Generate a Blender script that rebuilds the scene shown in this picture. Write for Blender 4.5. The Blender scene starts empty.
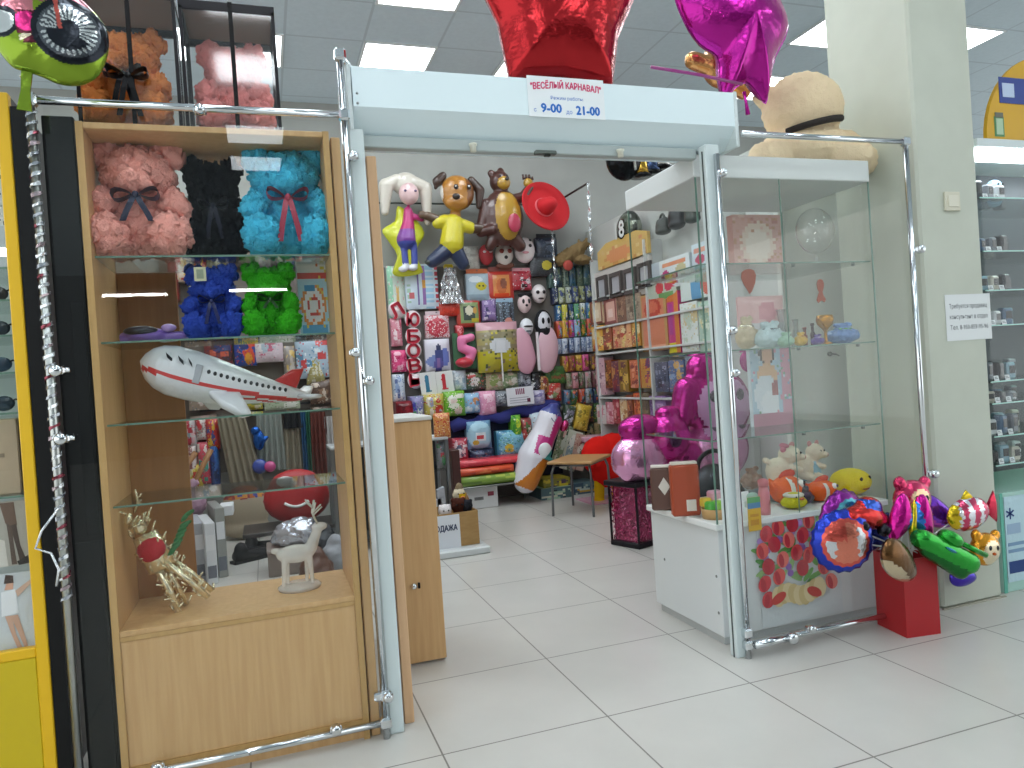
import bpy, math, random
import numpy as np
from mathutils import Matrix, Vector, Euler, noise
SC = bpy.context.scene
COL = SC.collection
PI = math.pi
# ------------------------------------------------------------------ camera
FPX, YAW, PITCH, ROLL = 734.4, .325, -.010, .067
CAM = Vector((-1.075, -2.592, 1.226))
_f = Vector((math.sin(YAW)*math.cos(PITCH), math.cos(YAW)*math.cos(PITCH), math.sin(PITCH)))
_r = Vector((math.cos(YAW), -math.sin(YAW), 0))
_d = _f.cross(_r)
RIGHT = _r*math.cos(ROLL) + _d*math.sin(ROLL)
DOWN = -_r*math.sin(ROLL) + _d*math.cos(ROLL)
cd = bpy.data.cameras.new('camera'); cam = bpy.data.objects.new('camera', cd); COL.objects.link(cam)
cam.matrix_world = Matrix.Translation(CAM) @ Matrix((RIGHT, -DOWN, -_f)).transposed().to_4x4()
cd.sensor_width = 36; cd.lens = FPX*36/1024; cd.clip_start = .05
SC.camera = cam
# ------------------------------------------------------------------ world, colour management
w = bpy.data.worlds.new('world'); SC.world = w; w.use_nodes = True
w.node_tree.nodes['Background'].inputs[0].default_value = (.94, .985, 1, 1)
w.node_tree.nodes['Background'].inputs[1].default_value = 1.5
SC.view_settings.view_transform = 'Standard'; SC.view_settings.look = 'None'
SC.view_settings.gamma = 1; SC.view_settings.use_curve_mapping = False
SC.view_settings.exposure = 0.28
SC.cycles.transparent_max_bounces = 40; SC.cycles.max_bounces = 8
SC.cycles.use_denoising = True; SC.cycles.sample_clamp_indirect = 6
PANEL_LIGHT = 9.5      # the ceiling panels
TUBE_LIGHT = 60.0       # the corridor tubes

def P(px, py, **k):
    """the point of the place seen at a pixel, on the plane X=, Y= or Z="""
    d = RIGHT*(px-512) + DOWN*(py-384) + _f*FPX
    (ax, val), = k.items(); i = 'XYZ'.index(ax)
    return CAM + d*((val-CAM[i])/d[i])

# ------------------------------------------------------------------ materials
_M = {}
def lin(h):
    h = h.lstrip('#'); c = [int(h[i:i+2], 16)/255 for i in (0, 2, 4)]
    return tuple((x/12.92 if x <= .04045 else ((x+.055)/1.055)**2.4) for x in c)
def newmat(name):
    m = bpy.data.materials.new(name); m.use_nodes = True
    return m, m.node_tree, m.node_tree.nodes['Principled BSDF']
def m(h, fin='matte'):
    """finish: matte, satin, plastic, foil, metal, chrome, plush, fabric"""
    k = (h, fin)
    if k in _M: return _M[k]
    mt, nt, b = newmat('%s_%s' % (fin, h.lstrip('#')))
    c = lin(h); b.inputs['Base Color'].default_value = (*c, 1)
    b.inputs['Roughness'].default_value = dict(matte=.75, satin=.4, plastic=.28, foil=.2, metal=.3, chrome=.12, plush=.95, fabric=.9)[fin]
    if fin == 'foil': b.inputs['Metallic'].default_value = .75
    if fin == 'plush': b.inputs['Specular IOR Level'].default_value = .08
    if fin == 'satin' and max(c) < .02: b.inputs['Specular IOR Level'].default_value = .25
    if fin in ('metal', 'chrome'): b.inputs['Metallic'].default_value = 1
    if fin == 'plastic':
        b.inputs['Coat Weight'].default_value = .35; b.inputs['Coat Roughness'].default_value = .12
    if fin in ('plush', 'fabric', 'foil', 'plastic'):
        n = nt.nodes.new('ShaderNodeTexNoise'); n.inputs['Scale'].default_value = dict(plush=160, fabric=220, foil=26, plastic=40)[fin]
        tc = nt.nodes.new('ShaderNodeTexCoord'); nt.links.new(tc.outputs['Object'], n.inputs['Vector'])
        bp = nt.nodes.new('ShaderNodeBump'); bp.inputs['Strength'].default_value = dict(plush=.7, fabric=.4, foil=.35, plastic=.25)[fin]
        bp.inputs['Distance'].default_value = .01
        nt.links.new(n.outputs['Fac'], bp.inputs['Height']); nt.links.new(bp.outputs['Normal'], b.inputs['Normal'])
    _M[k] = mt
    return mt
def emis(h, s, name):
    mt, nt, b = newmat(name); b.inputs['Base Color'].default_value = (.8, .8, .8, 1)
    b.inputs['Emission Color'].default_value = (*lin(h), 1); b.inputs['Emission Strength'].default_value = s
    return mt
def glassmat(name, tint, refl=1.0, rough=.0):
    """thin clear sheet: transmits straight through, mirrors by Fresnel"""
    mt = bpy.data.materials.new(name); mt.use_nodes = True; nt = mt.node_tree; nt.nodes.clear()
    o = nt.nodes.new('ShaderNodeOutputMaterial'); mx = nt.nodes.new('ShaderNodeMixShader')
    t = nt.nodes.new('ShaderNodeBsdfTransparent'); t.inputs[0].default_value = (*tint, 1)
    g = nt.nodes.new('ShaderNodeBsdfGlossy'); g.inputs[1].default_value = rough
    lw = nt.nodes.new('ShaderNodeLayerWeight'); lw.inputs[0].default_value = .5
    pw = nt.nodes.new('ShaderNodeMath'); pw.operation = 'POWER'; pw.inputs[1].default_value = 5
    ml = nt.nodes.new('ShaderNodeMath'); ml.operation = 'MULTIPLY_ADD'; ml.inputs[1].default_value = .95*refl; ml.inputs[2].default_value = .042*refl; ml.use_clamp = True
    nt.links.new(lw.outputs['Facing'], pw.inputs[0]); nt.links.new(pw.outputs[0], ml.inputs[0]); nt.links.new(ml.outputs[0], mx.inputs[0])
    nt.links.new(t.outputs[0], mx.inputs[1]); nt.links.new(g.outputs[0], mx.inputs[2]); nt.links.new(mx.outputs[0], o.inputs[0])
    return mt
GLASS = glassmat('clear_glass', (.985, .99, .985), .5)
FILM = glassmat('clear_film', (.97, .97, .97), 1.3, .06)
SHELF_GLASS = glassmat('shelf_glass', (.92, .965, .94), 1.0)
GLASS_EDGE = m('#5f8072', 'plastic')
def noisemat(name, h1, h2, scale, stretch=(1, 1, 1), rough=.5, bump=0, detail=3, coat=0):
    mt, nt, b = newmat(name)
    tc = nt.nodes.new('ShaderNodeTexCoord'); mp = nt.nodes.new('ShaderNodeMapping'); mp.inputs['Scale'].default_value = stretch
    n = nt.nodes.new('ShaderNodeTexNoise'); n.inputs['Scale'].default_value = scale; n.inputs['Detail'].default_value = detail
    r = nt.nodes.new('ShaderNodeValToRGB')
    r.color_ramp.elements[0].position = .35; r.color_ramp.elements[1].position = .65
    r.color_ramp.elements[0].color = (*lin(h1), 1); r.color_ramp.elements[1].color = (*lin(h2), 1)
    nt.links.new(tc.outputs['Object'], mp.inputs[0]); nt.links.new(mp.outputs[0], n.inputs['Vector'])
    nt.links.new(n.outputs['Fac'], r.inputs[0]); nt.links.new(r.outputs[0], b.inputs['Base Color'])
    b.inputs['Roughness'].default_value = rough; b.inputs['Coat Weight'].default_value = coat
    if bump:
        bp = nt.nodes.new('ShaderNodeBump'); bp.inputs['Strength'].default_value = bump; bp.inputs['Distance'].default_value = .01
        nt.links.new(n.outputs['Fac'], bp.inputs['Height']); nt.links.new(bp.outputs['Normal'], b.inputs['Normal'])
    return mt
BEECH = noisemat('beech_board', '#c79e6c', '#d0a977', 9, (6, 6, .35), .42)
BEECH_EDGE = noisemat('beech_edge', '#b8925a', '#c29c64', 9, (5, 5, .35), .45)
DARKWOOD = noisemat('brown_board', '#9a6c42', '#a5764a', 9, (5, 5, .35), .5)
JAMB = noisemat('jamb_board', '#d0a67e', '#d8b088', 8, (5, 5, .3), .5)
CARD = noisemat('kraft_card', '#a5814f', '#ae8a58', 14, (1, 1, 4), .8)
WALLM = noisemat('painted_wall', '#9d9e99', '#a3a49f', 3, rough=.8)
COLM = noisemat('column_paint', '#bcc0b2', '#c2c6b8', 4, rough=.6)
def gridmat(name, ca, cb, line, size, ox, oy, wd, rough, scale=2.5, bump=.0):
    mt, nt, b = newmat(name); L = nt.links
    tc = nt.nodes.new('ShaderNodeTexCoord'); sp = nt.nodes.new('ShaderNodeSeparateXYZ'); L.new(tc.outputs['Object'], sp.inputs[0])
    def mth(op, a, bb):
        q = nt.nodes.new('ShaderNodeMath'); q.operation = op
        for i, x in enumerate((a, bb)):
            if isinstance(x, (int, float)): q.inputs[i].default_value = x
            else: L.new(x, q.inputs[i])
        return q.outputs[0]
    def dist(s, off):
        a = mth('MODULO', mth('ADD', s, 60*size - off), size)
        return mth('MINIMUM', a, mth('SUBTRACT', size, a))
    msk = mth('LESS_THAN', mth('MINIMUM', dist(sp.outputs[0], ox), dist(sp.outputs[1], oy)), wd/2)
    n = nt.nodes.new('ShaderNodeTexNoise'); n.inputs['Scale'].default_value = scale; n.inputs['Detail'].default_value = 5
    L.new(tc.outputs['Object'], n.inputs['Vector'])
    r = nt.nodes.new('ShaderNodeValToRGB'); r.color_ramp.elements[0].position = .3; r.color_ramp.elements[1].position = .7
    r.color_ramp.elements[0].color = (*lin(ca), 1); r.color_ramp.elements[1].color = (*lin(cb), 1)
    L.new(n.outputs['Fac'], r.inputs[0])
    mx = nt.nodes.new('ShaderNodeMix'); mx.data_type = 'RGBA'; mx.inputs[7].default_value = (*lin(line), 1)
    L.new(msk, mx.inputs[0]); L.new(r.outputs[0], mx.inputs[6]); L.new(mx.outputs[2], b.inputs['Base Color'])
    b.inputs['Roughness'].default_value = rough
    return mt
TILES = gridmat('floor_tiles', '#bfbcb6', '#c7c4be', '#77736d', .6, 0, .385, .006, .28)
CEIL = gridmat('ceiling_tiles', '#c8d6de', '#cedce4', '#b9c6ce', .6, .45, .25, .02, .9, 30)
CHROME = m('#d9dde0', 'chrome'); WHITE = m('#dfe6e4', 'satin'); BLACK = m('#101114', 'satin')

# ------------------------------------------------------------------ mesh builder
def rotz(a): return Matrix.Rotation(a, 4, 'Z')
def at(x, y, z, rz=0, tilt=0, rx=0):
    return Matrix.Translation((x, y, z)) @ rotz(rz) @ Matrix.Rotation(tilt, 4, 'Y') @ Matrix.Rotation(rx, 4, 'X')
class MB:
    def __init__(s, T=None):
        s.v = []; s.f = []; s.fm = []; s.sm = []; s.mats = []; s.T = T or Matrix()
    def mi(s, mt):
        if mt not in s.mats: s.mats.append(mt)
        return s.mats.index(mt)
    def add(s, vs, fs, mt, smooth=False, T=None):
        o = len(s.v); M = s.T @ T if T is not None else s.T
        s.v += [M @ Vector(v) for v in vs]
        one = None if isinstance(mt, (list, tuple)) else s.mi(mt)
        for i, f in enumerate(fs):
            s.f.append([o+j for j in f]); s.fm.append(one if one is not None else s.mi(mt[i])); s.sm.append(smooth)
        return s
    def box(s, x0, x1, y0, y1, z0, z1, mt, bev=0, T=None):
        c = [((x0+x1)/2), ((y0+y1)/2), ((z0+z1)/2)]; h = [abs(x1-x0)/2, abs(y1-y0)/2, abs(z1-z0)/2]
        b = min(bev, .45*min(h))
        if b <= 0:
            v = [(c[0]+i*h[0], c[1]+j*h[1], c[2]+k*h[2]) for i in (-1, 1) for j in (-1, 1) for k in (-1, 1)]
            f = [(0, 1, 3, 2), (4, 6, 7, 5), (0, 4, 5, 1), (2, 3, 7, 6), (0, 2, 6, 4), (1, 5, 7, 3)]
            return s.add(v, f, mt, T=T)
        v = []; ix = {}
        for i in (-1, 1):
            for j in (-1, 1):
                for k in (-1, 1):
                    for a in range(3):
                        q = [i*(h[0]-b), j*(h[1]-b), k*(h[2]-b)]; q[a] = (i, j, k)[a]*h[a]
                        ix[i, j, k, a] = len(v); v.append((c[0]+q[0], c[1]+q[1], c[2]+q[2]))
        f = []
        for a in range(3):
            o1, o2 = (a+1) % 3, (a+2) % 3
            for sg in (-1, 1):
                q = []
                for p1, p2 in ((-1, -1), (1, -1), (1, 1), (-1, 1)):
                    t = [0, 0, 0]; t[a] = sg; t[o1] = p1; t[o2] = p2; q.append(ix[(*t, a)])
                f.append(q if sg > 0 else q[::-1])
            for p1 in (-1, 1):
                for p2 in (-1, 1):
                    q = []
                    for e, ax in ((-1, o1), (1, o1), (1, o2), (-1, o2)):
                        t = [0, 0, 0]; t[a] = e; t[o1] = p1; t[o2] = p2; q.append(ix[(*t, ax)])
                    f.append(q if p1*p2 < 0 else q[::-1])
        for i in (-1, 1):
            for j in (-1, 1):
                for k in (-1, 1):
                    q = [ix[i, j, k, a] for a in range(3)]; f.append(q if i*j*k > 0 else q[::-1])
        return s.add(v, f, mt, T=T)
    def tube(s, pts, r, mt, n=8, T=None, closed=False):
        pts = [Vector(p) for p in pts]; R = r if isinstance(r, (list, tuple)) else [r]*len(pts)
        v = []; up = None; N = len(pts)
        for i, p in enumerate(pts):
            d = (pts[(i+1) % N] - pts[i-1]) if closed else (pts[min(i+1, N-1)] - pts[max(i-1, 0)])
            d = d.normalized() if d.length > 1e-9 else Vector((0, 0, 1))
            if up is None: up = d.orthogonal().normalized()
            up = (up - d*up.dot(d)).normalized(); w_ = d.cross(up)
            v += [p + (up*math.cos(2*PI*k/n) + w_*math.sin(2*PI*k/n))*R[i] for k in range(n)]
        f = [(i*n+k, i*n+(k+1) % n, ((i+1) % N)*n+(k+1) % n, ((i+1) % N)*n+k) for i in range(N if closed else N-1) for k in range(n)]
        if not closed: f += [tuple(range(n))[::-1], tuple((N-1)*n+k for k in range(n))]
        return s.add(v, f, mt, True, T)
    def lathe(s, prof, mt, c=(0, 0, 0), n=24, T=None):
        """profile of (r, z) or (r, z, material of the band above)"""
        v = [(c[0]+p[0]*math.cos(2*PI*k/n), c[1]+p[0]*math.sin(2*PI*k/n), c[2]+p[1]) for p in prof for k in range(n)]
        f = []; fm = []
        for i in range(len(prof)-1):
            for k in range(n):
                f.append((i*n+k, i*n+(k+1) % n, (i+1)*n+(k+1) % n, (i+1)*n+k)); fm.append(prof[i][2] if len(prof[i]) > 2 else mt)
        f.append(tuple(range(n))[::-1]); fm.append(mt); f.append(tuple((len(prof)-1)*n+k for k in range(n))); fm.append(mt)
        return s.add(v, f, fm, True, T)
    def ell(s, c, r, mt, rot=None, n=16, cf=None, T=None):
        r = (r, r, r) if isinstance(r, (int, float)) else r
        q = n//2+1; R = Euler(rot).to_matrix() if rot else Matrix.Identity(3); c = Vector(c); v = []
        for i in range(q):
            th = PI*i/(q-1)
            for k in range(n):
                a = 2*PI*k/n; v.append(c + R @ Vector((r[0]*math.sin(th)*math.cos(a), r[1]*math.sin(th)*math.sin(a), r[2]*math.cos(th))))
        f = [(i*n+k, (i+1)*n+k, (i+1)*n+(k+1) % n, i*n+(k+1) % n) for i in range(q-1) for k in range(n)]
        if cf: mt = [cf(sum((v[j] for j in ff), Vector())/4) for ff in f]
        return s.add(v, f, mt, True, T)
    def prism(s, out, y0, y1, mt, T=None, smooth=False):
        """outline in local x, z, extruded along y"""
        n = len(out); v = [(p[0], y0, p[1]) for p in out] + [(p[0], y1, p[1]) for p in out]
        f = [tuple(range(n))[::-1], tuple(range(n, 2*n))] + [(k, (k+1) % n, n+(k+1) % n, n+k) for k in range(n)]
        return s.add(v, f, mt, smooth, T)
    def pillow(s, out, h, mt, rings=7, T=None, cf=None, p=2.2, rim=0, c=None):
        """foil cushion from an outline in x, z around c; h = half thickness along y"""
        n = len(out); cx = c[0] if c else sum(q[0] for q in out)/n; cz = c[1] if c else sum(q[1] for q in out)/n
        v = []; f = []; fm = []
        fr = [1-(1-(i/rings))**1.35 if False else math.sin(PI/2*i/rings) for i in range(1, rings+1)]
        for sg in (-1, 1):
            o = len(v); v.append((cx, sg*h, cz))
            for t in fr:
                for k, q in enumerate(out):
                    y = sg*h*max(0, 1-t**p)**.62
                    wr = 1+.35*rim*math.sin(k*PI)*(t if t < 1 else 1)
                    v.append((cx+(q[0]-cx)*t, y*wr, cz+(q[1]-cz)*t))
            for k in range(n): f.append((o, o+1+k, o+1+(k+1) % n) if sg > 0 else (o, o+1+(k+1) % n, o+1+k))
            for i in range(rings-1):
                for k in range(n):
                    a, b_ = o+1+i*n+k, o+1+i*n+(k+1) % n
                    q = (a, a+n, b_+n, b_); f.append(q if sg > 0 else q[::-1])
        if cf: mt = [cf(sum((Vector(v[j]) for j in ff), Vector())/len(ff)) for ff in f]
        return s.add(v, f, mt, True, T)
    def grid(s, w_, h, y, pat, nx, nz, x0=None, z0=0, bulge=0, T=None, fin='plastic', seed=1, sq=4):
        """a printed front: w x h seen from -y, colours by pattern, bulging to -y"""
        x0 = -w_/2 if x0 is None else x0; v = []; f = []; fm = []
        rng = random.Random(seed)
        for j in range(nz+1):
            for i in range(nx+1):
                u, t = i/nx, j/nz
                b_ = bulge*(1-abs(2*u-1)**sq)*(1-abs(2*t-1)**sq)
                if bulge and 0 < i < nx and 0 < j < nz: b_ *= 1+.18*(rng.random()-.5)
                v.append((x0+w_*u, y-b_, z0+h*t))
        for j in range(nz):
            for i in range(nx):
                f.append((j*(nx+1)+i, j*(nx+1)+i+1, (j+1)*(nx+1)+i+1, (j+1)*(nx+1)+i))
                fm.append(m(pcol(pat, (i+.5)/nx, (j+.5)/nz, rng), fin))
        return s.add(v, f, fm, bool(bulge), T)
    def text(s, txt, size, mt, x, y, z, width=None, T=None, depth=.0008, arc=0, bold=0):
        if bold:
            for i, (dx, dz) in enumerate(((-bold, 0), (bold, 0), (0, bold), (0, -bold))): s.text(txt, size, mt, x+dx, y-.00005*i, z+dz, width, T, depth, arc)
            return s
        vs, fs, wd = textmesh(txt); k = size; kx = size
        if width: kx = width/wd
        return s.add([(x+(q[0]-wd/2)*kx, y-depth-q[2], z+q[1]*k + arc*math.sin(PI*q[0]/wd)) for q in vs], fs, mt, T=T)
    def build(s, name, parent=None, origin=None):
        me = bpy.data.meshes.new(name)
        a = np.array([tuple(v) for v in s.v])
        if parent is not None: org = np.array(parent.get('_org', parent.location))
        elif origin is not None: org = np.array(origin)
        else: org = np.array([a[:, 0].mean(), a[:, 1].mean(), a[:, 2].min()])
        me.from_pydata((a-org).tolist(), [], s.f)
        for q in s.mats: me.materials.append(q)
        me.polygons.foreach_set('material_index', s.fm); me.polygons.foreach_set('use_smooth', s.sm)
        me.update()
        o = bpy.data.objects.new(name, me); COL.objects.link(o)
        if parent is not None: o.parent = parent; o['_org'] = org.tolist()
        else: o.location = org.tolist(); o['_org'] = org.tolist()
        return o
_T = {}
def textmesh(t):
    if t not in _T:
        c = bpy.data.curves.new('lettering', 'FONT'); c.body = t; c.resolution_u = 2
        o = bpy.data.objects.new('lettering', c); COL.objects.link(o)
        me = bpy.data.meshes.new_from_object(o.evaluated_get(bpy.context.evaluated_depsgraph_get()))
        vs = [tuple(v.co) for v in me.vertices]; x0 = min(v[0] for v in vs); x1 = max(v[0] for v in vs)
        _T[t] = ([(v[0]-x0, v[1], v[2]) for v in vs], [tuple(p.vertices) for p in me.polygons], x1-x0)
        bpy.data.objects.remove(o); bpy.data.curves.remove(c); bpy.data.meshes.remove(me)
    return _T[t]
def pcol(pat, u, t, rng):
    """pattern: base colour, then shapes; the last that covers the point wins"""
    c = pat[0]
    for q in pat[1:]:
        k = q[0]
        if k == 'r' and q[1] <= u <= q[3] and q[2] <= t <= q[4]: c = q[5]
        elif k == 'e' and ((u-q[1])/q[3])**2 + ((t-q[2])/q[4])**2 <= 1: c = q[5]
        elif k == 'o' and .55 <= ((u-q[1])/q[3])**2 + ((t-q[2])/q[4])**2 <= 1: c = q[5]
        elif k == 's' and int((u if q[3] == 'u' else t)*q[1]*2) % 2: c = q[2]
        elif k == 'd' and abs(u-q[1])/q[3]+abs(t-q[2])/q[4] <= 1: c = q[5]
        elif k == 'n' and rng.random() < q[1]: c = rng.choice(q[2])
        elif k == 'b' and not (q[1] <= u <= 1-q[1] and q[1] <= t <= 1-q[1]): c = q[2]
    return c
def tag(o, label, cat, group=None, kind=None):
    o['label'] = label; o['category'] = cat
    if group: o['group'] = group
    if kind: o['kind'] = kind
    return o
def thing(name, label, cat, loc=(0, 0, 0), group=None, kind=None):
    o = bpy.data.objects.new(name, None); COL.objects.link(o); o.location = loc; o['_org'] = list(loc)
    o.empty_display_size = .05
    return tag(o, label, cat, group, kind)
def struct(mb, name):
    o = mb.build(name); o['kind'] = 'structure'; return o
def B(T=None): return MB(T)
def remesh(prims, voxel=.006, smooth=2, passes=None):
    """one continuous skin over ellipsoids ('e', c, r, rot) and limbs ('c', p0, p1, r0, r1)"""
    mb = MB(); g = m('#808080')
    for p in prims:
        if p[0] == 'e': mb.ell(p[1], p[2], g, p[3] if len(p) > 3 else None, 20)
        else:
            a, b_ = Vector(p[1]), Vector(p[2]); n = 6
            mb.tube([a.lerp(b_, i/n) for i in range(n+1)], [p[3]+(p[4]-p[3])*i/n for i in range(n+1)], g, 12)
            mb.ell(a, p[3], g, None, 12); mb.ell(b_, p[4], g, None, 12)
    me = bpy.data.meshes.new('skin'); me.from_pydata([tuple(v) for v in mb.v], [], mb.f)
    o = bpy.data.objects.new('skin', me); COL.objects.link(o)
    r = o.modifiers.new('r', 'REMESH'); r.mode = 'VOXEL'; r.voxel_size = voxel
    if smooth:
        q = o.modifiers.new('s', 'SMOOTH'); q.iterations = smooth; q.factor = .5
    e = bpy.data.meshes.new_from_object(o.evaluated_get(bpy.context.evaluated_depsgraph_get()))
    vs = [v.co.copy() for v in e.vertices]; fs = [tuple(p.vertices) for p in e.polygons]; ns = [v.normal.copy() for v in e.vertices]
    bpy.data.objects.remove(o); bpy.data.meshes.remove(me); bpy.data.meshes.remove(e)
    return vs, fs, ns
def skin(mb, prims, mt, voxel=.006, smooth=2, cf=None, T=None):
    vs, fs, ns = remesh(prims, voxel, smooth)
    if cf: mt = [cf(sum((vs[j] for j in f), Vector())/len(f)) for f in fs]
    return mb.add(vs, fs, mt, True, T)
def rbox(box, Y=None, X=None, tilt=0, lift=0):
    """frame of the upright rectangle that a pixel box covers on a wall plane: T at its bottom middle, width, height"""
    x0, y0, x1, y1 = box; cx, cy = (x0+x1)/2, (y0+y1)/2
    k = dict(Y=Y) if Y is not None else dict(X=X)
    a, b_, t, u = P(x0, cy, **k), P(x1, cy, **k), P(cx, y0, **k), P(cx, y1, **k)
    w_ = abs(b_.x-a.x) if Y is not None else abs(b_.y-a.y); h = t.z-u.z; c = (a+b_)/2
    T = at(c.x, c.y, u.z+lift, 0 if Y is not None else -PI/2, tilt)
    return T, w_, h
def copy_thing(src, loc, label=None, rz=None):
    r = src.copy(); COL.objects.link(r); r.location = loc
    if label: r['label'] = label
    if rz is not None: r.rotation_euler = (0, 0, rz)
    for ch in list(src.children):
        c = ch.copy(); COL.objects.link(c); c.parent = r
        for g in list(ch.children):
            d = g.copy(); COL.objects.link(d); d.parent = c
    return r
# ================================================================== the setting
ZC = 3.95
struct(B().box(-7, 10, -15, 6, -.05, 0, TILES), 'floor')
def worldorigin(o):
    """keep the tile grid on world coordinates"""
    d = Vector(o.location)
    for v in o.data.vertices: v.co += d
    o.location = (0, 0, 0); o['_org'] = [0, 0, 0]
worldorigin(bpy.data.objects['floor'])
worldorigin(struct(B().box(-7, 10, -15, 6, ZC, ZC+.05, CEIL), 'ceiling'))
struct(B().box(-7, 10, 4.6, 4.75, 0, ZC, WALLM), 'wall_back')
struct(B().box(-7, 10, -15, -14.9, 0, ZC, m('#5c6064')), 'wall_corridor')
struct(B().box(2.3, 2.38, .80, 4.6, 0, 2.72, m('#b9bcb8', 'satin')), 'wall_shop_right')
struct(B().box(-1.92, -1.84, .45, 4.6, 0, 2.15, m('#b9aea2', 'satin')), 'wall_shop_left')
col = struct(B().box(1.87, 2.25, .04, .56, 0, ZC, COLM, .012), 'column')
# white service door between the column and the shop wall
dr = struct(B().box(1.66, 2.29, .76, .80, .0, 2.2, m('#d4d6d0', 'satin'), .004), 'door_1')
mb = B(); mb.box(1.69, 2.26, .752, .76, .55, 2.12, m('#d9dbd5', 'satin'), .003)
o = mb.build('door_panel', dr)
mb = B(); p = P(829, 354, Y=.745)
mb.lathe([(.012, 0), (.014, .012), (.006, .02)], m('#6d6d68', 'metal'), n=12, T=Matrix.Translation(p) @ Matrix.Rotation(PI/2, 4, 'X'))
mb.tube([p+Vector((0, -.02, 0)), p+Vector((.03, -.024, -.004)), p+Vector((.05, -.02, -.012))], .005, m('#6d6d68', 'metal'))
mb.build('door_handle', dr)

# ceiling panels: the lit squares of the ceiling grid
LITM = emis('#f1faff', PANEL_LIGHT, 'lit_diffuser')
def ceiling_light(x, y, label):
    t = thing('ceiling_light', label, 'ceiling light', (x, y, ZC), 'square lights in the ceiling grid')
    mb = B(); h = .297
    for a in ((-h, h, -h, -h+.02), (-h, h, h-.02, h), (-h, -h+.02, -h+.02, h-.02), (h-.02, h, -h+.02, h-.02)):
        mb.box(x+a[0], x+a[1], y+a[2], y+a[3], ZC-.014, ZC-.001, m('#dfe3e4', 'satin'))
    mb.build('light_frame', t)
    B().box(x-h+.02, x+h-.02, y-h+.02, y+h-.02, ZC-.010, ZC-.002, LITM).build('diffuser', t)
    return t
l0 = ceiling_light(.15, 3.53, 'square ceiling light just above the signboard beside the chrome pole')
for x, y, lb in ((.15, 2.35, 'square ceiling light cut by the top of the photo, above the signboard'),
                 (-1.05, 3.53, 'square ceiling light half hidden behind the boxed pink bear'),
                 (3.70, 2.35, 'wide square ceiling light between the purple star balloon and the column'),
                 (3.80, 3.55, 'small far ceiling light just over the cream teddy bear, beside the purple star'),
                 (4.95, 2.35, 'ceiling light on the far side of the column')):
    copy_thing(l0, (x, y, ZC), lb)
for x in (-1.05, .15, 1.35):
    for y in (1.15, -.05):
        if (x, y) != (1.35, -.05): copy_thing(l0, (x, y, ZC), 'square ceiling light over the shop, above the picture')
for x, y in ((1.35, 2.35), (1.35, 3.53), (-1.05, 2.35), (-2.25, 3.53), (-2.25, 2.35)): copy_thing(l0, (x, y, ZC), 'unseen square ceiling light added to brighten the shop, behind balloons and boxed bears')  # extra unseen panels, added to brighten the shop interior
for x in (-3.4, -1.0, 1.4, 3.8):
    for y in (-1.3, -2.5, -3.7):
        copy_thing(l0, (x, y, ZC), 'square ceiling light over the corridor, behind the viewer')
for px, py, Y in ((255, 134, 5.6), (256, 163, 6.9)):
    q = P(px, py, Y=0); dd = (q-CAM); k = (ZC-CAM.z)/dd.z; q = CAM + dd*k
    copy_thing(l0, (q.x, -q.y, ZC), 'square ceiling light far down the corridor, seen mirrored in the cabinet glass')
# corridor tubes that show mirrored in the cabinet glass
def tube_light(x, y, z, L, label):
    t = thing('fluorescent_light', label, 'light', (x, y, ZC), 'hanging tube lights of the corridor')
    B().box(x-L/2, x+L/2, y-.04, y+.04, z+.03, z+.07, m('#d8dadb', 'satin'), .006).build('housing', t)
    B().tube([(x-L/2, y, z), (x+L/2, y, z)], .022, emis('#ffffff', TUBE_LIGHT, 'tube_glow')).build('tube', t)
    for s in (-1, 1): B().tube([(x+s*L*.4, y, z+.06), (x+s*L*.4, y, ZC)], .003, CHROME, 5).build('hanger', t)
for a, b_, y, lb in ((102, 167, 295, 'first of the two hanging tube lights down the corridor'), (229, 287, 290, 'second of the two hanging tube lights down the corridor')):
    Z = 2.95; q0 = P(a, y, Y=0)-CAM; q1 = P(b_, y, Y=0)-CAM; k = (Z-CAM.z)/((q0.z+q1.z)/2)
    A0, A1 = CAM+q0*k, CAM+q1*k
    tube_light((A0.x+A1.x)/2, -(A0.y+A1.y)/2, Z, A1.x-A0.x, lb)

# ================================================================== shop front
ALU = m('#cdd8d8', 'satin')
def post(x0, x1, label):
    t = thing('door_post', label, 'post', ((x0+x1)/2, .03, 0), 'white posts of the shop entrance')
    B().box(x0, x1, 0, .05, 0, 2.126, ALU, .004).build('post_profile', t)
    B().box(x1-.002 if x0 < 0 else x0-.003, x1+.002 if x0 < 0 else x0, .018, .024, 0, 2.10, m('#3d4444', 'satin')).build('rubber_strip', t)
post(-.738, -.687, 'white upright post on the side of the entrance with the beech counter')
post(.700, .768, 'white upright post at the corner of the glass showcase')
t = thing('roller_shutter_box', 'long white roller shutter box across the top of the shop entrance', 'shutter box', (0, .12, 2.08))
prof = [(0, 2.345), (0, 2.205), (.085, 2.127), (.26, 2.127), (.26, 2.345)]
mb = B(); n = len(prof)
v = [(-.715, a, b_) for a, b_ in prof]+[(.860, a, b_) for a, b_ in prof]
mb.add(v, [tuple(range(n)), tuple(range(n, 2*n))[::-1]]+[(k, n+k, n+(k+1) % n, (k+1) % n) for k in range(n)], m('#dfeef2', 'satin'))
mb.build('box_casing', t)
for x in (-.725, .864):
    B().box(x-.01, x+.0065, -.004, .264, 2.12, 2.35, m('#cfd8d8', 'satin'), .003).build('end_cap', t)
for z in (2.215, 2.25):
    B().ell((-.70, -.001, z), (.005, .003, .005), m('#8f9797', 'metal'), None, 8).build('rivet', t)
B().box(-.687, .700, .06, .10, 2.082, 2.126, m('#a9b3b2', 'satin'), .004).build('guide_rail', t)
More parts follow.
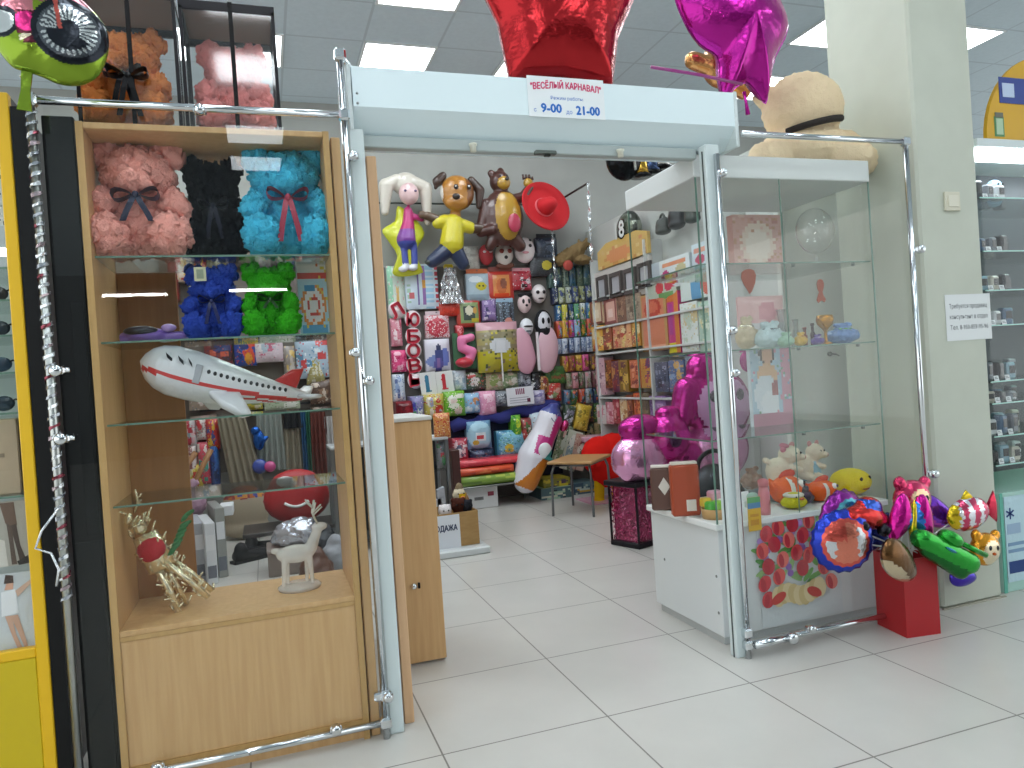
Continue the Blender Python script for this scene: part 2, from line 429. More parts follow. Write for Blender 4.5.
for px in (473, 620):
    q = P(px, 146, Y=.05); B().lathe([(.012, 0), (.012, .02), (.016, .024), (.016, .03)], m('#d8d8c8', 'satin'), (q.x, .05, 2.076), 12).build('stop_button', t)
q = P(547, 150, Y=.05); B().box(q.x-.05, q.x+.04, .045, .07, 2.076, 2.092, m('#6f756f', 'metal'), .004).box(q.x-.012, q.x+.012, .043, .06, 2.068, 2.076, m('#3a3d3a', 'metal'), .003).build('shutter_lock', t)
# opening-hours sign
T, w_, h = rbox((528, 78, 604, 118), Y=-.003)
sg = thing('opening_hours_sign', 'white paper sign with pink and blue lettering taped to the shutter box', 'sign', T.translation)
RED_T, BLUE_T = m('#d2416f'), m('#2a6fc4')
B(T).box(-w_/2, w_/2, -.001, .002, 0, h, m('#e9eef0')).build('paper', sg)
B(T).text('"ВЕСЁЛЫЙ КАРНАВАЛ"', .034, RED_T, 0, -.001, h*.66, w_*.92, arc=.010, bold=.0012).build('lettering', sg)
B(T).text('Режим работы', .018, BLUE_T, 0, -.001, h*.44, w_*.42).build('lettering', sg)
mb = B(T); mb.text('с', .022, BLUE_T, -w_*.42, -.001, h*.12).text('9-00', .046, BLUE_T, -w_*.21, -.001, h*.12, w_*.26, bold=.002)
mb.text('до', .022, BLUE_T, w_*.02, -.001, h*.10).text('21-00', .046, BLUE_T, w_*.27, -.001, h*.10, w_*.31, bold=.002); mb.build('lettering', sg)

# chrome pipe frames with clamps
R_ = .0125
def clamp(mb, p, big=1.0):
    x, y, z = p
    mb.lathe([(.010*big, 0), (.017*big, .004), (.017*big, .026), (.011*big, .032)], CHROME, n=14, T=Matrix.Translation((x, y+.004, z)) @ Matrix.Rotation(PI/2, 4, 'X'))
    mb.box(x-.020*big, x+.020*big, y-.014, y+.014, z-.011*big, z+.011*big, CHROME, .006)
    return mb
def joint(p, x=1):
    return B().box(p[0]-.019, p[0]+.019, p[1]-.019, p[1]+.019, p[2]-.02, p[2]+.02, CHROME, .007)
XL, XM, XR, XE = -1.690, -.752, .742, 1.750
Yp = -.016
pf = thing('chrome_pipe_frame', 'chrome pipe frame holding the glass front of the beech cabinet', 'pipe frame', ((XL+XM)/2, Yp, 0))
B().tube([(XL, Yp, 0), (XL, Yp, 2.17)], R_, m('#b9bcb9', 'metal'), 12).build('pole', pf)
B().tube([(XM, Yp, 0), (XM, Yp, 2.378)], R_, CHROME, 12).build('pole', pf)
B().tube([(XL, Yp, 2.165), (XM, Yp, 2.165)], R_, CHROME, 12).build('rail', pf)
B().tube([(XL+.02, Yp, .055), (XM, Yp, .055)], R_, CHROME, 12).build('rail', pf)
B().tube([(XM, Yp, 2.372), (XM+.05, .06, 2.356), (.86, .08, 2.354)], .010, CHROME, 12).build('rail', pf)
for q in ((XL, Yp, 2.165), (XM, Yp, 2.165), (XM, Yp, .055), (XM, Yp, 2.372)): joint(q).build('pipe_joint', pf)
clamp(joint((XM+.005, Yp, .15)).box(XM-.035, XM+.025, Yp-.012, Yp+.012, .135, .165, CHROME, .006), (XM+.01, Yp-.012, .15)).build('pipe_joint', pf)
for px, py in ((52, 371), (57, 439)):
    q = P(px, py, Y=Yp); clamp(B(), (XL+.02 if px > 55 else XL+.02, Yp-.006, q.z), 1.1).tube([(XL, Yp-.005, q.z), (XL+.055, Yp-.006, q.z)], .009, CHROME).build('glass_clamp', pf)
for z in (2.02, 1.345, 1.245): clamp(B(), (XM+(.02 if z < 1.3 or z > 2 else -.02), Yp-.005, z)).build('glass_clamp', pf)
for px, z in ((200, 2.165), (336, .055), (156, .055)):
    x = P(px, 110 if z > 1 else 730, Y=Yp).x; clamp(B(), (x, Yp-.008, z+(-.012 if z > 1 else .02))).build('glass_clamp', pf)
g = B(); g.box(XL+.03, XM-.02, -.004, .001, .085, 2.15, GLASS); g.build('glass_sheet', pf)
pr = thing('chrome_pipe_frame', 'chrome pipe frame holding the glass front beside the column', 'pipe frame', ((XR+XE)/2, Yp, 0))
B().tube([(XR, Yp, 0), (XR, Yp, 2.08)], R_, CHROME, 12).build('pole', pr)
B().tube([(XE, Yp, 0), (XE, Yp, 2.17)], R_, CHROME, 12).build('pole', pr)
B().tube([(.872, Yp, 2.17), (XE, Yp, 2.17)], R_, CHROME, 12).build('rail', pr)
B().tube([(XR, Yp, .055), (XE, Yp, .055)], R_, CHROME, 12).build('rail', pr)
for q in ((XE, Yp, 2.17), (XR, Yp, .055)): joint(q).build('pipe_joint', pr)
joint((XR, Yp, .105)).build('pipe_joint', pr)
for z in (2.0, 1.355, 1.18): clamp(B(), (XR+.012, Yp-.006, z)).build('glass_clamp', pr)
for py in (250, 477):
    q = P(905, py, Y=Yp); clamp(B(), (XE+.03, Yp-.008, q.z), 1.15).build('glass_clamp', pr)
clamp(B(), (XR+.20, Yp-.02, .058), 1.4).tube([(XR+.02, Yp-.02, .058), (XR+.2, Yp-.02, .058)], .017, CHROME, 10).build('glass_clamp', pr)
clamp(B(), (1.05, Yp-.01, .075)).build('glass_clamp', pr)
B().box(XR+.03, XE-.03, -.004, .001, .085, 2.15, GLASS).build('glass_sheet', pr)
# tinsel twisted round the outer pole
def garland(p0, p1, r, turns, wd, mt, name, label, cat='garland', seed=1, group=None):
    rng = random.Random(seed); p0, p1 = Vector(p0), Vector(p1); N = int(turns*10); v = []; f = []; fm = []
    for i in range(N+1):
        t = i/N; a = 2*PI*turns*t; c = p0.lerp(p1, t); rr = r*(1+.35*(rng.random()-.5))
        q = c+Vector((rr*math.cos(a), rr*math.sin(a), 0)); hw = wd*(.6+.8*rng.random())
        for s in (-1, 1): v.append(q+Vector((rng.uniform(-.004, .004), rng.uniform(-.004, .004), s*hw)))
        for s in (1, -1): v.append(q+Vector((math.cos(a)*.0012, math.sin(a)*.0012, s*hw*.96)))
        if i:
            o = 4*i-4; mm = mt[(i//7) % len(mt)]
            f += [(o, o+1, o+5, o+4), (o+1, o+2, o+6, o+5), (o+2, o+3, o+7, o+6), (o+3, o, o+4, o+7)]; fm += [mm]*4
    return tag(B().add(v, f, fm).build(name), label, cat, group)
SIL, REDF = m('#dfe3e6', 'foil'), m('#c21f2c', 'foil')
garland((XL, Yp, .62), (XL, Yp, 2.16), .0135, 50, .0048, [SIL, m('#a9adb2', 'foil'), m('#a9999d', 'foil'), SIL, m('#8a4450', 'foil'), m('#b4b8bc', 'foil'), m('#9aa0a6', 'foil')], 'tinsel_garland', 'silver and red tinsel wound round the outer chrome pole', seed=3)
mb = B(); q = P(50, 540, Y=Yp-.02)
mb.tube([(XL+.0, Yp-.018, .92), q+Vector((-.02, 0, .03)), q+Vector((-.04, 0, -.02)), q+Vector((0, 0, -.04)), q+Vector((.02, -.01, -.09)), q+Vector((.01, -.01, -.14))], .004, SIL, 5)
tag(mb.build('ribbon_end'), 'silver ribbon tail hanging off the outer chrome pole', 'ribbon')
# beech jamb board beside the entrance
tag(B().box(-.676, -.640, .056, .36, 0, 2.05, JAMB, .003).build('jamb_board'), 'tall beech board standing just inside the white entrance post', 'board')

# ================================================================== beech display cabinet
c = thing('display_cabinet', 'tall beech display cabinet with a solid lower front and glass shelves', 'cabinet', (-1.19, .22, 0))
x0, x1, y0, y1 = -1.580, -.806, .012, .42
B().box(x0, x0+.02, y0, y1, 0, 2.115, BEECH, .002).build('side_panel', c)
B().box(x1-.02, x1, y0, y1, 0, 2.115, BEECH, .002).build('side_panel', c)
B().box(x0+.02, x1-.02, y0, y1, 2.095, 2.115, BEECH, .002).build('top_panel', c)
B().box(x0+.02, x1-.02, y0, y1, .485, .503, BEECH, .002).build('shelf', c)
B().box(x0+.02, x1-.02, y0+.003, y0+.02, .07, .47, BEECH, .002).build('front_panel', c)
B().box(x0+.02, x1-.02, y0, y0+.022, .470, .485, BEECH_EDGE).build('edge_strip', c)
B().box(x0+.02, x1-.02, y0, y0+.022, .05, .07, BEECH_EDGE).build('edge_strip', c)
B().box(x0+.02, x1-.02, y0+.012, y0+.025, 0, .05, BEECH).build('plinth', c)
B().box(x0, x0+.021, y0-.004, y0, 0, 2.115, BEECH_EDGE).build('edge_strip', c)
B().box(x1-.021, x1, y0-.004, y0, 0, 2.115, BEECH_EDGE).build('edge_strip', c)
B().box(x0+.02, -1.36, y1-.016, y1, .503, 1.70, DARKWOOD, .002).build('back_panel', c)
B().box(x0+.02, x1-.02, y1-.012, y1, .0, .485, DARKWOOD, .002).build('back_panel', c)
SHZ = (1.700, 1.424, 1.158, .895)
for z in SHZ:
    o = B().box(x0+.021, x1-.021, y0+.045, y1-.02, z-.006, z, SHELF_GLASS).build('glass_shelf', c)
    B().box(x0+.021, x1-.021, y0+.042, y0+.0449, z-.006, z, GLASS_EDGE).build('front_edge', o)
tag(B().box(-.800, -.768, .02, .40, 0, 2.10, BEECH, .003).build('filler_board'), 'narrow beech filler board between the cabinet and the entrance post', 'board')
# black glossy panel beside the cabinet
t = thing('black_side_panel', 'black glossy panel between the beech cabinet and the yellow stall', 'panel', (-1.64, .04, 0))
B().box(-1.672, -1.584, .012, .05, 0, 2.13, m('#07090a', 'satin'), .003).build('panel_board', t)
B().box(-1.664, -1.592, .008, .0119, .04, .80, m('#090c0d', 'satin'), .002).build('lower_inset', t)
B().box(-1.628, -1.592, .008, .0119, .82, 1.55, m('#080b0c', 'satin'), .002).build('upper_inset', t)
# ================================================================== rose bears
def rosette(r, rng):
    v = [(0, 0, r*.50)]; f = []
    rad = (.24, .50, .76, 1.0); hh = (.80, .38, .52, -.25); n = 6
    for i, (a, z) in enumerate(zip(rad, hh)):
        for k in range(n):
            q = 2*PI*(k+.5*i)/n + rng.uniform(-.25, .25); e = a*(1+rng.uniform(-.12, .12))
            v.append((e*r*math.cos(q), e*r*math.sin(q), r*z*(1+rng.uniform(-.2, .2))))
    f += [(0, 1+k, 1+(k+1) % n) for k in range(n)]
    for i in range(3):
        for k in range(n):
            a, b_ = 1+i*n+k, 1+i*n+(k+1) % n; f.append((a, a+n, b_+n, b_))
    return v, f
BEAR = [('e', (0, .02, .32), (.26, .22, .30)), ('e', (0, -.01, .70), (.30, .22, .225)), ('e', (0, -.19, .62), (.14, .10, .095)),
        ('e', (-.25, .0, .885), (.125, .085, .115)), ('e', (.25, .0, .885), (.125, .085, .115)),
        ('c', (-.23, -.02, .50), (-.31, -.16, .40), .105, .10), ('c', (.23, -.02, .50), (.31, -.16, .40), .105, .10),
        ('c', (-.18, .02, .14), (-.265, -.24, .155), .13, .150), ('c', (.18, .02, .14), (.265, -.24, .155), .13, .150)]
_bs = remesh(BEAR, .02, 3)
def bow(mb, c, s, mt, T=None, tails=1.0, skew=0):
    """a ribbon bow: two loops, a knot and two tails, facing -y"""
    c = Vector(c)
    for sg in (-1, 1):
        v = []; f = []; N = 12
        for i in range(N+1):
            a = 2*PI*i/N; x = sg*(.05+.40*(1-math.cos(a))*.5+.03); z = .16*math.sin(a)*(.3+.7*(1-math.cos(a))/2)+.10*(1-math.cos(a))/2*(1 if not skew else sg*skew)
            wd = .10+.12*(1-math.cos(a))/2
            for e in (-1, 1): v.append(c+Vector((x*s, (e*wd-.06)*s*.8, z*s)))
        f = [(2*i, 2*i+2, 2*i+3, 2*i+1) for i in range(N)]; o = len(v)
        v += [q+Vector((0, 0, .012*s)) for q in v]; f += [(o+a[3], o+a[2], o+a[1], o+a[0]) for a in f]
        mb.add(v, f, mt, True, T)
        pts = [(sg*.03, -.06, -.02), (sg*.10, -.10, -.25*tails), (sg*(.18+.1*skew), -.08, -.52*tails), (sg*(.24+.2*skew), -.05, -.78*tails)]
        v = []
        for i, q in enumerate(pts):
            for e in (-1, 1):
                for yy in (0, .02): v.append(c+Vector(((q[0]+e*.065)*s, (q[1]-yy)*s, q[2]*s)))
        f = [(4*i+a, 4*i+b_, 4*i+4+b_, 4*i+4+a) for i in range(3) for a, b_ in ((0, 1), (1, 3), (3, 2), (2, 0))]
        mb.add(v, f+[(0, 2, 3, 1), (12, 13, 15, 14)], mt, False, T)
    return mb.ell(c+Vector((0, -.08*s, 0)), (.075*s, .06*s, .075*s), mt, None, 10, T=T)
def rose_bear(loc, hgt, col, bowc, label, rz=0, group='rose bears', rr=.072, wide=1.0, btails=1.0, skew=0, seed=1):
    rng = random.Random(seed); t = thing('rose_bear', label, 'toy bear', loc, group)
    T = Matrix.Translation((loc[0], loc[1], loc[2]+.045*hgt)) @ rotz(rz) @ Matrix.Diagonal((hgt*wide, hgt, hgt*.96, 1))
    vs, fs, ns = _bs; mb = B(T); mt = m(col, 'plush')
    mb.add(vs, fs, mt, True); idx = list(range(len(vs))); rng.shuffle(idx); cell = {}
    for i in idx:
        p = vs[i]; k = tuple(int(math.floor(q/rr/1.25)) for q in p)
        if any((p-o_).length < rr*1.25 for a in (-1, 0, 1) for b_ in (-1, 0, 1) for c_ in (-1, 0, 1) for o_ in cell.get((k[0]+a, k[1]+b_, k[2]+c_), ())): continue
        cell.setdefault(k, []).append(p)
        v, f = rosette(rr*rng.uniform(.95, 1.2), rng)
        R4 = Matrix.Translation(p-ns[i]*rr*.1) @ ns[i].to_track_quat('Z', 'Y').to_matrix().to_4x4() @ Matrix.Rotation(rng.random()*6, 4, 'Z')
        mb.add(v, f, mt, True, R4)
    mb.build('body', t)
    if bowc: bow(B(T), (0, -.27, .47), .40, m(bowc, 'satin'), tails=btails, skew=skew).build('ribbon_bow', t)
    return t
def px_bear(x0, x1, ytop, z, Y, *a, **k):
    cx = (x0+x1)/2; q = P(cx, ytop, Y=Y); hgt = q.z-z; w_ = (P(x1, 200, Y=Y)-P(x0, 200, Y=Y)).x
    b_ = P(cx, ytop+60, Y=Y)
    return rose_bear((b_.x, Y, z), hgt*.985, *a, wide=min(1.25, w_/(hgt*.83)), **k)
YB = .20
px_bear(91, 191, 141, SHZ[0], YB, '#ffb3a6', '#1b2340', 'coral pink rose bear with a navy bow on the cabinet top shelf', seed=2, skew=.25, btails=.7)
px_bear(183, 248, 159, SHZ[0], YB+.06, '#05070f', '#0a0f26', 'black rose bear between the coral and the turquoise bear', seed=3)
px_bear(243, 331, 147, SHZ[0], YB, '#52cbf0', '#a3324a', 'turquoise rose bear with a dark red bow', seed=4, btails=1.25)
px_bear(186, 243, 265, SHZ[1], YB, '#3450b8', '#141f55', 'small royal blue rose bear beside the green one', seed=5, rr=.085)
px_bear(244, 299, 264, SHZ[1], YB, '#3fb425', '#123f12', 'small green rose bear with a dark bow', seed=6, rr=.085, btails=.4)
# paper tag leaning on the blue bear's head: it is its own card
T, w_, h = rbox((194, 267, 206, 281), Y=.125)
o = tag(B(T).grid(w_, h, 0, ['#c9c9a8', ('r', .2, .2, .8, .8, '#8f9a86')], 5, 6).box(-w_/2, w_/2, .001, .003, 0, h, m('#c9c9a8')).build('paper_tag'), 'small cream paper tag stuck on the blue rose bear', 'tag')

# two window boxes with large rose bears on top of the cabinet
BLK = m('#17141a', 'satin')
def window_box(x0, x1, y0, y1, z0, z1, label):
    t = thing('window_gift_box', label, 'gift box', ((x0+x1)/2, (y0+y1)/2, z0), 'window boxes on the cabinet')
    B().box(x0, x1, y0, y1, z0, z0+.022, BLK, .003).build('base_tray', t)
    e = .011
    for a in (x0, x1-e):
        for b_ in (y0, y1-e): B().box(a, a+e, b_, b_+e, z0+.02, z1-.02, BLK).build('edge', t)
    mb = B()
    for a, b_, c_, d_ in ((x0, x1, y0, y0+e), (x0, x1, y1-e, y1), (x0, x0+e, y0+e, y1-e), (x1-e, x1, y0+e, y1-e)): mb.box(a, b_, c_, d_, z1-.03, z1, BLK)
    mb.box(x0+e, x1-e, y0+e, y1-e, z1-.004, z1, m('#7d6858', 'satin')); mb.build('lid', t)
    mb = B(); mb.box(x0+.003, x1-.003, y0+.002, y0+.003, z0+.022, z1-.03, FILM).box(x0+.002, x0+.003, y0+.004, y1-.004, z0+.022, z1-.03, FILM).box(x1-.003, x1-.002, y0+.004, y1-.004, z0+.022, z1-.03, FILM)
    mb.build('clear_window', t)
    xm = (x0+x1)/2+.01
    B().box(xm-.007, xm+.007, y0-.003, y0-.001, z0, z1, m('#0f0d10', 'fabric')).box(xm-.007, xm+.007, y0-.003, y1, z1+.0005, z1+.002, m('#0f0d10', 'fabric')).build('ribbon', t)
    return t
ZT = 2.115
window_box(-1.585, -1.275, .10, .40, ZT, 2.60, 'clear window box with black edges holding the orange rose bear')
window_box(-1.265, -.955, .10, .40, ZT, 2.575, 'clear window box with black edges holding the pink rose bear')
rose_bear((-1.455, .26, ZT+.022), .385, '#ff9f56', '#16161c', 'large orange rose bear with a black bow inside a window box', seed=7, wide=.86, rr=.065)
rose_bear((-1.105, .26, ZT+.022), .36, '#ff9f9a', None, 'large pink rose bear inside the window box beside the orange one', seed=8, wide=.84, rr=.065)
tag(bow(B(), (-1.43, .085, 2.295), .13, m('#101015', 'satin'), tails=1.3).build('ribbon_bow'), 'black ribbon bow tied on the front of the orange bear box', 'bow')

# ================================================================== cabinet contents
# purple toy shoe-shaped pack on the second shelf
T, w_, h = rbox((118, 318, 190, 334), Y=.2); z = SHZ[1]
mb = B(at(T.translation.x, .2, z)); t = thing('toy_set', 'long purple and black toy lying on the second cabinet shelf', 'toy', (T.translation.x, .2, z))
skin(mb, [('c', (-w_*.42, 0, .022), (w_*.40, 0, .02), .020, .018), ('e', (-.03, 0, .03), (.07, .045, .026))], m('#7c5fb0', 'plastic'), .006); mb.build('body', t)
B(at(T.translation.x, .2, z)).ell((-.04, -.025, .042), (.055, .03, .017), m('#1c1a26', 'plastic')).build('window', t)
B(at(T.translation.x, .2, z)).ell((.045, -.01, .05), (.025, .02, .014), m('#b79ad8', 'plastic')).build('knob', t)
# package with clock print
T, w_, h = rbox((298, 262, 328, 325), Y=.26)
T = at(T.translation.x, .26, SHZ[1]); t = thing('toy_package', 'white and blue toy package with a round clock print beside the green bear', 'package', T.translation)
h = P(313, 262, Y=.26).z-SHZ[1]
B(T).box(-w_/2, w_/2, .002, .05, 0, h, m('#b9c6d0', 'plastic'), .003).build('box', t)
B(T).grid(w_*.98, h*.98, 0, ['#a9cfe0', ('r', 0, .86, 1, 1, '#e6e2de'), ('r', 0, .80, 1, .86, '#cc4a40'), ('e', .5, .42, .42, .30, '#d98a3e'), ('e', .5, .42, .34, .24, '#e4e4e6'), ('o', .5, .42, .2, .14, '#c4453c'), ('r', .2, .62, .6, .72, '#3a8fc4'), ('r', .1, .04, .9, .16, '#5aa3cf'), ('n', .08, ['#d9c24a', '#e07a4a'])], 14, 24, seed=4).build('printed_front', t)
# inflatable plane hung over the third shelf
def plane():
    a = P(140, 361, Y=.17); b_ = P(312, 402, Y=.25); L = (b_-a).length; ax = (b_-a).normalized()
    side = Vector((0, -1, 0)); side = (side-ax*side.dot(ax)).normalized(); up = ax.cross(side)*-1
    if up.z < 0: up = -up
    T = Matrix((ax, -side, up)).transposed().to_4x4(); T.translation = a
    root = thing('inflatable_plane', 'white inflatable toy plane with red stripe and red tail fin', 'toy plane', a+Vector((L/2, 0, -.09)))
    W, RD, BK, GR = m('#d9dbe0', 'plastic'), m('#c93a3a', 'plastic'), m('#23252b', 'plastic'), m('#a9adb4', 'plastic')
    st = [(0, .0), (.015, .028), (.05, .055), (.10, .075), (.17, .087), (.28, .088), (.40, .082), (.52, .07), (.65, .054), (.78, .038), (.90, .024), (1, .006)]
    n = 40; v = []; f = []; fm = []
    def rad(t):
        for (p, q), (r, s) in zip(st, st[1:]):
            if p <= t <= r: return q+(s-q)*((t-p)/(r-p))
    N = 60
    for i in range(N+1):
        t_ = i/N; r = max(.002, rad(t_)); zc = -.012*math.sin(t_*PI)+.02*t_**2
        for k in range(n): v.append((t_*L, -r*math.cos(2*PI*k/n), zc+r*math.sin(2*PI*k/n)))
    for i in range(N):
        t_ = (i+.5)/N; r = rad(t_)
        for k in range(n):
            f.append((i*n+k, i*n+(k+1) % n, (i+1)*n+(k+1) % n, (i+1)*n+k)); ang = (k+.5)/n
            zz = r*math.sin(2*PI*ang); sd = abs(math.cos(2*PI*ang)); mt = W
            if -.016 < zz-(-.012) < .0 and t_ < .93: mt = RD
            elif -.030 < zz-(-.010) <= -.024 and .3 < t_ < .9: mt = RD
            fm.append(mt)
    mb = B(T); mb.add(v, f, fm, True); mb.build('fuselage', root)
    for i in range(14):
        t_ = .36+i*.035; r = rad(t_); zz = .026-.014*(i/14); yy = -math.sqrt(max(.0001, r*r-zz*zz))
        B(T).ell((t_*L, yy, zz-.012*math.sin(t_*PI)+.02*t_**2), (.0065, .0035, .0085), BK, None, 8).build('window', root)
    for a0, b0, w0 in ((.115, .155, .02), (.18, .215, .018), (.235, .26, .014)):
        q = []; r = rad((a0+b0)/2); z0_ = .030; yy = -math.sqrt(r*r-z0_*z0_)-.002
        B(T).add([(a0*L, yy-.001, z0_+.018), (b0*L, yy-.001, z0_+.004), (b0*L+.005, yy-.002, z0_-.010), (a0*L+.008, yy-.002, z0_+.002),
                  (a0*L, yy+.01, z0_+.018), (b0*L, yy+.01, z0_+.004), (b0*L+.005, yy+.01, z0_-.010), (a0*L+.008, yy+.01, z0_+.002)], [(0, 1, 2, 3), (7, 6, 5, 4), (0, 4, 5, 1), (1, 5, 6, 2), (2, 6, 7, 3), (3, 7, 4, 0)], BK).build('cockpit_window', root)
    r = rad(.30); B(T).box(.285*L, .325*L, -r-.0015, -r+.01, -.03, .035, GR, .004).build('door', root)
    def slab(pts, th, mt, nm):
        mb = B(T); n_ = len(pts); c_ = sum((Vector(p) for p in pts), Vector())/n_
        nrm = (Vector(pts[1])-Vector(pts[0])).cross(Vector(pts[2])-Vector(pts[0])).normalized()*th
        v = []; f = []
        for s_, k_ in ((-.5, 1), (-1, .72), (1, .72), (.5, 1)):
            pass
        ring = lambda s_, off: [c_+(Vector(p)-c_)*s_+nrm*off for p in pts]
        L_ = [ring(.6, -1), ring(.9, -.75), ring(1, 0), ring(.9, .75), ring(.6, 1)]
        for q_ in L_: v += q_
        for i in range(4):
            for k in range(n_): f.append((i*n_+k, i*n_+(k+1) % n_, (i+1)*n_+(k+1) % n_, (i+1)*n_+k))
        f += [tuple(range(n_))[::-1], tuple(4*n_+k for k in range(n_))]
        mb.add(v, f, mt, True); mb.build(nm, root)
    slab([(.36*L, -.05, -.045), (.56*L, -.05, -.030), (.645*L, -.115, -.092), (.60*L, -.130, -.105), (.47*L, -.105, -.085)], .018, W, 'wing')
    slab([(.36*L, .05, -.045), (.54*L, .05, -.030), (.50*L, .12, -.100), (.44*L, .14, -.108), (.38*L, .11, -.085)], .018, W, 'wing')
    slab([(.72*L, 0, .028), (.885*L, 0, .028), (.90*L, 0, .115), (.83*L, 0, .10)], .010, RD, 'tail_fin')
    slab([(.88*L, -.01, .01), (.98*L, -.01, .012), (1.02*L, -.10, .03), (.95*L, -.09, .02)], .008, W, 'tailplane')
    slab([(.88*L, .01, .01), (.98*L, .01, .012), (1.02*L, .10, .06), (.95*L, .09, .05)], .008, W, 'tailplane')
plane()
# gilded wire reindeer with red saddle, leaning
def wire_deer():
    a = P(186, 605, Y=.16); T = at(a.x, .18, .503) @ Matrix.Rotation(-.40, 4, 'Y') @ Matrix.Diagonal((1.25, 1.2, .98, 1))
    G = m('#e0d4b4', 'foil'); root = thing('wire_figure', 'leaning gold wire figurine with a red saddle and green leaves', 'figurine', (a.x, .18, .503))
    rng = random.Random(4)
    mb = B(T)
    mb.tube([(0, 0, .17), (0, 0, .30)], [.040, .032], G, 10)
    for k in range(90):
        z_ = rng.uniform(.16, .36); an = rng.random()*6.28; r0 = .032-.05*abs(z_-.24)
        p = Vector((r0*math.cos(an), r0*math.sin(an), z_)); mb.tube([p, p+Vector((rng.uniform(-.02, .02), rng.uniform(-.02, .02), rng.uniform(.0, .03)))], .0028, G, 5)
    mb.ell((.0, -.01, .335), (.020, .020, .03), G, None, 10); mb.ell((-.012, -.02, .375), (.012, .012, .02), G, (0, .5, 0), 8)
    mb.build('body', root)
    for sx, sy in ((-.02, -.025), (.035, -.03), (-.01, .03), (.04, .03)):
        lg = B(T); q = [Vector((sx*.5, sy, .18)), Vector((sx+.01, sy, .09)), Vector((sx*1.5+.012, sy, .004+max(0, -0)))]
        lg.tube(q, .009, G, 6)
        for k in range(22):
            p = q[0].lerp(q[2], k/21); lg.tube([p+Vector((rng.uniform(-.012, .012), 0, 0)), p+Vector((rng.uniform(-.024, .024), rng.uniform(-.014, .014), .02))], .0032, G, 5)
        lg.build('leg', root)
    for s_ in (-1, 1):
        an = B(T); b0 = Vector((s_*.008, -.01, .385))
        an.tube([b0, b0+Vector((s_*.02, 0, .03)), b0+Vector((s_*.03, -.01, .07))], .0035, G, 6)
        for k in (.3, .6): p = b0+Vector((s_*.028*k, 0, .06*k)); an.tube([p, p+Vector((s_*.022, -.008, .012))], .003, G, 5)
        an.build('antler', root)
    B(T).ell((.0, -.02, .245), (.036, .03, .045), m('#b01f2a', 'fabric'), None, 14).build('saddle', root)
    lf = B(T)
    for k in range(9):
        an = rng.uniform(-.5, 1.8); p = Vector((.03+.01*k % 3, -.02, .20+.012*k)); lf.ell(p+Vector((.016*math.cos(an), -.01, .016*math.sin(an))), (.018, .004, .008), m('#2e6a3a'), (0, -an, 0), 8)
    lf.build('leaves', root)
wire_deer()
# clear acrylic deer on an oval base
FROST, _nt, _b = newmat('frosted_acrylic'); _b.inputs['Base Color'].default_value = (.86, .84, .80, 1); _b.inputs['Roughness'].default_value = .12; _b.inputs['Alpha'].default_value = .48
def clear_deer():
    q = P(300, 588, Z=.503); T = at(q.x, q.y, .503) @ Matrix.Diagonal((1.35, 1.3, 1.22, 1)); A = FROST
    root = thing('clear_deer', 'clear acrylic deer figurine standing on the cabinet base shelf', 'figurine', (q.x, q.y, .503))
    B(T).lathe([(.001, 0), (.055, 0), (.058, .008), (.050, .014), (.001, .015)], A, n=24).build('base', root)
    FR = m('#cfcbc4', 'plastic')
    skin(mb := B(T), [('e', (-.005, 0, .105), (.052, .024, .028)), ('c', (.035, 0, .115), (.055, 0, .165), .018, .013), ('e', (.062, 0, .178), (.022, .013, .014)),
         ('c', (-.035, -.012, .09), (-.042, -.014, .014), .009, .005), ('c', (-.03, .012, .09), (-.03, .014, .014), .009, .005),
         ('c', (.03, -.012, .09), (.034, -.014, .014), .009, .005), ('c', (.025, .012, .09), (.02, .014, .014), .009, .005), ('e', (-.058, 0, .12), (.012, .007, .009))], FROST, .0035, 2)
    mb.build('body', root)
    for s_ in (-1, 1):
        an = B(T); b0 = Vector((.056, s_*.008, .19)); an.tube([b0, b0+Vector((-.01, s_*.01, .03)), b0+Vector((-.002, s_*.02, .065))], .003, FR, 6)
        an.tube([b0+Vector((-.008, s_*.01, .028)), b0+Vector((.015, s_*.014, .05))], .0025, FR, 5).tube([b0+Vector((-.006, s_*.014, .045)), b0+Vector((-.026, s_*.016, .07))], .0025, FR, 5); an.build('antler', root)
clear_deer()
# ================================================================== balloons over the shop front
def dense0(o_, k=4):
    r = []; n_ = len(o_)
    for i in range(n_):
        p0, p1, p2, p3 = (Vector(o_[(i+j-1) % n_]) for j in range(4))
        for s_ in range(k):
            t_ = s_/k; r.append(tuple(.5*((2*p1)+(p2-p0)*t_+(2*p0-5*p1+4*p2-p3)*t_*t_+(3*p1-p0-3*p2+p3)*t_**3)))
    return r
def star_outline(R, r, n=5, rot=PI/2, seg=5, bulge=.0):
    o = []
    for k in range(2*n):
        a0 = rot+PI*k/n; a1 = rot+PI*(k+1)/n; r0, r1 = (R, r) if k % 2 == 0 else (r, R)
        for i in range(seg):
            t = i/seg; o.append((math.cos(a0)*r0*(1-t)+math.cos(a1)*r1*t, math.sin(a0)*r0*(1-t)+math.sin(a1)*r1*t))
    return o
def tail(mb, p, d, L, wd, mt):
    """crimped filling neck of a foil balloon"""
    p, d = Vector(p), Vector(d).normalized(); s_ = d.cross(Vector((0, 1, 0))).normalized()
    out = [p-s_*wd*.6, p-s_*wd*.5+d*L*.5, p-s_*wd*.8+d*L, p+s_*wd*.8+d*L, p+s_*wd*.5+d*L*.5, p+s_*wd*.6]
    return mb.prism([(q.x, q.z) for q in out], p.y-.004, p.y+.004, mt)
c_ = P(558, 10, Y=.06); T = at(c_.x, .06, c_.z-.0, 0, .02)
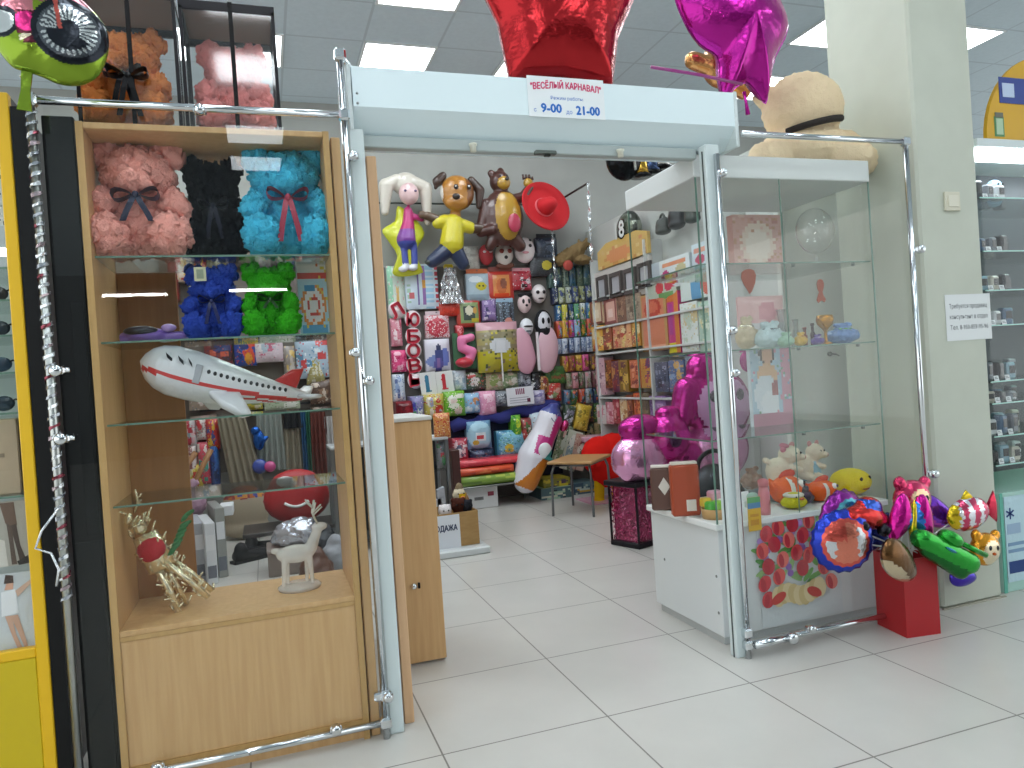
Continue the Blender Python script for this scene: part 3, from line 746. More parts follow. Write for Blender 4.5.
t = thing('star_balloon', 'large red foil star balloon standing on the shutter box', 'balloon', (c_.x, .06, c_.z-.3), 'foil stars on the shutter box')
B(T).pillow(star_outline(.362, .262, seg=7), .125, m('#ad2026', 'foil'), 10, p=2.6).build('balloon_body', t)
mb = B(T)
rim = star_outline(.362, .262, seg=7)
mb.prism([(q[0]*1.03, q[1]*1.03) for q in rim], -.0012, .0012, m('#c9a0a0', 'foil')); mb.build('crimped_rim', t)
c_ = P(736, 30, Y=.12); T = at(c_.x, .12, c_.z)
def pxs(x, y): q = P(x, y, Y=.12); return (q.x-c_.x, q.z-c_.z)
so = dense0([pxs(*q) for q in ((676, -12), (684, 20), (700, 44), (717, 56), (720, 78), (724, 99), (734, 88), (746, 82), (756, 91), (765, 102), (769, 82), (774, 58), (787, 28), (778, 0), (766, -24), (752, -42), (736, -82), (720, -48), (704, -34))], 3)
t = thing('star_balloon', 'magenta foil star balloon at the showcase end of the shutter box', 'balloon', (c_.x, .12, c_.z-.3), 'foil stars on the shutter box')
B(T).pillow(so, .13, m('#b01a8e', 'foil'), 12, p=1.5, c=pxs(738, 24)).build('balloon_body', t)
B(T).prism([(q[0]*1.03, q[1]*1.03) for q in so], -.0012, .0012, m('#a3358c', 'foil')).build('crimped_rim', t)
q = P(744, 92, Y=.06); B().tube([q, q+Vector((.0, -.01, -.05)), q+Vector((.005, -.01, -.10))], [.008, .006, .010], m('#b01a8e', 'foil'), 8).build('filling_neck', t)
# golden balloon behind it
c_ = P(722, 66, Y=.42); T = at(c_.x, .42, c_.z, .2, -.12)
gold = m('#c58f57', 'foil'); t = thing('gold_balloon', 'copper gold foil balloon half hidden behind the magenta star', 'balloon', c_-Vector((0, 0, .2)))
mb = B(T); skin(mb, [('e', (0, 0, 0), (.12, .08, .11)), ('c', (-.06, 0, -.01), (-.19, 0, .02), .05, .042), ('c', (.06, 0, .06), (.23, 0, .11), .045, .032), ('c', (.04, 0, -.08), (.12, 0, -.12), .05, .04)], gold, .012)
mb.build('balloon_body', t)
a, b_ = P(651, 67, Y=.03), P(742, 84, Y=.03)
tag(B().tube([a, a.lerp(b_, .5)+Vector((0, 0, .005)), b_], .007, m('#8d2a74', 'plastic'), 8).build('balloon_stick'), 'dark pink balloon stick lying on the shutter box', 'stick')

# green motorbike balloon in the top corner
c_ = P(52, 36, Y=-.10); T = at(c_.x, -.10, c_.z); S = 1/ ((P(100, 40, Y=-.1)-P(0, 40, Y=-.1)).x/100)
def px2(x, y): q = P(x, y, Y=-.10); return (q.x-c_.x, q.z-c_.z)
out = [px2(*q) for q in ((4, 58), (14, 68), (28, 72), (44, 78), (58, 84), (74, 86), (88, 83), (100, 74), (107, 58), (109, 42), (106, 28), (96, 14), (84, 2), (66, -14), (44, -22), (22, -22), (4, -14), (-8, 4), (-8, 30), (-4, 46))]
dense = dense0
wc = px2(73, 38); wr = (px2(109, 38)[0]-wc[0])
LIME = m('#7f9a2c', 'foil'); DK, GY, LG, MG, DR, PINK, YL = (m(h, 'foil') for h in ('#23272e', '#565b61', '#c3c7c6', '#c22a72', '#5c2430', '#c77a84', '#d6c32f'))
def moto(p):
    dx, dz = p.x-wc[0], p.z-wc[1]; rr = math.hypot(dx, dz)/wr; an = math.atan2(dz, dx); e = -p.x*S+0; x, y = 52+p.x*S, 36-p.z*S
    if abs(x-(62+(y-8)*.10)) < 2.2 and y < 36: return m('#c05a50', 'foil')
    if rr < 1.0:
        if rr > .82: return DK
        if rr > .74: return GY
        if rr < .30 or (an < -.6 and rr < .6) : return DK
        return LG if int((an+PI)*9) % 2 else GY
    if 18 < y < 44 and 22 < x < 44: return MG if math.hypot(x-32, y-30) < 11 else DR
    if abs(y-(46-.55*(x-30))) < 3 and 24 < x < 66: return m('#d8cdb0', 'foil')
    if abs(y-(40-.55*(x-30))) < 3.4 and 34 < x < 66: return YL
    if 30 < y < 54 and 28 < x < 58: return DR
    if math.hypot(x-8, y-30) < 17: return DK if math.hypot(x-8, y-30) > 12 else LG
    if y < 22 and x < 40: return PINK
    if y < 6: return m('#9a5a66', 'foil')
    return LIME
t = thing('motorbike_balloon', 'lime green foil balloon printed with a motorbike wheel, over the black panel', 'balloon', (c_.x, -.1, c_.z-.2))
B(T).pillow(dense(out, 9), .055, LIME, 46, cf=moto, p=3).build('balloon_body', t)
a = px2(27, 72); mb = B(T); tail(mb, (a[0], 0, a[1]), (-.12, 0, -1), .115, .024, LIME); mb.build('filling_neck', t)
B().tube([(XL, Yp-.014, 2.178), (XL-.004, -.09, 2.21), (c_.x-.06, -.10, c_.z-.13)], .003, SIL, 5).build('tie_ribbon', t)

# cream teddy lying on the glass showcase
def fuzzy(mb, prims, mt, voxel, amp, fr, T=None, cf=None):
    vs, fs, ns = remesh(prims, voxel, 3)
    vs = [v+n_*amp*noise.fractal(v*fr, 1.0, 2.0, 3) for v, n_ in zip(vs, ns)]
    if cf: mt = [cf(sum((vs[j] for j in f), Vector())/len(f)) for f in fs]
    mb.add(vs, fs, mt, True, T)
CREAM = m('#f0d9b4', 'plush')
b0 = P(806, 160, Y=.36); T = at(b0.x, .36, 2.122) @ Matrix.Diagonal((1.04, 1.05, 1.12, 1))
t = thing('teddy_bear', 'big cream teddy bear lying face down on the glass showcase', 'toy bear', (b0.x, .36, 2.122))
mb = B(T)
fuzzy(mb, [('e', (.0, .0, .105), (.235, .17, .105)), ('e', (-.02, -.02, .275), (.190, .17, .155)), ('e', (.15, .03, .345), (.06, .05, .055)), ('e', (-.17, .05, .35), (.055, .05, .05)),
           ('c', (-.20, -.04, .07), (-.30, -.06, .05), .07, .06), ('c', (.19, -.03, .11), (.31, -.04, .06), .085, .068), ('c', (.08, -.12, .06), (.17, -.17, .045), .06, .05)], CREAM, .010, .007, 45)
mb.build('body', t)
cl = B(T); cl.tube([(.168*math.cos(a_)-.01, .155*math.sin(a_)-.02, .185+.030*math.cos(a_)) for a_ in [PI*1.12+PI*.55*k/16 for k in range(17)]], .015, m('#2a2420', 'fabric'), 8); cl.build('neck_ribbon', t)

# ================================================================== glass showcase on a white base
gx0, gx1, gy0, gy1 = .718, 1.655, .115, .72
g = thing('glass_showcase', 'glass showcase with a white top and a white base cabinet', 'showcase', ((gx0+gx1)/2, .4, 0))
WB = m('#d3d7d8', 'satin')
B().box(gx0+.012, gx1-.01, gy0+.015, gy1-.01, .04, .505, WB, .003).build('base_cabinet', g)
B().box(gx0+.03, gx1-.03, gy0+.04, gy1-.03, 0, .04, m('#b9bdbd', 'satin')).build('plinth', g)
B().box(gx0-.006, gx1+.004, gy0, gy1+.004, .505, .535, m('#e2e5e4', 'satin'), .005).build('base_top', g)
B().box(gx0-.006, gx1+.006, gy0-.004, gy1+.01, 2.022, 2.12, m('#dde0df', 'satin'), .004).build('top_panel', g)
for x in (gx0, gx1-.006): B().box(x, x+.006, gy0, gy1, .535, 2.022, GLASS).build('side_glass', g)
B().box(gx0+.007, gx1-.007, gy0, gy0+.005, .535, 2.022, GLASS).build('front_glass', g)
mb = B()
for x, y in ((gx0, gy0-.001), (gx0, gy1), (gx1-.006, gy0-.001), (gx1-.006, gy1)): B().box(x-.001, x+.007, y, y+.003, .535, 2.022, GLASS_EDGE).build('glass_edge', g)
xm = P(786, 300, Y=gy0).x; B().box(xm-.002, xm+.003, gy0-.002, gy0-.0005, .535, 2.022, GLASS_EDGE).build('glass_edge', g)
GZ = (1.655, 1.278, .893)
for z in GZ:
    o = B().box(gx0+.008, gx1-.008, gy0+.012, gy1-.02, z-.006, z, SHELF_GLASS).build('glass_shelf', g)
    B().box(gx0+.008, gx1-.008, gy0+.009, gy0+.0119, z-.006, z, GLASS_EDGE).build('front_edge', o)
    B().box(gx0+.008, gx0+.011, gy0+.0125, gy1-.02, z-.0061, z+.0001, GLASS_EDGE).build('side_edge', o)
    for px in (800, 860):
        q = P(px, 300, Y=gy0).x; B().lathe([(.009, 0), (.009, .014)], m('#7f8580', 'metal'), (q, gy0+.03, z-.02), 10).build('shelf_pin', o)
for y, z in ((.16, .30), (.60, .28), (.16, .14)): B().ell((gx0+.011, y, z), (.004, .007, .007), m('#8b8f8f', 'metal'), None, 8).build('screw_cap', g)
# poster of red tulips on the base front
T, w_, h = rbox((752, 512, 838, 622), Y=gy0+.012)
T = at(T.translation.x+.025, gy0+.012, .050); w_ = .44; h = .455
ps = thing('tulip_poster', 'poster of red tulips in a basket on the white showcase base', 'poster', T.translation)
B(T).box(-w_/2, w_/2, -.0005, .002, 0, h, m('#cfd6d9', 'plastic')).build('sheet', ps)
rng = random.Random(12); mb = B(T); y = -.001
def flat(mb, cx, cz, rx, rz_, mt, y, rot=0, n=14):
    o_ = [(cx+rx*math.cos(2*PI*k/n)*math.cos(rot)-rz_*math.sin(2*PI*k/n)*math.sin(rot), y, cz+rx*math.cos(2*PI*k/n)*math.sin(rot)+rz_*math.sin(2*PI*k/n)*math.cos(rot)) for k in range(n)]
    mb.add(o_, [tuple(range(n))], mt)
for k in range(34): flat(mb, rng.uniform(-.16, .10), rng.uniform(.12, .42), .035, .011, m(rng.choice(('#4d8f3f', '#6aa551', '#8fb571'))), y-.0001*k, rng.uniform(-1.4, 1.4))
for k in range(26): flat(mb, rng.uniform(-.16, .10), rng.uniform(.18, .42), .013, .015, m(rng.choice(('#a07cc0', '#b592d0', '#8b63b0'))), y-.004-.0001*k)
for i, (cx, cz) in enumerate(((-.13, .38), (-.08, .40), (-.02, .405), (.05, .41), (.09, .35), (-.15, .31), (-.10, .33), (-.04, .34), (.02, .35), (.07, .30), (-.13, .24), (-.07, .26), (-.01, .28), (.04, .26), (.11, .26), (.15, .27), (-.15, .17), (-.09, .19), (.01, .21), (.13, .13), (-.14, .10), (.10, .20))):
    c0 = m(('#c93a42', '#d8574f', '#b92a38', '#e07268')[i % 4])
    flat(mb, cx, cz, .026, .036, c0, y-.008-.0002*i, rng.uniform(-.3, .3)); flat(mb, cx-.006, cz-.004, .011, .030, m('#b02233'), y-.0081-.0002*i, rng.uniform(-.2, .2))
for k in range(9): flat(mb, -.10+.022*k, .105+.012*math.sin(k), .026, .045, m(('#d9c89a', '#c9b37e')[k % 2]), y-.014-.0002*k, .1)
for sx in (-.10, .05): flat(mb, sx, .10, .035, .02, m('#c0392f'), y-.017, .6 if sx < 0 else -.6)
mb.v = [Vector((T.translation.x-.012+(v.x-T.translation.x)*1.28, v.y, T.translation.z+.02+(v.z-T.translation.z)*1.03)) for v in mb.v]; mb.build('printed_flowers', ps)
T, w_, h = rbox((748, 497, 761, 531), Y=gy0-.006)
tg = thing('price_tag', 'yellow paper tag with a blue and green top hanging at the showcase corner', 'tag', T.translation)
B(T).grid(w_, h, 0, ['#dcae2c', ('r', 0, .66, 1, 1, '#4f86b0'), ('r', 0, .84, 1, 1, '#5aa05f'), ('r', .2, .2, .8, .3, '#c98f24'), ('r', .2, .4, .8, .5, '#c98f24')], 6, 12).box(-w_/2, w_/2, .0005, .002, 0, h, m('#dcae2c')).build('paper', tg)
# ================================================================== showcase contents
def one(mb, name, label, cat, group=None): return tag(mb.build(name), label, cat, group)
def boxpat(T, w_, h, d, pat, side, nx, nz, fin='plastic', seed=1):
    return B(T).box(-w_/2, w_/2, .001, d, 0, h, m(side, fin), .002), B(T).grid(w_, h, 0, pat, nx, nz, seed=seed, fin=fin)
def printed_box(T, w_, h, d, pat, side, nx, nz, name, label, cat, group=None, seed=1, front='printed_front'):
    t = thing(name, label, cat, T.translation, group)
    a, b_ = boxpat(T, w_, h, d, pat, side, nx, nz, seed=seed); a.build('carton', t); b_.build(front, t)
    return t
def onshelf(box, Y, z, rz=0, tilt=0):
    T, w_, h = rbox(box, Y=Y); p = T.translation; return at(p.x, Y, z, rz, tilt), w_, h
Z1, Z2, Z3, Z0 = 1.655, 1.278, .893, .535
T, w_, h = onshelf((733, 202, 781, 263), .46, Z1)
printed_box(T, w_, h*.96, .05, ['#d9a79c', ('e', .5, .5, .36, .38, '#e6cdbd'), ('e', .5, .5, .2, .22, '#ecdcd0'), ('n', .22, ['#c98a82', '#d6a08f', '#e2b9ab', '#cc9a7f']), ('e', .5, .48, .26, .26, '#ead9cc')], '#d39d94', 16, 20, 'gift_package', 'rose pink gift package with a cream centre on the upper showcase shelf', 'package', seed=5)
T, w_, h = onshelf((737, 270, 782, 306), .42, Z2+.135)
t = thing('cushion_package', 'pale pink cushion pack standing behind the brown heart in the showcase', 'package', (T.translation.x, .42, Z2))
T = at(T.translation.x, .42, Z2)
B(T).box(-.05, .05, .0, .06, 0, .06, m('#dfe2e0', 'satin'), .005).build('stand', t)
mb = B(T); mb.grid(w_, .20, .0, ['#e3b3b4', ('e', .55, .6, .22, .24, '#d98f98'), ('r', 0, 0, 1, .35, '#d9d2d6')], 14, 12, z0=.06, bulge=.03).box(-w_/2, w_/2, .001, .02, .06, .26, m('#dba9ac', 'plastic'), .006); mb.build('cushion', t)
# clear round bowl shaped balloon
q = P(815, 233, Y=.34); CLB = glassmat('clear_balloon', (.97, .97, .97), 2.4, .02)
t = thing('clear_balloon', 'clear transparent balloon on the upper showcase shelf', 'balloon', (q.x, .34, Z1))
B().ell((q.x, .34, q.z+.01), (.10, .075, .112), CLB, None, 28).build('balloon_body', t)
B().lathe([(.004, 0), (.012, .008), (.006, .02), (.010, .03)], CLB, (q.x, .34, q.z-.135), 12).build('neck', t)
B().lathe([(.03, 0), (.03, .006), (.006, .01), (.005, q.z-.125-Z1)], CLB, (q.x, .34, Z1), 14).build('holder', t)
# brown heart and figure stickers on the glass front
def heart(n=28): return [(.5*(16*math.sin(a)**3)/16, .5*(13*math.cos(a)-5*math.cos(2*a)-2*math.cos(3*a)-math.cos(4*a))/16) for a in [2*PI*k/n for k in range(n)]]
def blade(box, Y, out, mt, name, label, cat, th=.003, rot=0):
    T, w_, h = rbox(box, Y=Y); T = T @ Matrix.Rotation(rot, 4, 'Y'); x0 = min(o_[0] for o_ in out); x1 = max(o_[0] for o_ in out); z0 = min(o_[1] for o_ in out); z1 = max(o_[1] for o_ in out)
    return one(B(T).prism([((o_[0]-(x0+x1)/2)/(x1-x0)*w_, (o_[1]-z0)/(z1-z0)*h) for o_ in out], -th, 0, mt), name, label, cat)
BRN = m('#94472d', 'satin')
blade((741, 269, 756, 294), gy0-.002, [(0, 0), (.12, .1), (.3, .45), (.36, .75), (.28, .95), (.1, 1.02), (-.12, 1), (-.3, .9), (-.36, .68), (-.26, .42), (-.06, .12)], BRN, 'leaf_sticker', 'brown drop shaped sticker on the showcase glass in front of the pink cushion', 'sticker')
blade((816, 279, 825, 303), gy0-.002, [(-.2, 0), (-.3, .12), (-.22, .3), (-.12, .45), (-.2, .6), (-.24, .78), (-.16, .95), (0, 1), (.16, .95), (.24, .78), (.18, .6), (.1, .45), (.16, .3), (.3, .15), (.2, .02), (0, .1)], BRN, 'figure_sticker', 'brown bowling pin shaped sticker on the showcase glass above the gold goblet', 'sticker')
# gold goblet
q = P(826, 340, Y=.24)
one(B(Matrix.Translation((q.x, .24, Z2)) @ Matrix.Diagonal((1.2, 1.2, 1.15, 1))).lathe([(.024, 0), (.024, .006), (.006, .014), (.0055, .055), (.012, .065), (.030, .085), (.034, .104), (.030, .122), (.027, .122), (.025, .10), (.004, .08)], m('#b8811f', 'foil'), n=20), 'goblet', 'gold goblet on the middle showcase shelf', 'goblet')
VASE = glassmat('vase_glass', (.86, .88, .88), 2.2, .03)
for px, sc, lb in ((782, 1.0, 'tall clear glass vase on the middle showcase shelf beside the pink cushion'), (796, .72, 'shorter clear glass vase between the tall vase and the gold goblet')):
    q = P(px, 333, Y=.36); one(B().lathe([(.03*sc, 0), (.034*sc, .02*sc), (.024*sc, .09*sc), (.016*sc, .13*sc), (.017*sc, .17*sc), (.024*sc, .185*sc), (.021*sc, .185*sc), (.014*sc, .16*sc), (.014*sc, .12*sc), (.02*sc, .08*sc), (.002, .015)], VASE, (q.x, .36, Z2), 20), 'glass_vase', lb, 'vase')
for px, hh, c1, lb in ((805, .085, '#8a4638', 'slim reddish brown bottle on the middle showcase shelf'), (813, .10, '#4b3436', 'dark slim bottle beside the gold goblet')):
    q = P(px, 338, Y=.38); one(B().lathe([(.012, 0), (.013, hh*.6), (.007, hh*.7), (.007, hh), (.010, hh), (.010, hh*1.12)], m(c1, 'plastic'), (q.x, .38, Z2), 14), 'bottle', lb, 'bottle')
def lump(px, py0, py1, Y, z, col, label, w_=1.0, name='gift_bag', cat='gift', ribbon=None, seed=1):
    q = P(px, py1, Y=Y); hh = P(px, py0, Y=Y).z-P(px, py1, Y=Y).z; t = thing(name, label, cat, (q.x, Y, z)); T = at(q.x, Y, z)
    rng = random.Random(seed); mb = B(T); r = hh*.45*w_
    fuzzy(mb, [('e', (0, 0, hh*.38), (r, r*.75, hh*.38)), ('e', (0, 0, hh*.72), (r*.45, r*.4, hh*.2)), ('e', (-r*.3, -.005, hh*.88), (r*.35, r*.2, hh*.12)), ('e', (r*.35, 0, hh*.9), (r*.35, r*.2, hh*.12))], m(col, 'plastic'), hh*.05, hh*.05, 60); mb.build('bag', t)
    if ribbon: B(T).tube([(r*.5*math.cos(a), r*.42*math.sin(a), hh*.68) for a in [2*PI*k/14 for k in range(14)]], hh*.05, m(ribbon, 'foil'), 6, closed=True).build('ribbon', t)
lump(747, 307, 341, .30, Z2, '#c9b594', 'beige gauze gift pouch at the corner of the middle showcase shelf', .8, seed=2, ribbon='#e0d6c0')
lump(770, 316, 343, .26, Z2, '#b9cdd2', 'pale blue and white gift bag on the middle showcase shelf', 1.5, seed=3, ribbon='#8fa0a8')
lump(786, 330, 345, .20, Z2, '#9cc0a8', 'small mint green wrapped sweet on the middle showcase shelf', 1.4, seed=7)
lump(801, 331, 345, .20, Z2, '#c9a03a', 'small yellow and green wrapped gift near the shelf front', 1.2, seed=4, ribbon='#b8402f')
lump(818, 333, 344, .22, Z2, '#5a3f8f', 'purple and white wrapped gift below the gold goblet', 1.5, seed=5, ribbon='#e6e2ee')
lump(843, 320, 341, .27, Z2, '#5f86c0', 'blue gauze bag with a green bow on the middle showcase shelf', 1.9, seed=6, ribbon='#6cc04a')
# printed picture with a woman in a gown
T, w_, h = onshelf((752, 347, 792, 434), .50, Z3)
printed_box(T, w_, h*.98, .03, ['#a9c0d4', ('r', .74, 0, 1, 1, '#cc8fa6'), ('n', .18, ['#8aa8c4', '#c5d2de', '#d48aa0', '#7fa58c']), ('e', .42, .86, .2, .14, '#4a3630'), ('e', .42, .82, .12, .10, '#d9a98a'), ('r', .36, .70, .50, .80, '#d9a98a'), ('e', .40, .58, .26, .16, '#dcae84'), ('e', .36, .36, .30, .24, '#d6dbe6'), ('e', .44, .26, .22, .16, '#e2e3ec'), ('e', .58, .44, .08, .1, '#a04b4a'), ('r', 0, .0, 1, .14, '#c0889c')], '#c8d0da', 20, 34, 'fairy_tale_picture', 'tall printed picture of a woman in a pale gown inside the showcase', 'picture', seed=8)
# plush pigs
def pig(px0, px1, py0, z, Y, face, bodyc, label, bowc=None, dress=None):
    a, b_ = P(px0, 470, Y=Y), P(px1, 470, Y=Y); s_ = b_.x-a.x; top = P((px0+px1)/2, py0, Y=Y).z; hh = top-z
    t = thing('plush_pig', label, 'plush toy', ((a.x+b_.x)/2, Y, z), 'plush pigs in the showcase'); T = at((a.x+b_.x)/2, Y, z) @ Matrix.Diagonal((s_, s_, hh, 1))
    mb = B(T)
    fuzzy(mb, [('e', (-.16, 0, .34), (.26, .24, .33)), ('e', (.12, -.06, .72), (.24, .22, .22)), ('c', (.28, -.14, .66), (.36, -.16, .64), .10, .085), ('c', (-.05, -.16, .2), (.12, -.30, .08), .10, .09), ('c', (-.28, -.1, .16), (-.18, -.28, .08), .10, .09), ('c', (.05, -.14, .42), (.22, -.24, .36), .085, .075), ('e', (-.42, .02, .62), (.09, .07, .08))], m(bodyc, 'plush'), .03, .012, 12); mb.build('body', t)
    for x, r in ((.0, -.4), (.22, .4)): B(T).ell((x, -.02, .92), (.07, .04, .10), m('#d99a9a', 'plush'), (0, r, 0), 10).build('ear', t)
    B(T).ell((.405, -.17, .64), (.03, .065, .06), m('#d59f94', 'plush'), None, 12).build('snout', t)
    for x, y in ((.14, -.265), (.28, -.23)): B(T).ell((x, y, .76), (.022, .02, .03), BLACK, None, 8).build('eye', t)
    if bowc: B(T).ell((-.03, -.1, .95), (.12, .08, .06), m(bowc, 'plush'), (0, .3, 0), 10).ell((-.08, -.12, .86), (.07, .06, .07), m(bowc, 'plush'), None, 10).build('hair_bow', t)
    if dress: B(T).lathe([(.27, .02), (.28, .10), (.24, .38), (.18, .50)], m(dress, 'fabric'), (.0, .0, 0), 18).build('shirt', t)
pig(764, 803, 443, Z0+.075, .40, 1, '#eadbc6', 'cream plush pig with a pink hair bow in the bottom of the showcase', '#d98a9c')
pig(795, 826, 441, Z0+.06, .48, 1, '#eedac6', 'cream plush pig in a pale blue shirt in the bottom of the showcase', None, '#8fb8d0')
q = P(786, 505, Y=.42); one(B().box(q.x-.10, q.x+.14, .34, .58, Z0, Z0+.058, m('#6c7478', 'satin'), .004), 'display_block', 'grey display block under the two plush pigs', 'block')
# orange plush clownfish
def fish(px0, px1, py0, py1, Y, z, label, seed=1):
    a, b_ = P(px0, py1, Y=Y), P(px1, py1, Y=Y); w_ = b_.x-a.x; hh = P(px0, py0, Y=Y).z-a.z; t = thing('plush_fish', label, 'plush toy', ((a.x+b_.x)/2, Y, z), 'orange plush fish'); T = at((a.x+b_.x)/2, Y, z)
    mb = B(T); fuzzy(mb, [('e', (0, 0, hh*.42), (w_*.42, w_*.32, hh*.42)), ('c', (-w_*.3, 0, hh*.45), (-w_*.46, 0, hh*.75), hh*.16, hh*.08)], m('#ef6a2e', 'plush'), w_*.05, w_*.012, 40); mb.build('body', t)
    B(T).ell((w_*.02, -w_*.01, hh*.84), (w_*.24, w_*.06, hh*.16), m('#d6452a', 'plush'), (0, -.2, 0), 10).build('fin', t)
    for e in (-1, 1): B(T).ell((w_*.22, e*w_*.20-w_*.03, hh*.6), (w_*.09, w_*.06, hh*.12), m('#eceae4', 'plastic'), None, 10).ell((w_*.27, e*w_*.23-w_*.04, hh*.61), (w_*.045, w_*.03, hh*.07), BLACK, None, 8).build('eye', t)
    B(T).lathe([(.43*w_, -hh*.07), (.435*w_, 0), (.43*w_, hh*.07)], m('#e9e4da', 'plush'), n=18, T=Matrix.Translation((-w_*.05, 0, hh*.42)) @ Matrix.Rotation(PI/2, 4, 'Y') @ Matrix.Diagonal((hh*.40/(.43*w_), .75, 1, 1))).build('stripe', t)
fish(806, 838, 481, 507, .26, Z0, 'orange plush fish beside the yellow smiley ball in the showcase')
fish(770, 806, 478, 513, .30, Z0, 'orange plush fish behind the yellow chick toy in the showcase')
# yellow smiling ball
a, b_ = P(834, 494, Y=.30), P(868, 494, Y=.30); r = (b_.x-a.x)/2; q = (a+b_)/2
t = thing('smiley_ball', 'yellow plush ball with a smiling face in the showcase', 'plush toy', (q.x, .30, Z0)); T = at(q.x, .30, Z0+r*.64, .25) @ Matrix.Diagonal((1, 1, .70, 1))
B(T).ell((0, 0, 0), (r, r*.9, r*.9), m('#e6cf1f', 'plush'), None, 24).build('ball', t)
for x in (-.34, .30): B(T).ell((x*r, -r*.78, r*.30), (r*.10, r*.06, r*.14), BLACK, None, 10).build('eye', t)
B(T).tube([(r*.55*math.sin(a_), -r*.80*math.cos(a_*.8), -.12*r-r*.28*math.cos(a_*1.3)) for a_ in [-.9+.2*k for k in range(10)]], r*.055, m('#7a2a1a'), 6).build('mouth', t)
# yellow-green chick toy
a, b_ = P(783, 513, Y=.20), P(806, 513, Y=.20); w_ = b_.x-a.x; hh = .075
t = thing('chick_toy', 'small yellow and orange chick toy at the showcase front', 'toy', ((a.x+b_.x)/2, .20, Z0)); T = at((a.x+b_.x)/2, .20, Z0)
mb = B(T); skin(mb, [('e', (0, 0, hh*.38), (w_*.5, w_*.42, hh*.38)), ('e', (0, -.004, hh*.72), (w_*.36, w_*.34, hh*.28))], m('#c9c22e', 'plush'), .005); mb.build('body', t)
B(T).lathe([(w_*.37, 0), (w_*.37, hh*.10), (w_*.30, hh*.18)], m('#dfd8c8', 'plush'), (0, 0, hh*.76), 16).build('cap', t)
B(T).ell((.005, -w_*.38, hh*.66), (w_*.12, .006, hh*.08), m('#c96a2a'), None, 10).build('beak', t)
for x in (-.15, .2): B(T).ell((x*w_, -w_*.33, hh*.78), (.004, .003, .005), BLACK, None, 8).build('eye', t)
# pink bottle with a bead
q = P(765, 512, Y=.17); t = thing('bubble_bottle', 'tall pink bottle standing at the showcase corner', 'bottle', (q.x, .17, Z0))
B().lathe([(.024, 0), (.026, .02), (.025, .10), (.021, .112), (.021, .125)], m('#d77f86', 'plastic'), (q.x, .17, Z0), 18).build('body', t)
B().lathe([(.023, .125), (.024, .152), (.012, .16)], m('#c9646f', 'plastic'), (q.x, .17, Z0), 18).build('cap', t)
lump(752, 455, 478, .45, Z0+.06, '#7d5a44', 'dark brown plush toy in the corner of the showcase', 1.2, name='plush_toy', cat='plush toy', seed=11)
lump(803, 470, 488, .26, Z0+.0, '#3b3b40', 'dark grey plush toy between the pigs and the orange fish', 1.4, name='plush_toy', cat='plush toy', seed=12)
q = P(752, 505, Y=.34); one(B().box(q.x-.03, q.x+.03, .30, .36, Z0, Z0+.03, m('#cfd6d2'), .004).ell((q.x, .33, Z0+.05), (.03, .03, .022), m('#9fc0b0', 'plastic'), None, 12), 'toy_tub', 'small pale green tub at the showcase corner', 'tub')
# things on the base seen from the entrance side
def gift_box(box, Y, z, c1, c2, shape, rz, label, d=.05):
    T, w_, h = onshelf(box, Y, z, rz); t = thing('gift_box', label, 'gift box', T.translation); w_ = w_/max(.4, math.cos(rz))*.9
    B(T).box(-w_/2, w_/2, 0, d, 0, h, m(c1, 'satin'), .008).build('carton', t)
    if shape == 'd': B(T).add([(0, -.001, h*.36), (w_*.22, -.001, h*.56), (0, -.001, h*.78), (-w_*.22, -.001, h*.56)], [(0, 1, 2, 3)], m('#d8d4cc')).build('label', t)
    else: B(T).box(w_*.0, w_*.34, -.002, 0, h*.10, h*.32, m('#d8d4cc')).build('label', t)
    B(T).box(-w_*.46, w_*.46, .004, d-.004, h, h+.012, m(c2, 'satin'), .004).build('lid', t)
gift_box((653, 471, 676, 514), .52, Z0, '#5d3f35', '#e0d8d0', 'd', -.5, 'dark brown gift box with a white diamond on the white showcase base')
gift_box((673, 469, 699, 521), .34, Z0, '#a5492f', '#d9cfc4', 'l', -.35, 'red brown gift box with a white square label on the white showcase base')
q = P(709, 522, Y=.22); t = thing('gift_basket', 'round tan basket with green, yellow and white toys on the showcase base', 'basket', (q.x+.05, .24, Z0)); T = at(q.x+.05, .24, Z0)
B(T).lathe([(.058, 0), (.064, .045), (.060, .045), (.056, .008)], m('#c39a62', 'satin'), n=24).build('bowl', t)
for i, (x, y, z, r, c_) in enumerate(((-.03, -.015, .055, .024, '#4fae3e'), (-.005, -.03, .06, .022, '#8cc83a'), (.03, -.01, .06, .026, '#e8e6da'), (-.035, .02, .07, .022, '#d8b832'), (.02, .02, .085, .032, '#d7a3b4'), (-.01, .01, .05, .028, '#7a9aa0'))):
    B(T).box(x-r, x+r, y-r, y+r, z-r, z+r, m(c_, 'plastic'), .008).build('packet', t)

# ================================================================== red floor box with mini foil balloons
p0, p1, p2 = P(877, 625, Z=0), P(908, 641, Z=0), P(942, 636, Z=0)
ang = math.atan2(p2.y-p1.y, p2.x-p1.x); hz = .335
cx, cy = (p0+p2).x/2, (p0+p2).y/2; cx -= .0
T = at(cx+.015, cy+.015, 0, ang); bw, bd = (p2-p1).length, .19
t = thing('floor_box', 'red square box on the floor holding the mini foil balloons', 'box', (cx, cy, 0)); RB = m('#a81c22', 'satin'); e = .006
mb = B(T); h2, d2 = bw/2, bd/2
B(T).box(-h2, h2, -d2, -d2+e, 0, hz, RB).box(-h2, h2, d2-e, d2, 0, hz, RB).box(-h2, -h2+e, -d2+e, d2-e, 0, hz, RB).box(h2-e, h2, -d2+e, d2-e, 0, hz, RB).box(-h2+e, h2-e, -d2+e, d2-e, 0, .01, RB).build('carton', t)
bc = T @ Vector((0, 0, hz*.4))
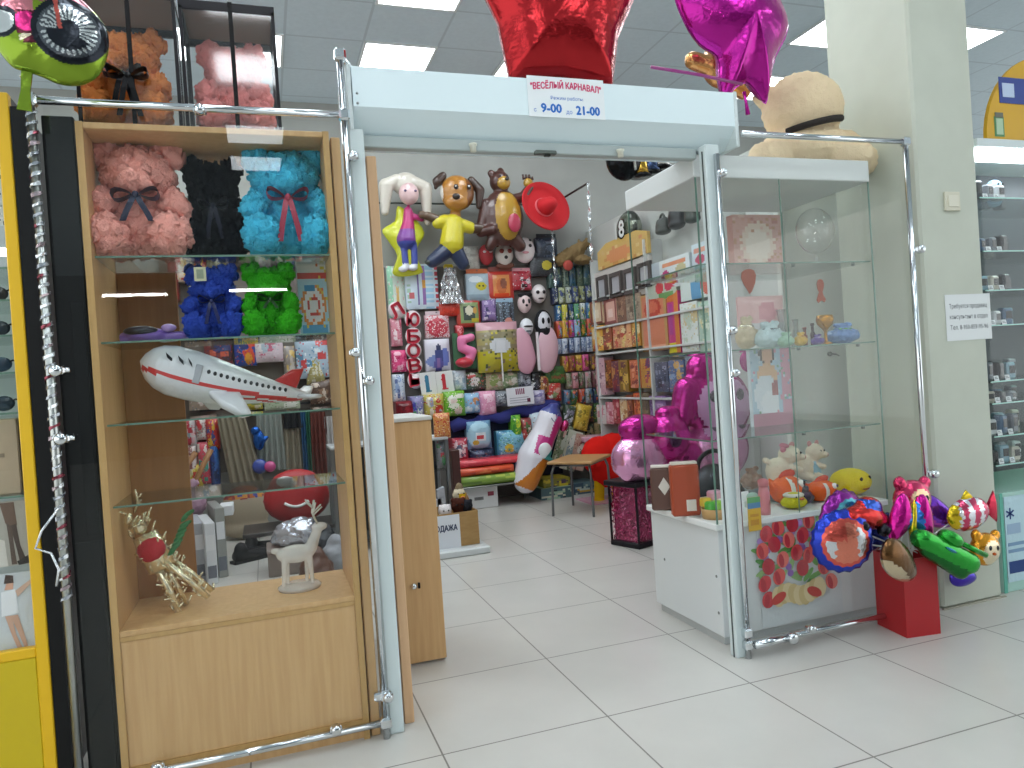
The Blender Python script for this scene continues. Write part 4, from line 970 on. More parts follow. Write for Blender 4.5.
def mini(px, py, Y, kind, label, rz=0, tilt=0, s_=1.0, cs=()):
    q = P(px, py, Y=Y); T = at(q.x, Y, q.z, rz, tilt); t = thing('mini_foil_balloon', label, 'balloon', q, 'mini foil balloons in the red box')
    F = [m(c, 'foil') for c in cs]
    base = Vector((bc.x, bc.y, .05))
    if kind == 'disc':
        n = 36; o_ = [(s_*(1+.03*math.cos(k*PI))*math.cos(2*PI*k/n), s_*(1+.03*math.cos(k*PI))*math.sin(2*PI*k/n)) for k in range(n)]
        def cf(p):
            d_ = math.hypot(p.x, p.z)/s_
            return F[0] if d_ > .80 else F[1] if d_ > .66 or (p.z > .1*s_ and p.x < 0) else F[2] if abs(p.x) < .35*s_ else F[3]
        B(T).pillow(o_, s_*.38, F[0], 9, cf=cf).build('balloon_body', t)
    elif kind == 'leaf':
        n = 36; o_ = [(s_*math.cos(2*PI*k/n)*1.35, s_*.72*math.sin(2*PI*k/n)*(1-.25*math.cos(2*PI*k/n))) for k in range(n)]
        B(T).pillow(o_, s_*.42, F[0], 9, cf=lambda p: F[1] if p.z < -s_*.38 or p.x > s_*.95 else F[2] if len(F) > 2 and abs(p.x) < .18*s_ else F[0]).build('balloon_body', t)
    elif kind == 'butterfly':
        for sx in (-1, 1):
            n = 24; o_ = [(sx*s_*(.42+.42*math.cos(2*PI*k/n)), s_*.95*math.sin(2*PI*k/n)*(.75+.35*math.cos(2*PI*k/n))) for k in range(n)]
            B(T).pillow(o_, s_*.26, F[0], 7, cf=lambda p: F[0] if abs(p.x) > .3*s_ else F[1], T=Matrix.Rotation(-sx*.25, 4, 'Y')).build('wing', t)
        B(T).ell((0, -.01, 0), (s_*.12, s_*.12, s_*.7), F[2], None, 10).build('body', t)
    elif kind == 'head':
        mb = B(T); skin(mb, [('e', (0, 0, 0), (s_, s_*.5, s_*.85)), ('e', (-s_*.75, 0, s_*.7), (s_*.3, s_*.22, s_*.3)), ('e', (s_*.75, 0, s_*.7), (s_*.3, s_*.22, s_*.3))], F[0], s_*.09, 2, cf=lambda p: F[1] if (p.x/s_)**2/.42+(p.z/s_+.12)**2/.38 < 1 and p.y < 0 else F[0]); mb.build('balloon_body', t)
        for x in (-.28, .28): B(T).ell((x*s_, -s_*.46, .12*s_), (s_*.10, s_*.06, s_*.13), m('#23252b', 'foil'), None, 8).build('eye', t)
        B(T).ell((0, -s_*.5, -.16*s_), (s_*.12, s_*.06, s_*.08), F[2], None, 8).build('nose', t)
    elif kind == 'fish':
        n = 30; o_ = [(s_*1.3*math.cos(2*PI*k/n), s_*.8*math.sin(2*PI*k/n)) for k in range(n)]
        B(T).pillow(o_, s_*.4, F[0], 10, cf=lambda p: F[3] if p.x < -s_*.8 else F[2] if int((p.x/s_+2)*3) % 2 else F[0]).build('balloon_body', t)
        B(T).pillow([(s_*1.0, 0), (s_*1.7, s_*.85), (s_*1.85, s_*.2), (s_*1.75, -s_*.7)], s_*.14, F[1], 5).build('tail_fin', t)
        B(T).pillow([(-s_*.5, s_*.6), (0, s_*1.15), (s_*.5, s_*.65)], s_*.12, F[3], 5).build('top_fin', t)
        B(T).ell((-s_*.75, -s_*.32, s_*.2), (s_*.15, s_*.06, s_*.18), m('#f0f0f0', 'foil'), None, 10).build('eye', t)
    elif kind == 'tank':
        mb = B(T); skin(mb, [('c', (-s_*1.2, 0, s_*.25), (s_*1.1, 0, -s_*.4), s_*.38, s_*.42), ('c', (-s_*.9, 0, -.1*s_), (s_*.8, 0, -s_*.75), s_*.28, s_*.28)], F[0], s_*.09, 2, cf=lambda p: F[1] if p.z+.28*p.x < -s_*.42 else F[0]); mb.build('hull', t)
        B(T).ell((.1*s_, -.05*s_, s_*.38), (s_*.55, s_*.36, s_*.3), F[0], (0, .28, 0), 14).build('turret', t)
        B(T).tube([(s_*.4, -s_*.1, s_*.32), (s_*1.7, -s_*.2, -s_*.05)], s_*.10, F[0], 8).build('gun_barrel', t)
        B(T).ell((-s_*.2, -s_*.40, s_*.02), (s_*.3, s_*.04, s_*.06), F[2], (0, .28, 0), 8).build('print', t)
    elif kind == 'car':
        mb = B(T); skin(mb, [('e', (0, 0, 0), (s_*1.3, s_*.5, s_*.5)), ('e', (.1*s_, 0, s_*.45), (s_*.7, s_*.42, s_*.4)), ('e', (-s_*1.1, 0, -.1*s_), (s_*.35, s_*.4, s_*.3))], F[0], s_*.09, 2, cf=lambda p: F[1] if p.z > .35*s_ and abs(p.x) < .5*s_ and p.z < .7*s_ else F[2] if p.z < -.3*s_ else F[0]); mb.build('balloon_body', t)
        for x in (-.7, .7): B(T).lathe([(s_*.26, -.02), (s_*.28, .0), (s_*.1, .02)], m('#26262c', 'foil'), n=14, T=Matrix.Translation((x*s_, -s_*.42, -s_*.4)) @ Matrix.Rotation(PI/2, 4, 'X')).build('wheel', t)
    st = B(); a_ = Vector((q.x, Y+.02, q.z)); b2 = base + Vector((random.Random(px).uniform(-.03, .03), random.Random(py).uniform(-.03, .03), 0)); top = Vector((bc.x+(b2.x-bc.x)*1.3, bc.y+(b2.y-bc.y)*1.3, hz+.01))
    st.tube([b2, top, a_], .0035, m('#d9d9d4', 'plastic'), 6); st.build('stick', t)
YR = -.12
mini(842, 541, -.16, 'disc', 'round foil balloon with a blue scalloped rim and red stripes, toward the tulip poster', -.3, 0, 0.130, ('#2b3fb0', '#cf5a4e', '#d9806a', '#c9ccd0'))
mini(843, 524, -.06, 'disc', 'round purple rimmed foil balloon behind the blue rimmed one', .2, 0, 0.148, ('#8a2a8e', '#4fa0b0', '#5a9ac0', '#c9b0a8'))
mini(866, 517, -.14, 'car', 'red foil balloon shaped like a vehicle with a blue window', .2, .25, 0.104, ('#c9302c', '#3a5fc0', '#8a1a2a'))
mini(912, 500, -.06, 'head', 'pink foil monkey head balloon with a cream face, top of the bunch', .1, .1, 0.108, ('#cf3a66', '#e0c09a', '#c06a5a'))
mini(911, 522, -.16, 'butterfly', 'magenta and blue foil butterfly balloon below the monkey head', 0, .15, 0.136, ('#c81a8e', '#3a7ad0', '#d9c02e'))
mini(899, 562, -.24, 'leaf', 'brown foil balloon with a cream edge hanging over the red box', .3, .62, 0.104, ('#6b4a2a', '#c9b89a'))
mini(946, 549, -.22, 'tank', 'green foil tank balloon in front of the column', .0, .22, 0.119, ('#2fa03a', '#1d6a2c', '#2a7a9a'))
mini(968, 514, -.08, 'fish', 'pink, white and yellow striped foil fish balloon beside the column', .0, -.05, 0.097, ('#c9486a', '#c9304a', '#dfe0e6', '#e0c02a'))
mini(985, 549, -.10, 'head', 'orange foil tiger head balloon at the end of the bunch', .1, .15, 0.090, ('#e09a2a', '#e8d8b8', '#c05a2a'))
mini(963, 577, -.02, 'leaf', 'purple foil balloon low behind the green tank', .0, .15, 0.061, ('#4a35b0', '#4a35b0'))
mini(880, 530, .0, 'leaf', 'dark blue foil balloon in the middle of the bunch', .2, -.5, 0.086, ('#2a3a8a', '#c9ccd6'))
mini(932, 512, .02, 'leaf', 'violet foil balloon behind the green tank', -.2, .5, 0.096, ('#7a3ac0', '#c04ab0'))
# ================================================================== goods on the back wall
YW = 4.50
def autopat(cols, seed, nn=7, noise_=.12):
    r = random.Random(seed); p = [cols[0]]
    for i in range(nn):
        c_ = cols[1+i % (len(cols)-1)] if len(cols) > 1 else cols[0]
        if r.random() < .6: p.append(('e', r.uniform(.15, .85), r.uniform(.15, .85), r.uniform(.08, .25), r.uniform(.08, .22), c_))
        else: a, b_ = r.uniform(0, .7), r.uniform(0, .8); p.append(('r', a, b_, a+r.uniform(.15, .4), b_+r.uniform(.06, .2), c_))
    p.append(('n', noise_, cols)); return p
_seed = [100]
def pack(box, cols, label, cat='package', name='hanging_pack', header=None, Y=YW, X=None, bulge=.03, pat=None, tilt=0, d=None, group=None, nx=None, nz=None, single=False, fin='plastic'):
    _seed[0] += 1
    T, w_, h = rbox(box, Y=Y if X is None else None, X=X, tilt=tilt); T0 = T
    nx = nx or max(9, min(24, int((box[2]-box[0])*1.1))); nz = nz or max(11, min(30, int((box[3]-box[1])*1.1)))
    pat = pat or autopat(cols, _seed[0]); d = d if d is not None else (4.562-Y if X is None and Y > 4.2 else .02)
    hh = h*.14 if header else 0
    body = B(T).grid(w_, h-hh, 0, pat, nx, nz, bulge=bulge, seed=_seed[0], fin=fin)
    body.box(-w_/2, w_/2, .001, d, 0, h-hh, m(cols[0], fin), .002)
    if single and not header: return tag(body.build(name), label, cat, group)
    t = thing(name, label, cat, T.translation, group); body.build('pouch', t)
    if header: B(T).box(-w_*.46, w_*.46, -.004, .004, h-hh, h, m(header, 'satin')).box(-.008, .008, -.006, .0, h-hh*.5, h-hh*.3, m('#54585a')).build('header_card', t)
    return t
# rails on the wall
a, b_ = P(384, 203, Y=4.52), P(470, 203, Y=4.52)
rl = thing('hanging_rail', 'dark rail on the wall holding the figure balloons', 'rail', ((a.x+b_.x)/2, 4.52, a.z))
B().tube([(a.x-.3, 4.52, a.z), (b_.x+1.0, 4.52, a.z)], .009, m('#4a4f4c', 'metal'), 8).build('bar', rl)
for x in (a.x-.2, a.x+.4, b_.x+.2, b_.x+.9): B().tube([(x, 4.52, a.z), (x, 4.6, a.z)], .006, m('#4a4f4c', 'metal'), 6).build('bracket', rl)
a, b_ = P(560, 200, Y=4.50), P(588, 183, Y=3.9)
one(B().tube([a+Vector((-.04, .1, 0)), a, b_], .011, m('#4b4340', 'metal'), 8), 'hanging_rod', 'dark rod slanting out of the wall beside the red hat', 'rod')
def ribbon(pts, wd, mt, label, seed=1):
    rng = random.Random(seed); pts = [Vector(p) for p in pts]; v = []; f = []; N = 24
    for i in range(N+1):
        t_ = i/N*(len(pts)-1); k = min(int(t_), len(pts)-2); p = pts[k].lerp(pts[k+1], t_-k); an = i*.6+rng.uniform(-.3, .3)
        dv = Vector((math.cos(an), math.sin(an), 0))*wd; nv = Vector((-math.sin(an), math.cos(an), 0))*.0015
        v += [p-dv-nv, p+dv-nv, p+dv+nv, p-dv+nv]
    for i in range(N):
        o_ = 4*i
        for k in range(4): f.append((o_+k, o_+(k+1) % 4, o_+4+(k+1) % 4, o_+4+k))
    return one(B().add(v, f, mt), 'hanging_ribbon', label, 'ribbon')
ribbon([b_, P(592, 262, Y=3.9)], .018, SIL, 'silver ribbon hanging from the slanting rod down to the picture frames', 2)
ribbon([P(552, 230, Y=4.4), P(556, 292, Y=4.4)], .012, SIL, 'short silver ribbon under the brim of the red hat', 3)
# foil figures: plain doll, puppy and brown bear
def fig_local(px, py, Y):
    o_ = P(px, py, Y=Y); k = (P(px+10, py, Y=Y).x-o_.x)/10; kz = (o_.z-P(px, py+10, Y=Y).z)/10
    return o_, (lambda x, y, dy=0: ((x-px)*k, dy, (py-y)*kz)), k
Yf = 4.33
o_, L, k = fig_local(405, 225, Yf); T = Matrix.Translation(o_)
t = thing('doll_balloon', 'foil balloon of a doll with two pale pigtails on a yellow star', 'balloon', o_-Vector((0, 0, .3)), 'figure balloons on the wall')
B(T).pillow([(L(*q)[0], L(*q)[2]) for q in dense([(400, 205), (414, 215), (425, 232), (416, 248), (414, 262), (421, 272), (400, 276), (390, 272), (396, 255), (388, 240), (383, 229), (396, 220)], 3)], k*6, m('#c3c72e', 'plastic'), 6, T=Matrix.Translation((0, .04, 0)), c=L(404, 240)[0::2]).build('star_backing', t)
mb = B(T); skin(mb, [('c', L(409, 211), L(408, 225), k*4.5, k*6), ('c', L(408, 225), L(405, 240), k*6.5, k*10), ('c', L(402, 244), L(403, 266), k*3.8, k*3.4), ('c', L(412, 244), L(412, 264), k*3.8, k*3.4), ('c', L(413, 216), L(422, 219), k*3.2, k*2.8), ('e', L(410, 195, -k*5), (k*10, k*9, k*11)), ('e', L(400, 269), (k*5, k*4, k*3)), ('e', L(410, 268), (k*5, k*4, k*3))], m('#b0286e', 'plastic'), k*1.1, 2,
   cf=lambda p: m('#d9b8b8', 'plastic') if p.z > L(0, 206)[2] else m('#b52a70', 'plastic') if p.z > L(0, 230)[2] else m('#7a3a92', 'plastic') if p.z > L(0, 242)[2] else m('#3d4a9a', 'plastic') if p.z > L(0, 264)[2] else m('#d8dade', 'plastic'))
mb.build('body', t)
HAIR = m('#c9c2b6', 'plastic')
mb = B(T); skin(mb, [('e', L(409, 184, k*2), (k*14, k*10, k*12)), ('c', L(400, 180), L(389, 186), k*6, k*7), ('c', L(389, 186), L(386, 212), k*7.5, k*4), ('c', L(417, 182), L(428, 188), k*6, k*7), ('c', L(428, 188), L(428, 222), k*7, k*3.4)], HAIR, k*1.1, 2); mb.build('hair', t)
for x in (405, 415): B(T).ell(L(x, 194, -k*13), (k*1.6, k*.8, k*1.3), m('#5a4a6a', 'plastic'), None, 8).build('eye', t)
o_, L, k = fig_local(455, 220, Yf-.04); T = Matrix.Translation(o_)
t = thing('puppy_balloon', 'foil balloon of a brown puppy in a yellow shirt and blue trousers', 'balloon', o_-Vector((0, 0, .3)), 'figure balloons on the wall')
BR, DKB, TAN = m('#7a4a22', 'plastic'), m('#3d2a22', 'plastic'), m('#a8722c', 'plastic')
mb = B(T); skin(mb, [('e', L(459, 193), (k*17, k*12, k*17)), ('e', L(456, 204, -k*6), (k*12, k*8, k*8)), ('c', L(456, 210), L(455, 222), k*5, k*6)], TAN, k*1.2, 2, cf=lambda p: m('#d8d4cc', 'plastic') if p.x < L(444, 0)[0] and p.z < L(0, 186)[2] else BR if p.x > L(466, 0)[0] else TAN); mb.build('head', t)
mb = B(T); skin(mb, [('c', L(446, 176), L(440, 182), k*4, k*5), ('c', L(440, 182), L(438, 188), k*4, k*2)], DKB, k*1.0, 2); mb.build('ear', t)
mb = B(T); skin(mb, [('c', L(474, 180), L(482, 190), k*4, k*5), ('c', L(482, 190), L(480, 206), k*5, k*3)], DKB, k*1.0, 2); mb.build('ear', t)
B(T).ell(L(454, 200, -k*14), (k*4, k*3, k*3), m('#2b201c', 'plastic'), None, 10).build('nose', t)
for x in (455, 468): B(T).ell(L(x, 190, -k*12), (k*2.4, k*1.2, k*2.6), m('#2b201c', 'plastic'), None, 8).ell(L(x-.5, 189.5, -k*13), (k*.9, k*.6, k*.9), m('#e8e8e8', 'plastic'), None, 6).build('eye', t)
mb = B(T); skin(mb, [('c', L(453, 224), L(450, 244), k*10, k*12), ('c', L(445, 221), L(438, 223), k*6.5, k*6), ('c', L(461, 225), L(470, 228), k*6.5, k*6)], m('#c9bd2a', 'plastic'), k*1.1, 2); mb.build('shirt', t)
mb = B(T); skin(mb, [('c', L(438, 220), L(428, 216), k*4.6, k*4.2), ('e', L(423, 215), (k*4, k*3, k*4))], m('#5a4430', 'plastic'), k*1.0, 2); mb.build('arm', t)
mb = B(T); skin(mb, [('c', L(468, 228), L(482, 229), k*5.4, k*4.8), ('e', L(487, 229), (k*4, k*3, k*4))], m('#4a3628', 'plastic'), k*1.0, 2); mb.build('arm', t)
mb = B(T); skin(mb, [('c', L(445, 250), L(430, 261), k*8, k*6.5), ('c', L(453, 250), L(460, 264), k*8, k*6.5), ('c', L(444, 248), L(455, 248), k*7, k*7)], m('#26324f', 'plastic'), k*1.1, 2); mb.build('trousers', t)
for x, y in ((427, 262), (462, 267)): B(T).ell(L(x, y, -k*1), (k*5, k*4, k*3), m('#3a3f3a', 'plastic'), None, 10).build('foot', t)
o_, L, k = fig_local(505, 215, Yf-.02); T = Matrix.Translation(o_)
t = thing('bear_balloon', 'brown foil bear balloon with a yellow belly waving one paw', 'balloon', o_-Vector((0, 0, .3)), 'figure balloons on the wall')
BRN2, OCH = m('#4a2a24', 'plastic'), m('#a9832e', 'plastic')
def bearc(p):
    e = ((p.x-L(505, 0)[0])/(k*13))**2+((p.z-L(0, 217)[2])/(k*23))**2
    return OCH if e < 1 and p.y < 0 and p.z < L(0, 194)[2] else BRN2
mb = B(T); skin(mb, [('e', L(503, 218), (k*20, k*13, k*27)), ('e', L(502, 182), (k*10, k*9, k*10.5)), ('e', L(494, 174), (k*3.6, k*3, k*3.8)), ('e', L(503.5, 171.5), (k*3.6, k*3, k*3.8)), ('c', L(512, 200), L(524, 197), k*5.5, k*5), ('c', L(524, 197), L(532, 186), k*5, k*4), ('c', L(487, 205), L(480, 232), k*6, k*5), ('c', L(480, 232), L(489, 231, -k*9), k*5, k*4), ('c', L(494, 236), L(488, 246), k*7, k*5), ('c', L(512, 238), L(518, 246), k*7, k*6)], BRN2, k*1.2, 2, cf=bearc); mb.build('body', t)
B(T).ell(L(503.5, 184.5, -k*6), (k*7, k*5, k*6.5), OCH, None, 12).build('muzzle', t)
B(T).ell(L(505.5, 182, -k*11), (k*2, k*1.6, k*1.8), m('#1d1616', 'plastic'), None, 8).build('nose', t)
for x in (500, 506.5): B(T).ell(L(x, 178, -k*8.5), (k*1.0, k*.8, k*1.2), m('#1d1616', 'plastic'), None, 8).build('eye', t)
B(T).ell(L(530, 183, -k*1.5), (k*5, k*3.2, k*4.6), OCH, None, 12).build('paw_pad', t)
for i in range(4): B(T).tube([L(526.5+i*2.8, 179-(i % 3 > 0)*.8), L(525.5+i*3.2, 174+(i == 3)*2)], [k*1.5, k*1.0], BRN2, 8).build('claw', t)
B(T).ell(L(509, 226, -k*14), (k*6.5, k*1.5, k*9), m('#a8324a', 'plastic'), None, 12).build('belly_print', t)
# red wide brimmed hat
q = P(540, 210, Y=4.36); T = Matrix.Translation(q) @ Matrix.Rotation(math.radians(80), 4, 'X') @ Matrix.Rotation(.3, 4, 'Y'); k = (P(565, 210, Y=4.36)-P(515, 210, Y=4.36)).x/2
t = thing('sombrero', 'red wide brimmed hat hung on the wall beside the brown bear balloon', 'hat', q-Vector((0, 0, k)))
RH = m('#c8242c', 'fabric'); T = T @ Matrix.Diagonal((1.08, .92, 1, 1))
B(T).lathe([(k*.34, .06), (k*.55, .03), (k*.85, .05), (k*1.02, .10), (k*1.0, .115), (k*.82, .065), (k*.55, .045), (k*.30, .075)], RH, n=40).build('brim', t)
B(T).lathe([(k*.36, .05), (k*.33, .12), (k*.24, .20), (k*.12, .235), (.002, .24)], RH, n=32).build('crown', t)
B(T).lathe([(k*.385, .055), (k*.375, .085), (k*.36, .085), (k*.36, .055)], m('#e07078', 'satin'), n=32).build('hat_band', t)
# masks
def mask(box, base, feats, label, name='mask', Y=4.46, hood=None, d=.07):
    T, w_, h = rbox(box, Y=Y); t = thing(name, label, 'mask', T.translation); mt = m(base, 'satin')
    if hood: mb = B(T); skin(mb, [('e', (0, .03, h*.52), (w_*.62, .05, h*.56)), ('c', (0, .03, h*.2), (0, .03, -h*.25), w_*.5, w_*.42)], m(hood, 'fabric'), w_*.09, 2); mb.build('hood', t)
    B(T).ell((0, .02, h*.5), (w_*.47, d, h*.5), mt, None, 18).build('face_shell', t)
    for (u, v_, ru, rv, c_, nm) in feats:
        y = .02-d*math.sqrt(max(.02, 1-((u-.5)/.5)**2-((v_-.5)/.5)**2))
        B(T).ell(((u-.5)*w_, y, v_*h), (ru*w_, .008, rv*h), m(c_, 'satin'), None, 10).build(nm, t)
EY = lambda c='#1b1b1e', v=.6, ru=.1, rv=.08: [(.3, v, ru, rv, c, 'eye_hole'), (.7, v, ru, rv, c, 'eye_hole')]
mask((479, 244, 494, 265), '#b83a40', EY('#e0d6d4', .6, .12, .06), 'plain red face mask under the arm of the bear balloon')
mask((495, 243, 514, 266), '#d8d0c8', EY('#8a3a2e', .62, .14, .1)+[(.5, .35, .1, .08, '#2a2020', 'nose'), (.5, .98, .62, .2, '#6a3a2a', 'fur'), (.5, .02, .5, .16, '#6a3a2a', 'fur')], 'brown animal mask with a white face, between the red and the spotted mask')
mask((514, 237, 536, 263), '#e6dcdc', [(.35, .62, .08, .07, '#2a2024', 'spot'), (.68, .64, .08, .07, '#2a2024', 'spot'), (.4, .82, .05, .04, '#2a2024', 'spot'), (.72, .86, .06, .05, '#2a2024', 'spot'), (.45, .38, .16, .05, '#d89aa0', 'mouth')], 'white mask with black spots beside the animal mask')
mask((532, 284, 547, 303), '#dcd4d4', EY('#2a2226', .55, .13, .1)+[(.5, .22, .2, .05, '#3a3034', 'mouth')], 'small skull mask over the white faced hood')
mask((518, 294, 532, 313), '#e0c8c8', EY('#2a2226', .6, .1, .13)+[(.5, .38, .1, .07, '#1f1b1d', 'nose'), (.5, .95, .55, .16, '#1f1c20', 'cap')], 'pale face mask with a black cap, above the white helmet mask')
mask((520, 318, 534, 336), '#e4e6ea', [(.5, .52, .36, .06, '#26282c', 'visor'), (.5, .26, .2, .06, '#6a6e74', 'vent')], 'plain white helmet mask with a dark visor slit')
mask((537, 311, 552, 336), '#cfcfd6', [(.32, .6, .10, .13, '#17171b', 'eye_hole'), (.68, .6, .10, .13, '#17171b', 'eye_hole'), (.5, .24, .10, .15, '#17171b', 'mouth')], 'long white face mask set in a black hood', hood='#141519')
# fabric cap with ears
q = P(574, 253, Y=4.42); T = Matrix.Translation(q); k = (P(589, 253, Y=4.42)-q).x/15
t = thing('fur_hat', 'mottled brown fur hat hung under the slanting rod', 'hat', q-Vector((0, 0, .1))); FU = m('#8a7350', 'plush')
mb = B(T); fuzzy(mb, [('c', (-13*k, 0, -6*k), (0, 0, 0), 6*k, 7*k), ('c', (0, 0, 0), (12*k, 0, 8*k), 7*k, 4*k), ('e', (7*k, -.03, -7*k), (9*k, .08, 4*k)), ('c', (6*k, 0, 6*k), (6*k, 0, 13*k), 3*k, 1*k), ('c', (12*k, 0, 8*k), (14*k, 0, 13*k), 3*k, 1*k)], FU, k*1.2, k*1.5, 30); mb.build('body', t)
B(T).ell((-9*k, -.06, -12*k), (5*k, .02, 5*k), m('#b04a40', 'fabric'), (0, .5, 0), 10).build('lining', t)
# ---- packages, row by row
a, b_ = P(386, 380, Y=4.58), P(606, 380, Y=4.58); tag(B().box(a.x, b_.x, 4.57, 4.597, .02, P(490, 266, Y=4.58).z, m('#6f6b66', 'satin')).build('dark_backing'), 'dark grey sheet added behind the hanging packs and masks to darken the gaps', 'panel')  # added dark sheet, keeps pale wall from showing between the goods
pack((461, 246, 479, 269), ['#b4b2aa', '#c6c4bc', '#9a9890'], 'cloudy clear plastic bag under the puppy balloon', 'bag', 'hanging_bag')
pack((536, 234, 557, 260), ['#2f3848', '#4a566a', '#1f2530', '#6a7484'], 'dark blue costume pack half behind the red hat brim', 'costume pack', header='#22262c')
pack((530, 252, 556, 276), ['#3a3d42', '#c9b83a', '#55595f', '#24272b'], 'dark costume pack with a yellow emblem beside the fur hat', 'costume pack', header='#2e3136', pat=['#3a3d42', ('n', .2, ['#4a4e54', '#2a2d31']), ('e', .6, .5, .2, .22, '#c9b83a')])
pack((388, 266, 405, 318), ['#cfe0d0', '#7ab58e', '#e0d9a0', '#d9aeb0'], 'tall pale green birthday banner pack at the beech board', 'banner pack', pat=['#cfdcd2', ('r', 0, 0, .3, 1, '#8fc4a4'), ('r', .45, .2, .62, .6, '#e0b870'), ('n', .1, ['#d9aeb0', '#b9d8c4'])])
pack((405, 264, 438, 309), ['#cfe0ee', '#8ab4d8', '#7a62a8', '#d9584a'], 'wide pale blue birthday banner pack beside the green one', 'banner pack', pat=['#d3e2ee', ('r', .62, 0, .85, 1, '#a5cfe8'), ('r', .88, 0, 1, 1, '#cf5662'), ('r', .06, .1, .16, .55, '#a9c8b4'), ('s', 8, '#d3e2ee', 't'), ('r', .36, .1, .42, .95, '#7a6aa8'), ('r', .52, .1, .58, .95, '#9a72b0'), ('e', .55, .55, .07, .08, '#d89a3a'), ('r', .1, .22, .24, .36, '#d06a70')], nx=20, nz=22)
# silver fringe skirt with yellow hanger and red base
T, w_, h = rbox((438, 265, 461, 304), Y=4.46); t = thing('silver_fringe', 'silver foil fringe with a yellow holder on top', 'party fringe', T.translation)
rng = random.Random(5); mb = B(T); n = 22; v = []; f = []
for i in range(n):
    u = i/(n-1)-.5; tw = rng.uniform(-1, 1)
    for j in range(9):
        z_ = h*.92*(1-j/8); sp = w_*(.42+.55*j/8); x = u*sp+rng.uniform(-.006, .006); y = -.02+rng.uniform(-.02, .02)
        a_ = tw+j*.9; v += [(x-.012*math.cos(a_), y-.012*math.sin(a_), z_), (x+.012*math.cos(a_), y+.012*math.sin(a_), z_), (x+.012*math.cos(a_), y+.012*math.sin(a_)+.002, z_), (x-.012*math.cos(a_), y-.012*math.sin(a_)+.002, z_)]
    for j in range(8):
        o2 = (i*9+j)*4
        for q_ in range(4): f.append((o2+q_, o2+(q_+1) % 4, o2+4+(q_+1) % 4, o2+4+q_))
mb.add(v, f, m('#e6e8ea', 'foil')); mb.build('foil_strands', t)
B(T).box(-w_*.2, w_*.2, -.02, .03, h*.88, h*1.02, m('#d6b91e', 'plastic'), .012).build('holder', t)
pack((439, 302, 461, 316), ['#cf3a26', '#b82a1e', '#e0583a'], 'red paper pack directly below the silver fringe', 'package', pat=['#cf3a26', ('n', .15, ['#b82a1e', '#da4a30'])])
pack((466, 269, 489, 301), ['#b9cdd8', '#d4c72e', '#8fa4b4', '#e4e8ea'], 'pale blue balloon pack with a yellow face print', 'balloon pack', header='#c9683a', pat=['#b4c8d4', ('e', .4, .78, .3, .12, '#dfe8ee'), ('e', .62, .52, .24, .15, '#cfc02c'), ('r', .5, .5, .58, .56, '#4a4a2a'), ('r', .68, .5, .74, .56, '#4a4a2a'), ('r', 0, 0, 1, .22, '#9ab0bf')])
pack((488, 267, 513, 299), ['#c84a36', '#e0913a', '#d9b060', '#a83a2e'], 'orange and red costume pack beside the pale blue balloon pack', 'costume pack', header='#8a4a44', pat=['#c23a32', ('r', .16, .1, .84, .86, '#d98a4a'), ('e', .5, .45, .2, .3, '#c96a3a'), ('e', .58, .55, .12, .2, '#8a4a34'), ('r', .2, .06, .8, .2, '#e0502a')])
pack((512, 268, 531, 290), ['#b02a3a', '#d8ccd0', '#1f1a1e', '#c9506a'], 'dark red pack with white shapes under the spotted mask', 'package', header='#c98a94')
pack((457, 300, 480, 327), ['#b83a2e', '#7a9a5a', '#d9c27a', '#3a4a4a'], 'red edged picture pack with a green and black print', 'picture', 'picture_pack', pat=['#b8392c', ('r', .12, .14, .9, .9, '#8aa06a'), ('r', .25, .25, .75, .75, '#3f4a44'), ('e', .5, .6, .16, .18, '#d9d4bc'), ('e', .75, .6, .1, .12, '#d09a4a'), ('r', .6, .16, .9, .3, '#c9b83a')])
pack((482, 296, 496, 321), ['#8a72a8', '#b5a2c8', '#3f3a6a', '#d4c8d8'], 'purple doll costume pack beside the red edged picture', 'costume pack', header='#b9aec4')
pack((496, 298, 514, 326), ['#3f4650', '#8fb0c4', '#d99a8a', '#20242a'], 'dark pack with pale blue streaks and a pink spot', 'package', header='#9ab8cc', pat=['#3a4048', ('s', 3, '#5f6a78', 'u'), ('n', .12, ['#9ab4c8', '#23272d']), ('e', .62, .2, .2, .14, '#d9958a')])
pack((391, 318, 402, 346), ['#d98a9a', '#e0b0b8', '#c9566e', '#e8d4d6'], 'small pink pack beside the beech board, above the glossy pink bag', 'package')
pack((392, 350, 407, 372), ['#d8447a', '#f0b4c8', '#c22a62', '#e87aa0'], 'glossy bright pink bag beside the red letter garland', 'bag', 'hanging_bag')
# letter garland
LR = m('#d03448', 'satin'); LW = m('#e6dadc', 'satin')
t = thing('letter_garland', 'vertical garland of red letters with white edges hanging on the wall', 'letter garland', P(413, 388, Y=4.46), None)
for ch, px, py, rot in (('Л', 400, 309, -.5), ('Ю', 412, 319, .1), ('Б', 413, 336, .05), ('О', 413.5, 350, 0), ('В', 415, 365, -.08), ('Ь', 416, 380, -.05)):
    T, w_, h = rbox((px-8, py-8, px+8, py+8), Y=4.47); T = T @ Matrix.Rotation(rot, 4, 'Y')
    vs, fs, wd = textmesh(ch); xs = [q_[1] for q_ in vs]; hh = max(xs)-min(xs)
    mb = B(T); mb.lathe([(w_*.50, 0), (w_*.50, .01)], LW, n=20, T=Matrix.Translation((0, .012, h*.5)) @ Matrix.Rotation(PI/2, 4, 'X') @ Matrix.Diagonal((1, 1.08, 1, 1)))
    for ox, oz in ((-.010, 0), (.010, 0), (0, .010), (0, -.010), (0, 0)):
        mb.text(ch, h*.80/hh, LR, ox*.7, -.006-.0002*(ox+oz), h*.08+oz*.7, w_*.74)
    mb.build('letter', t)
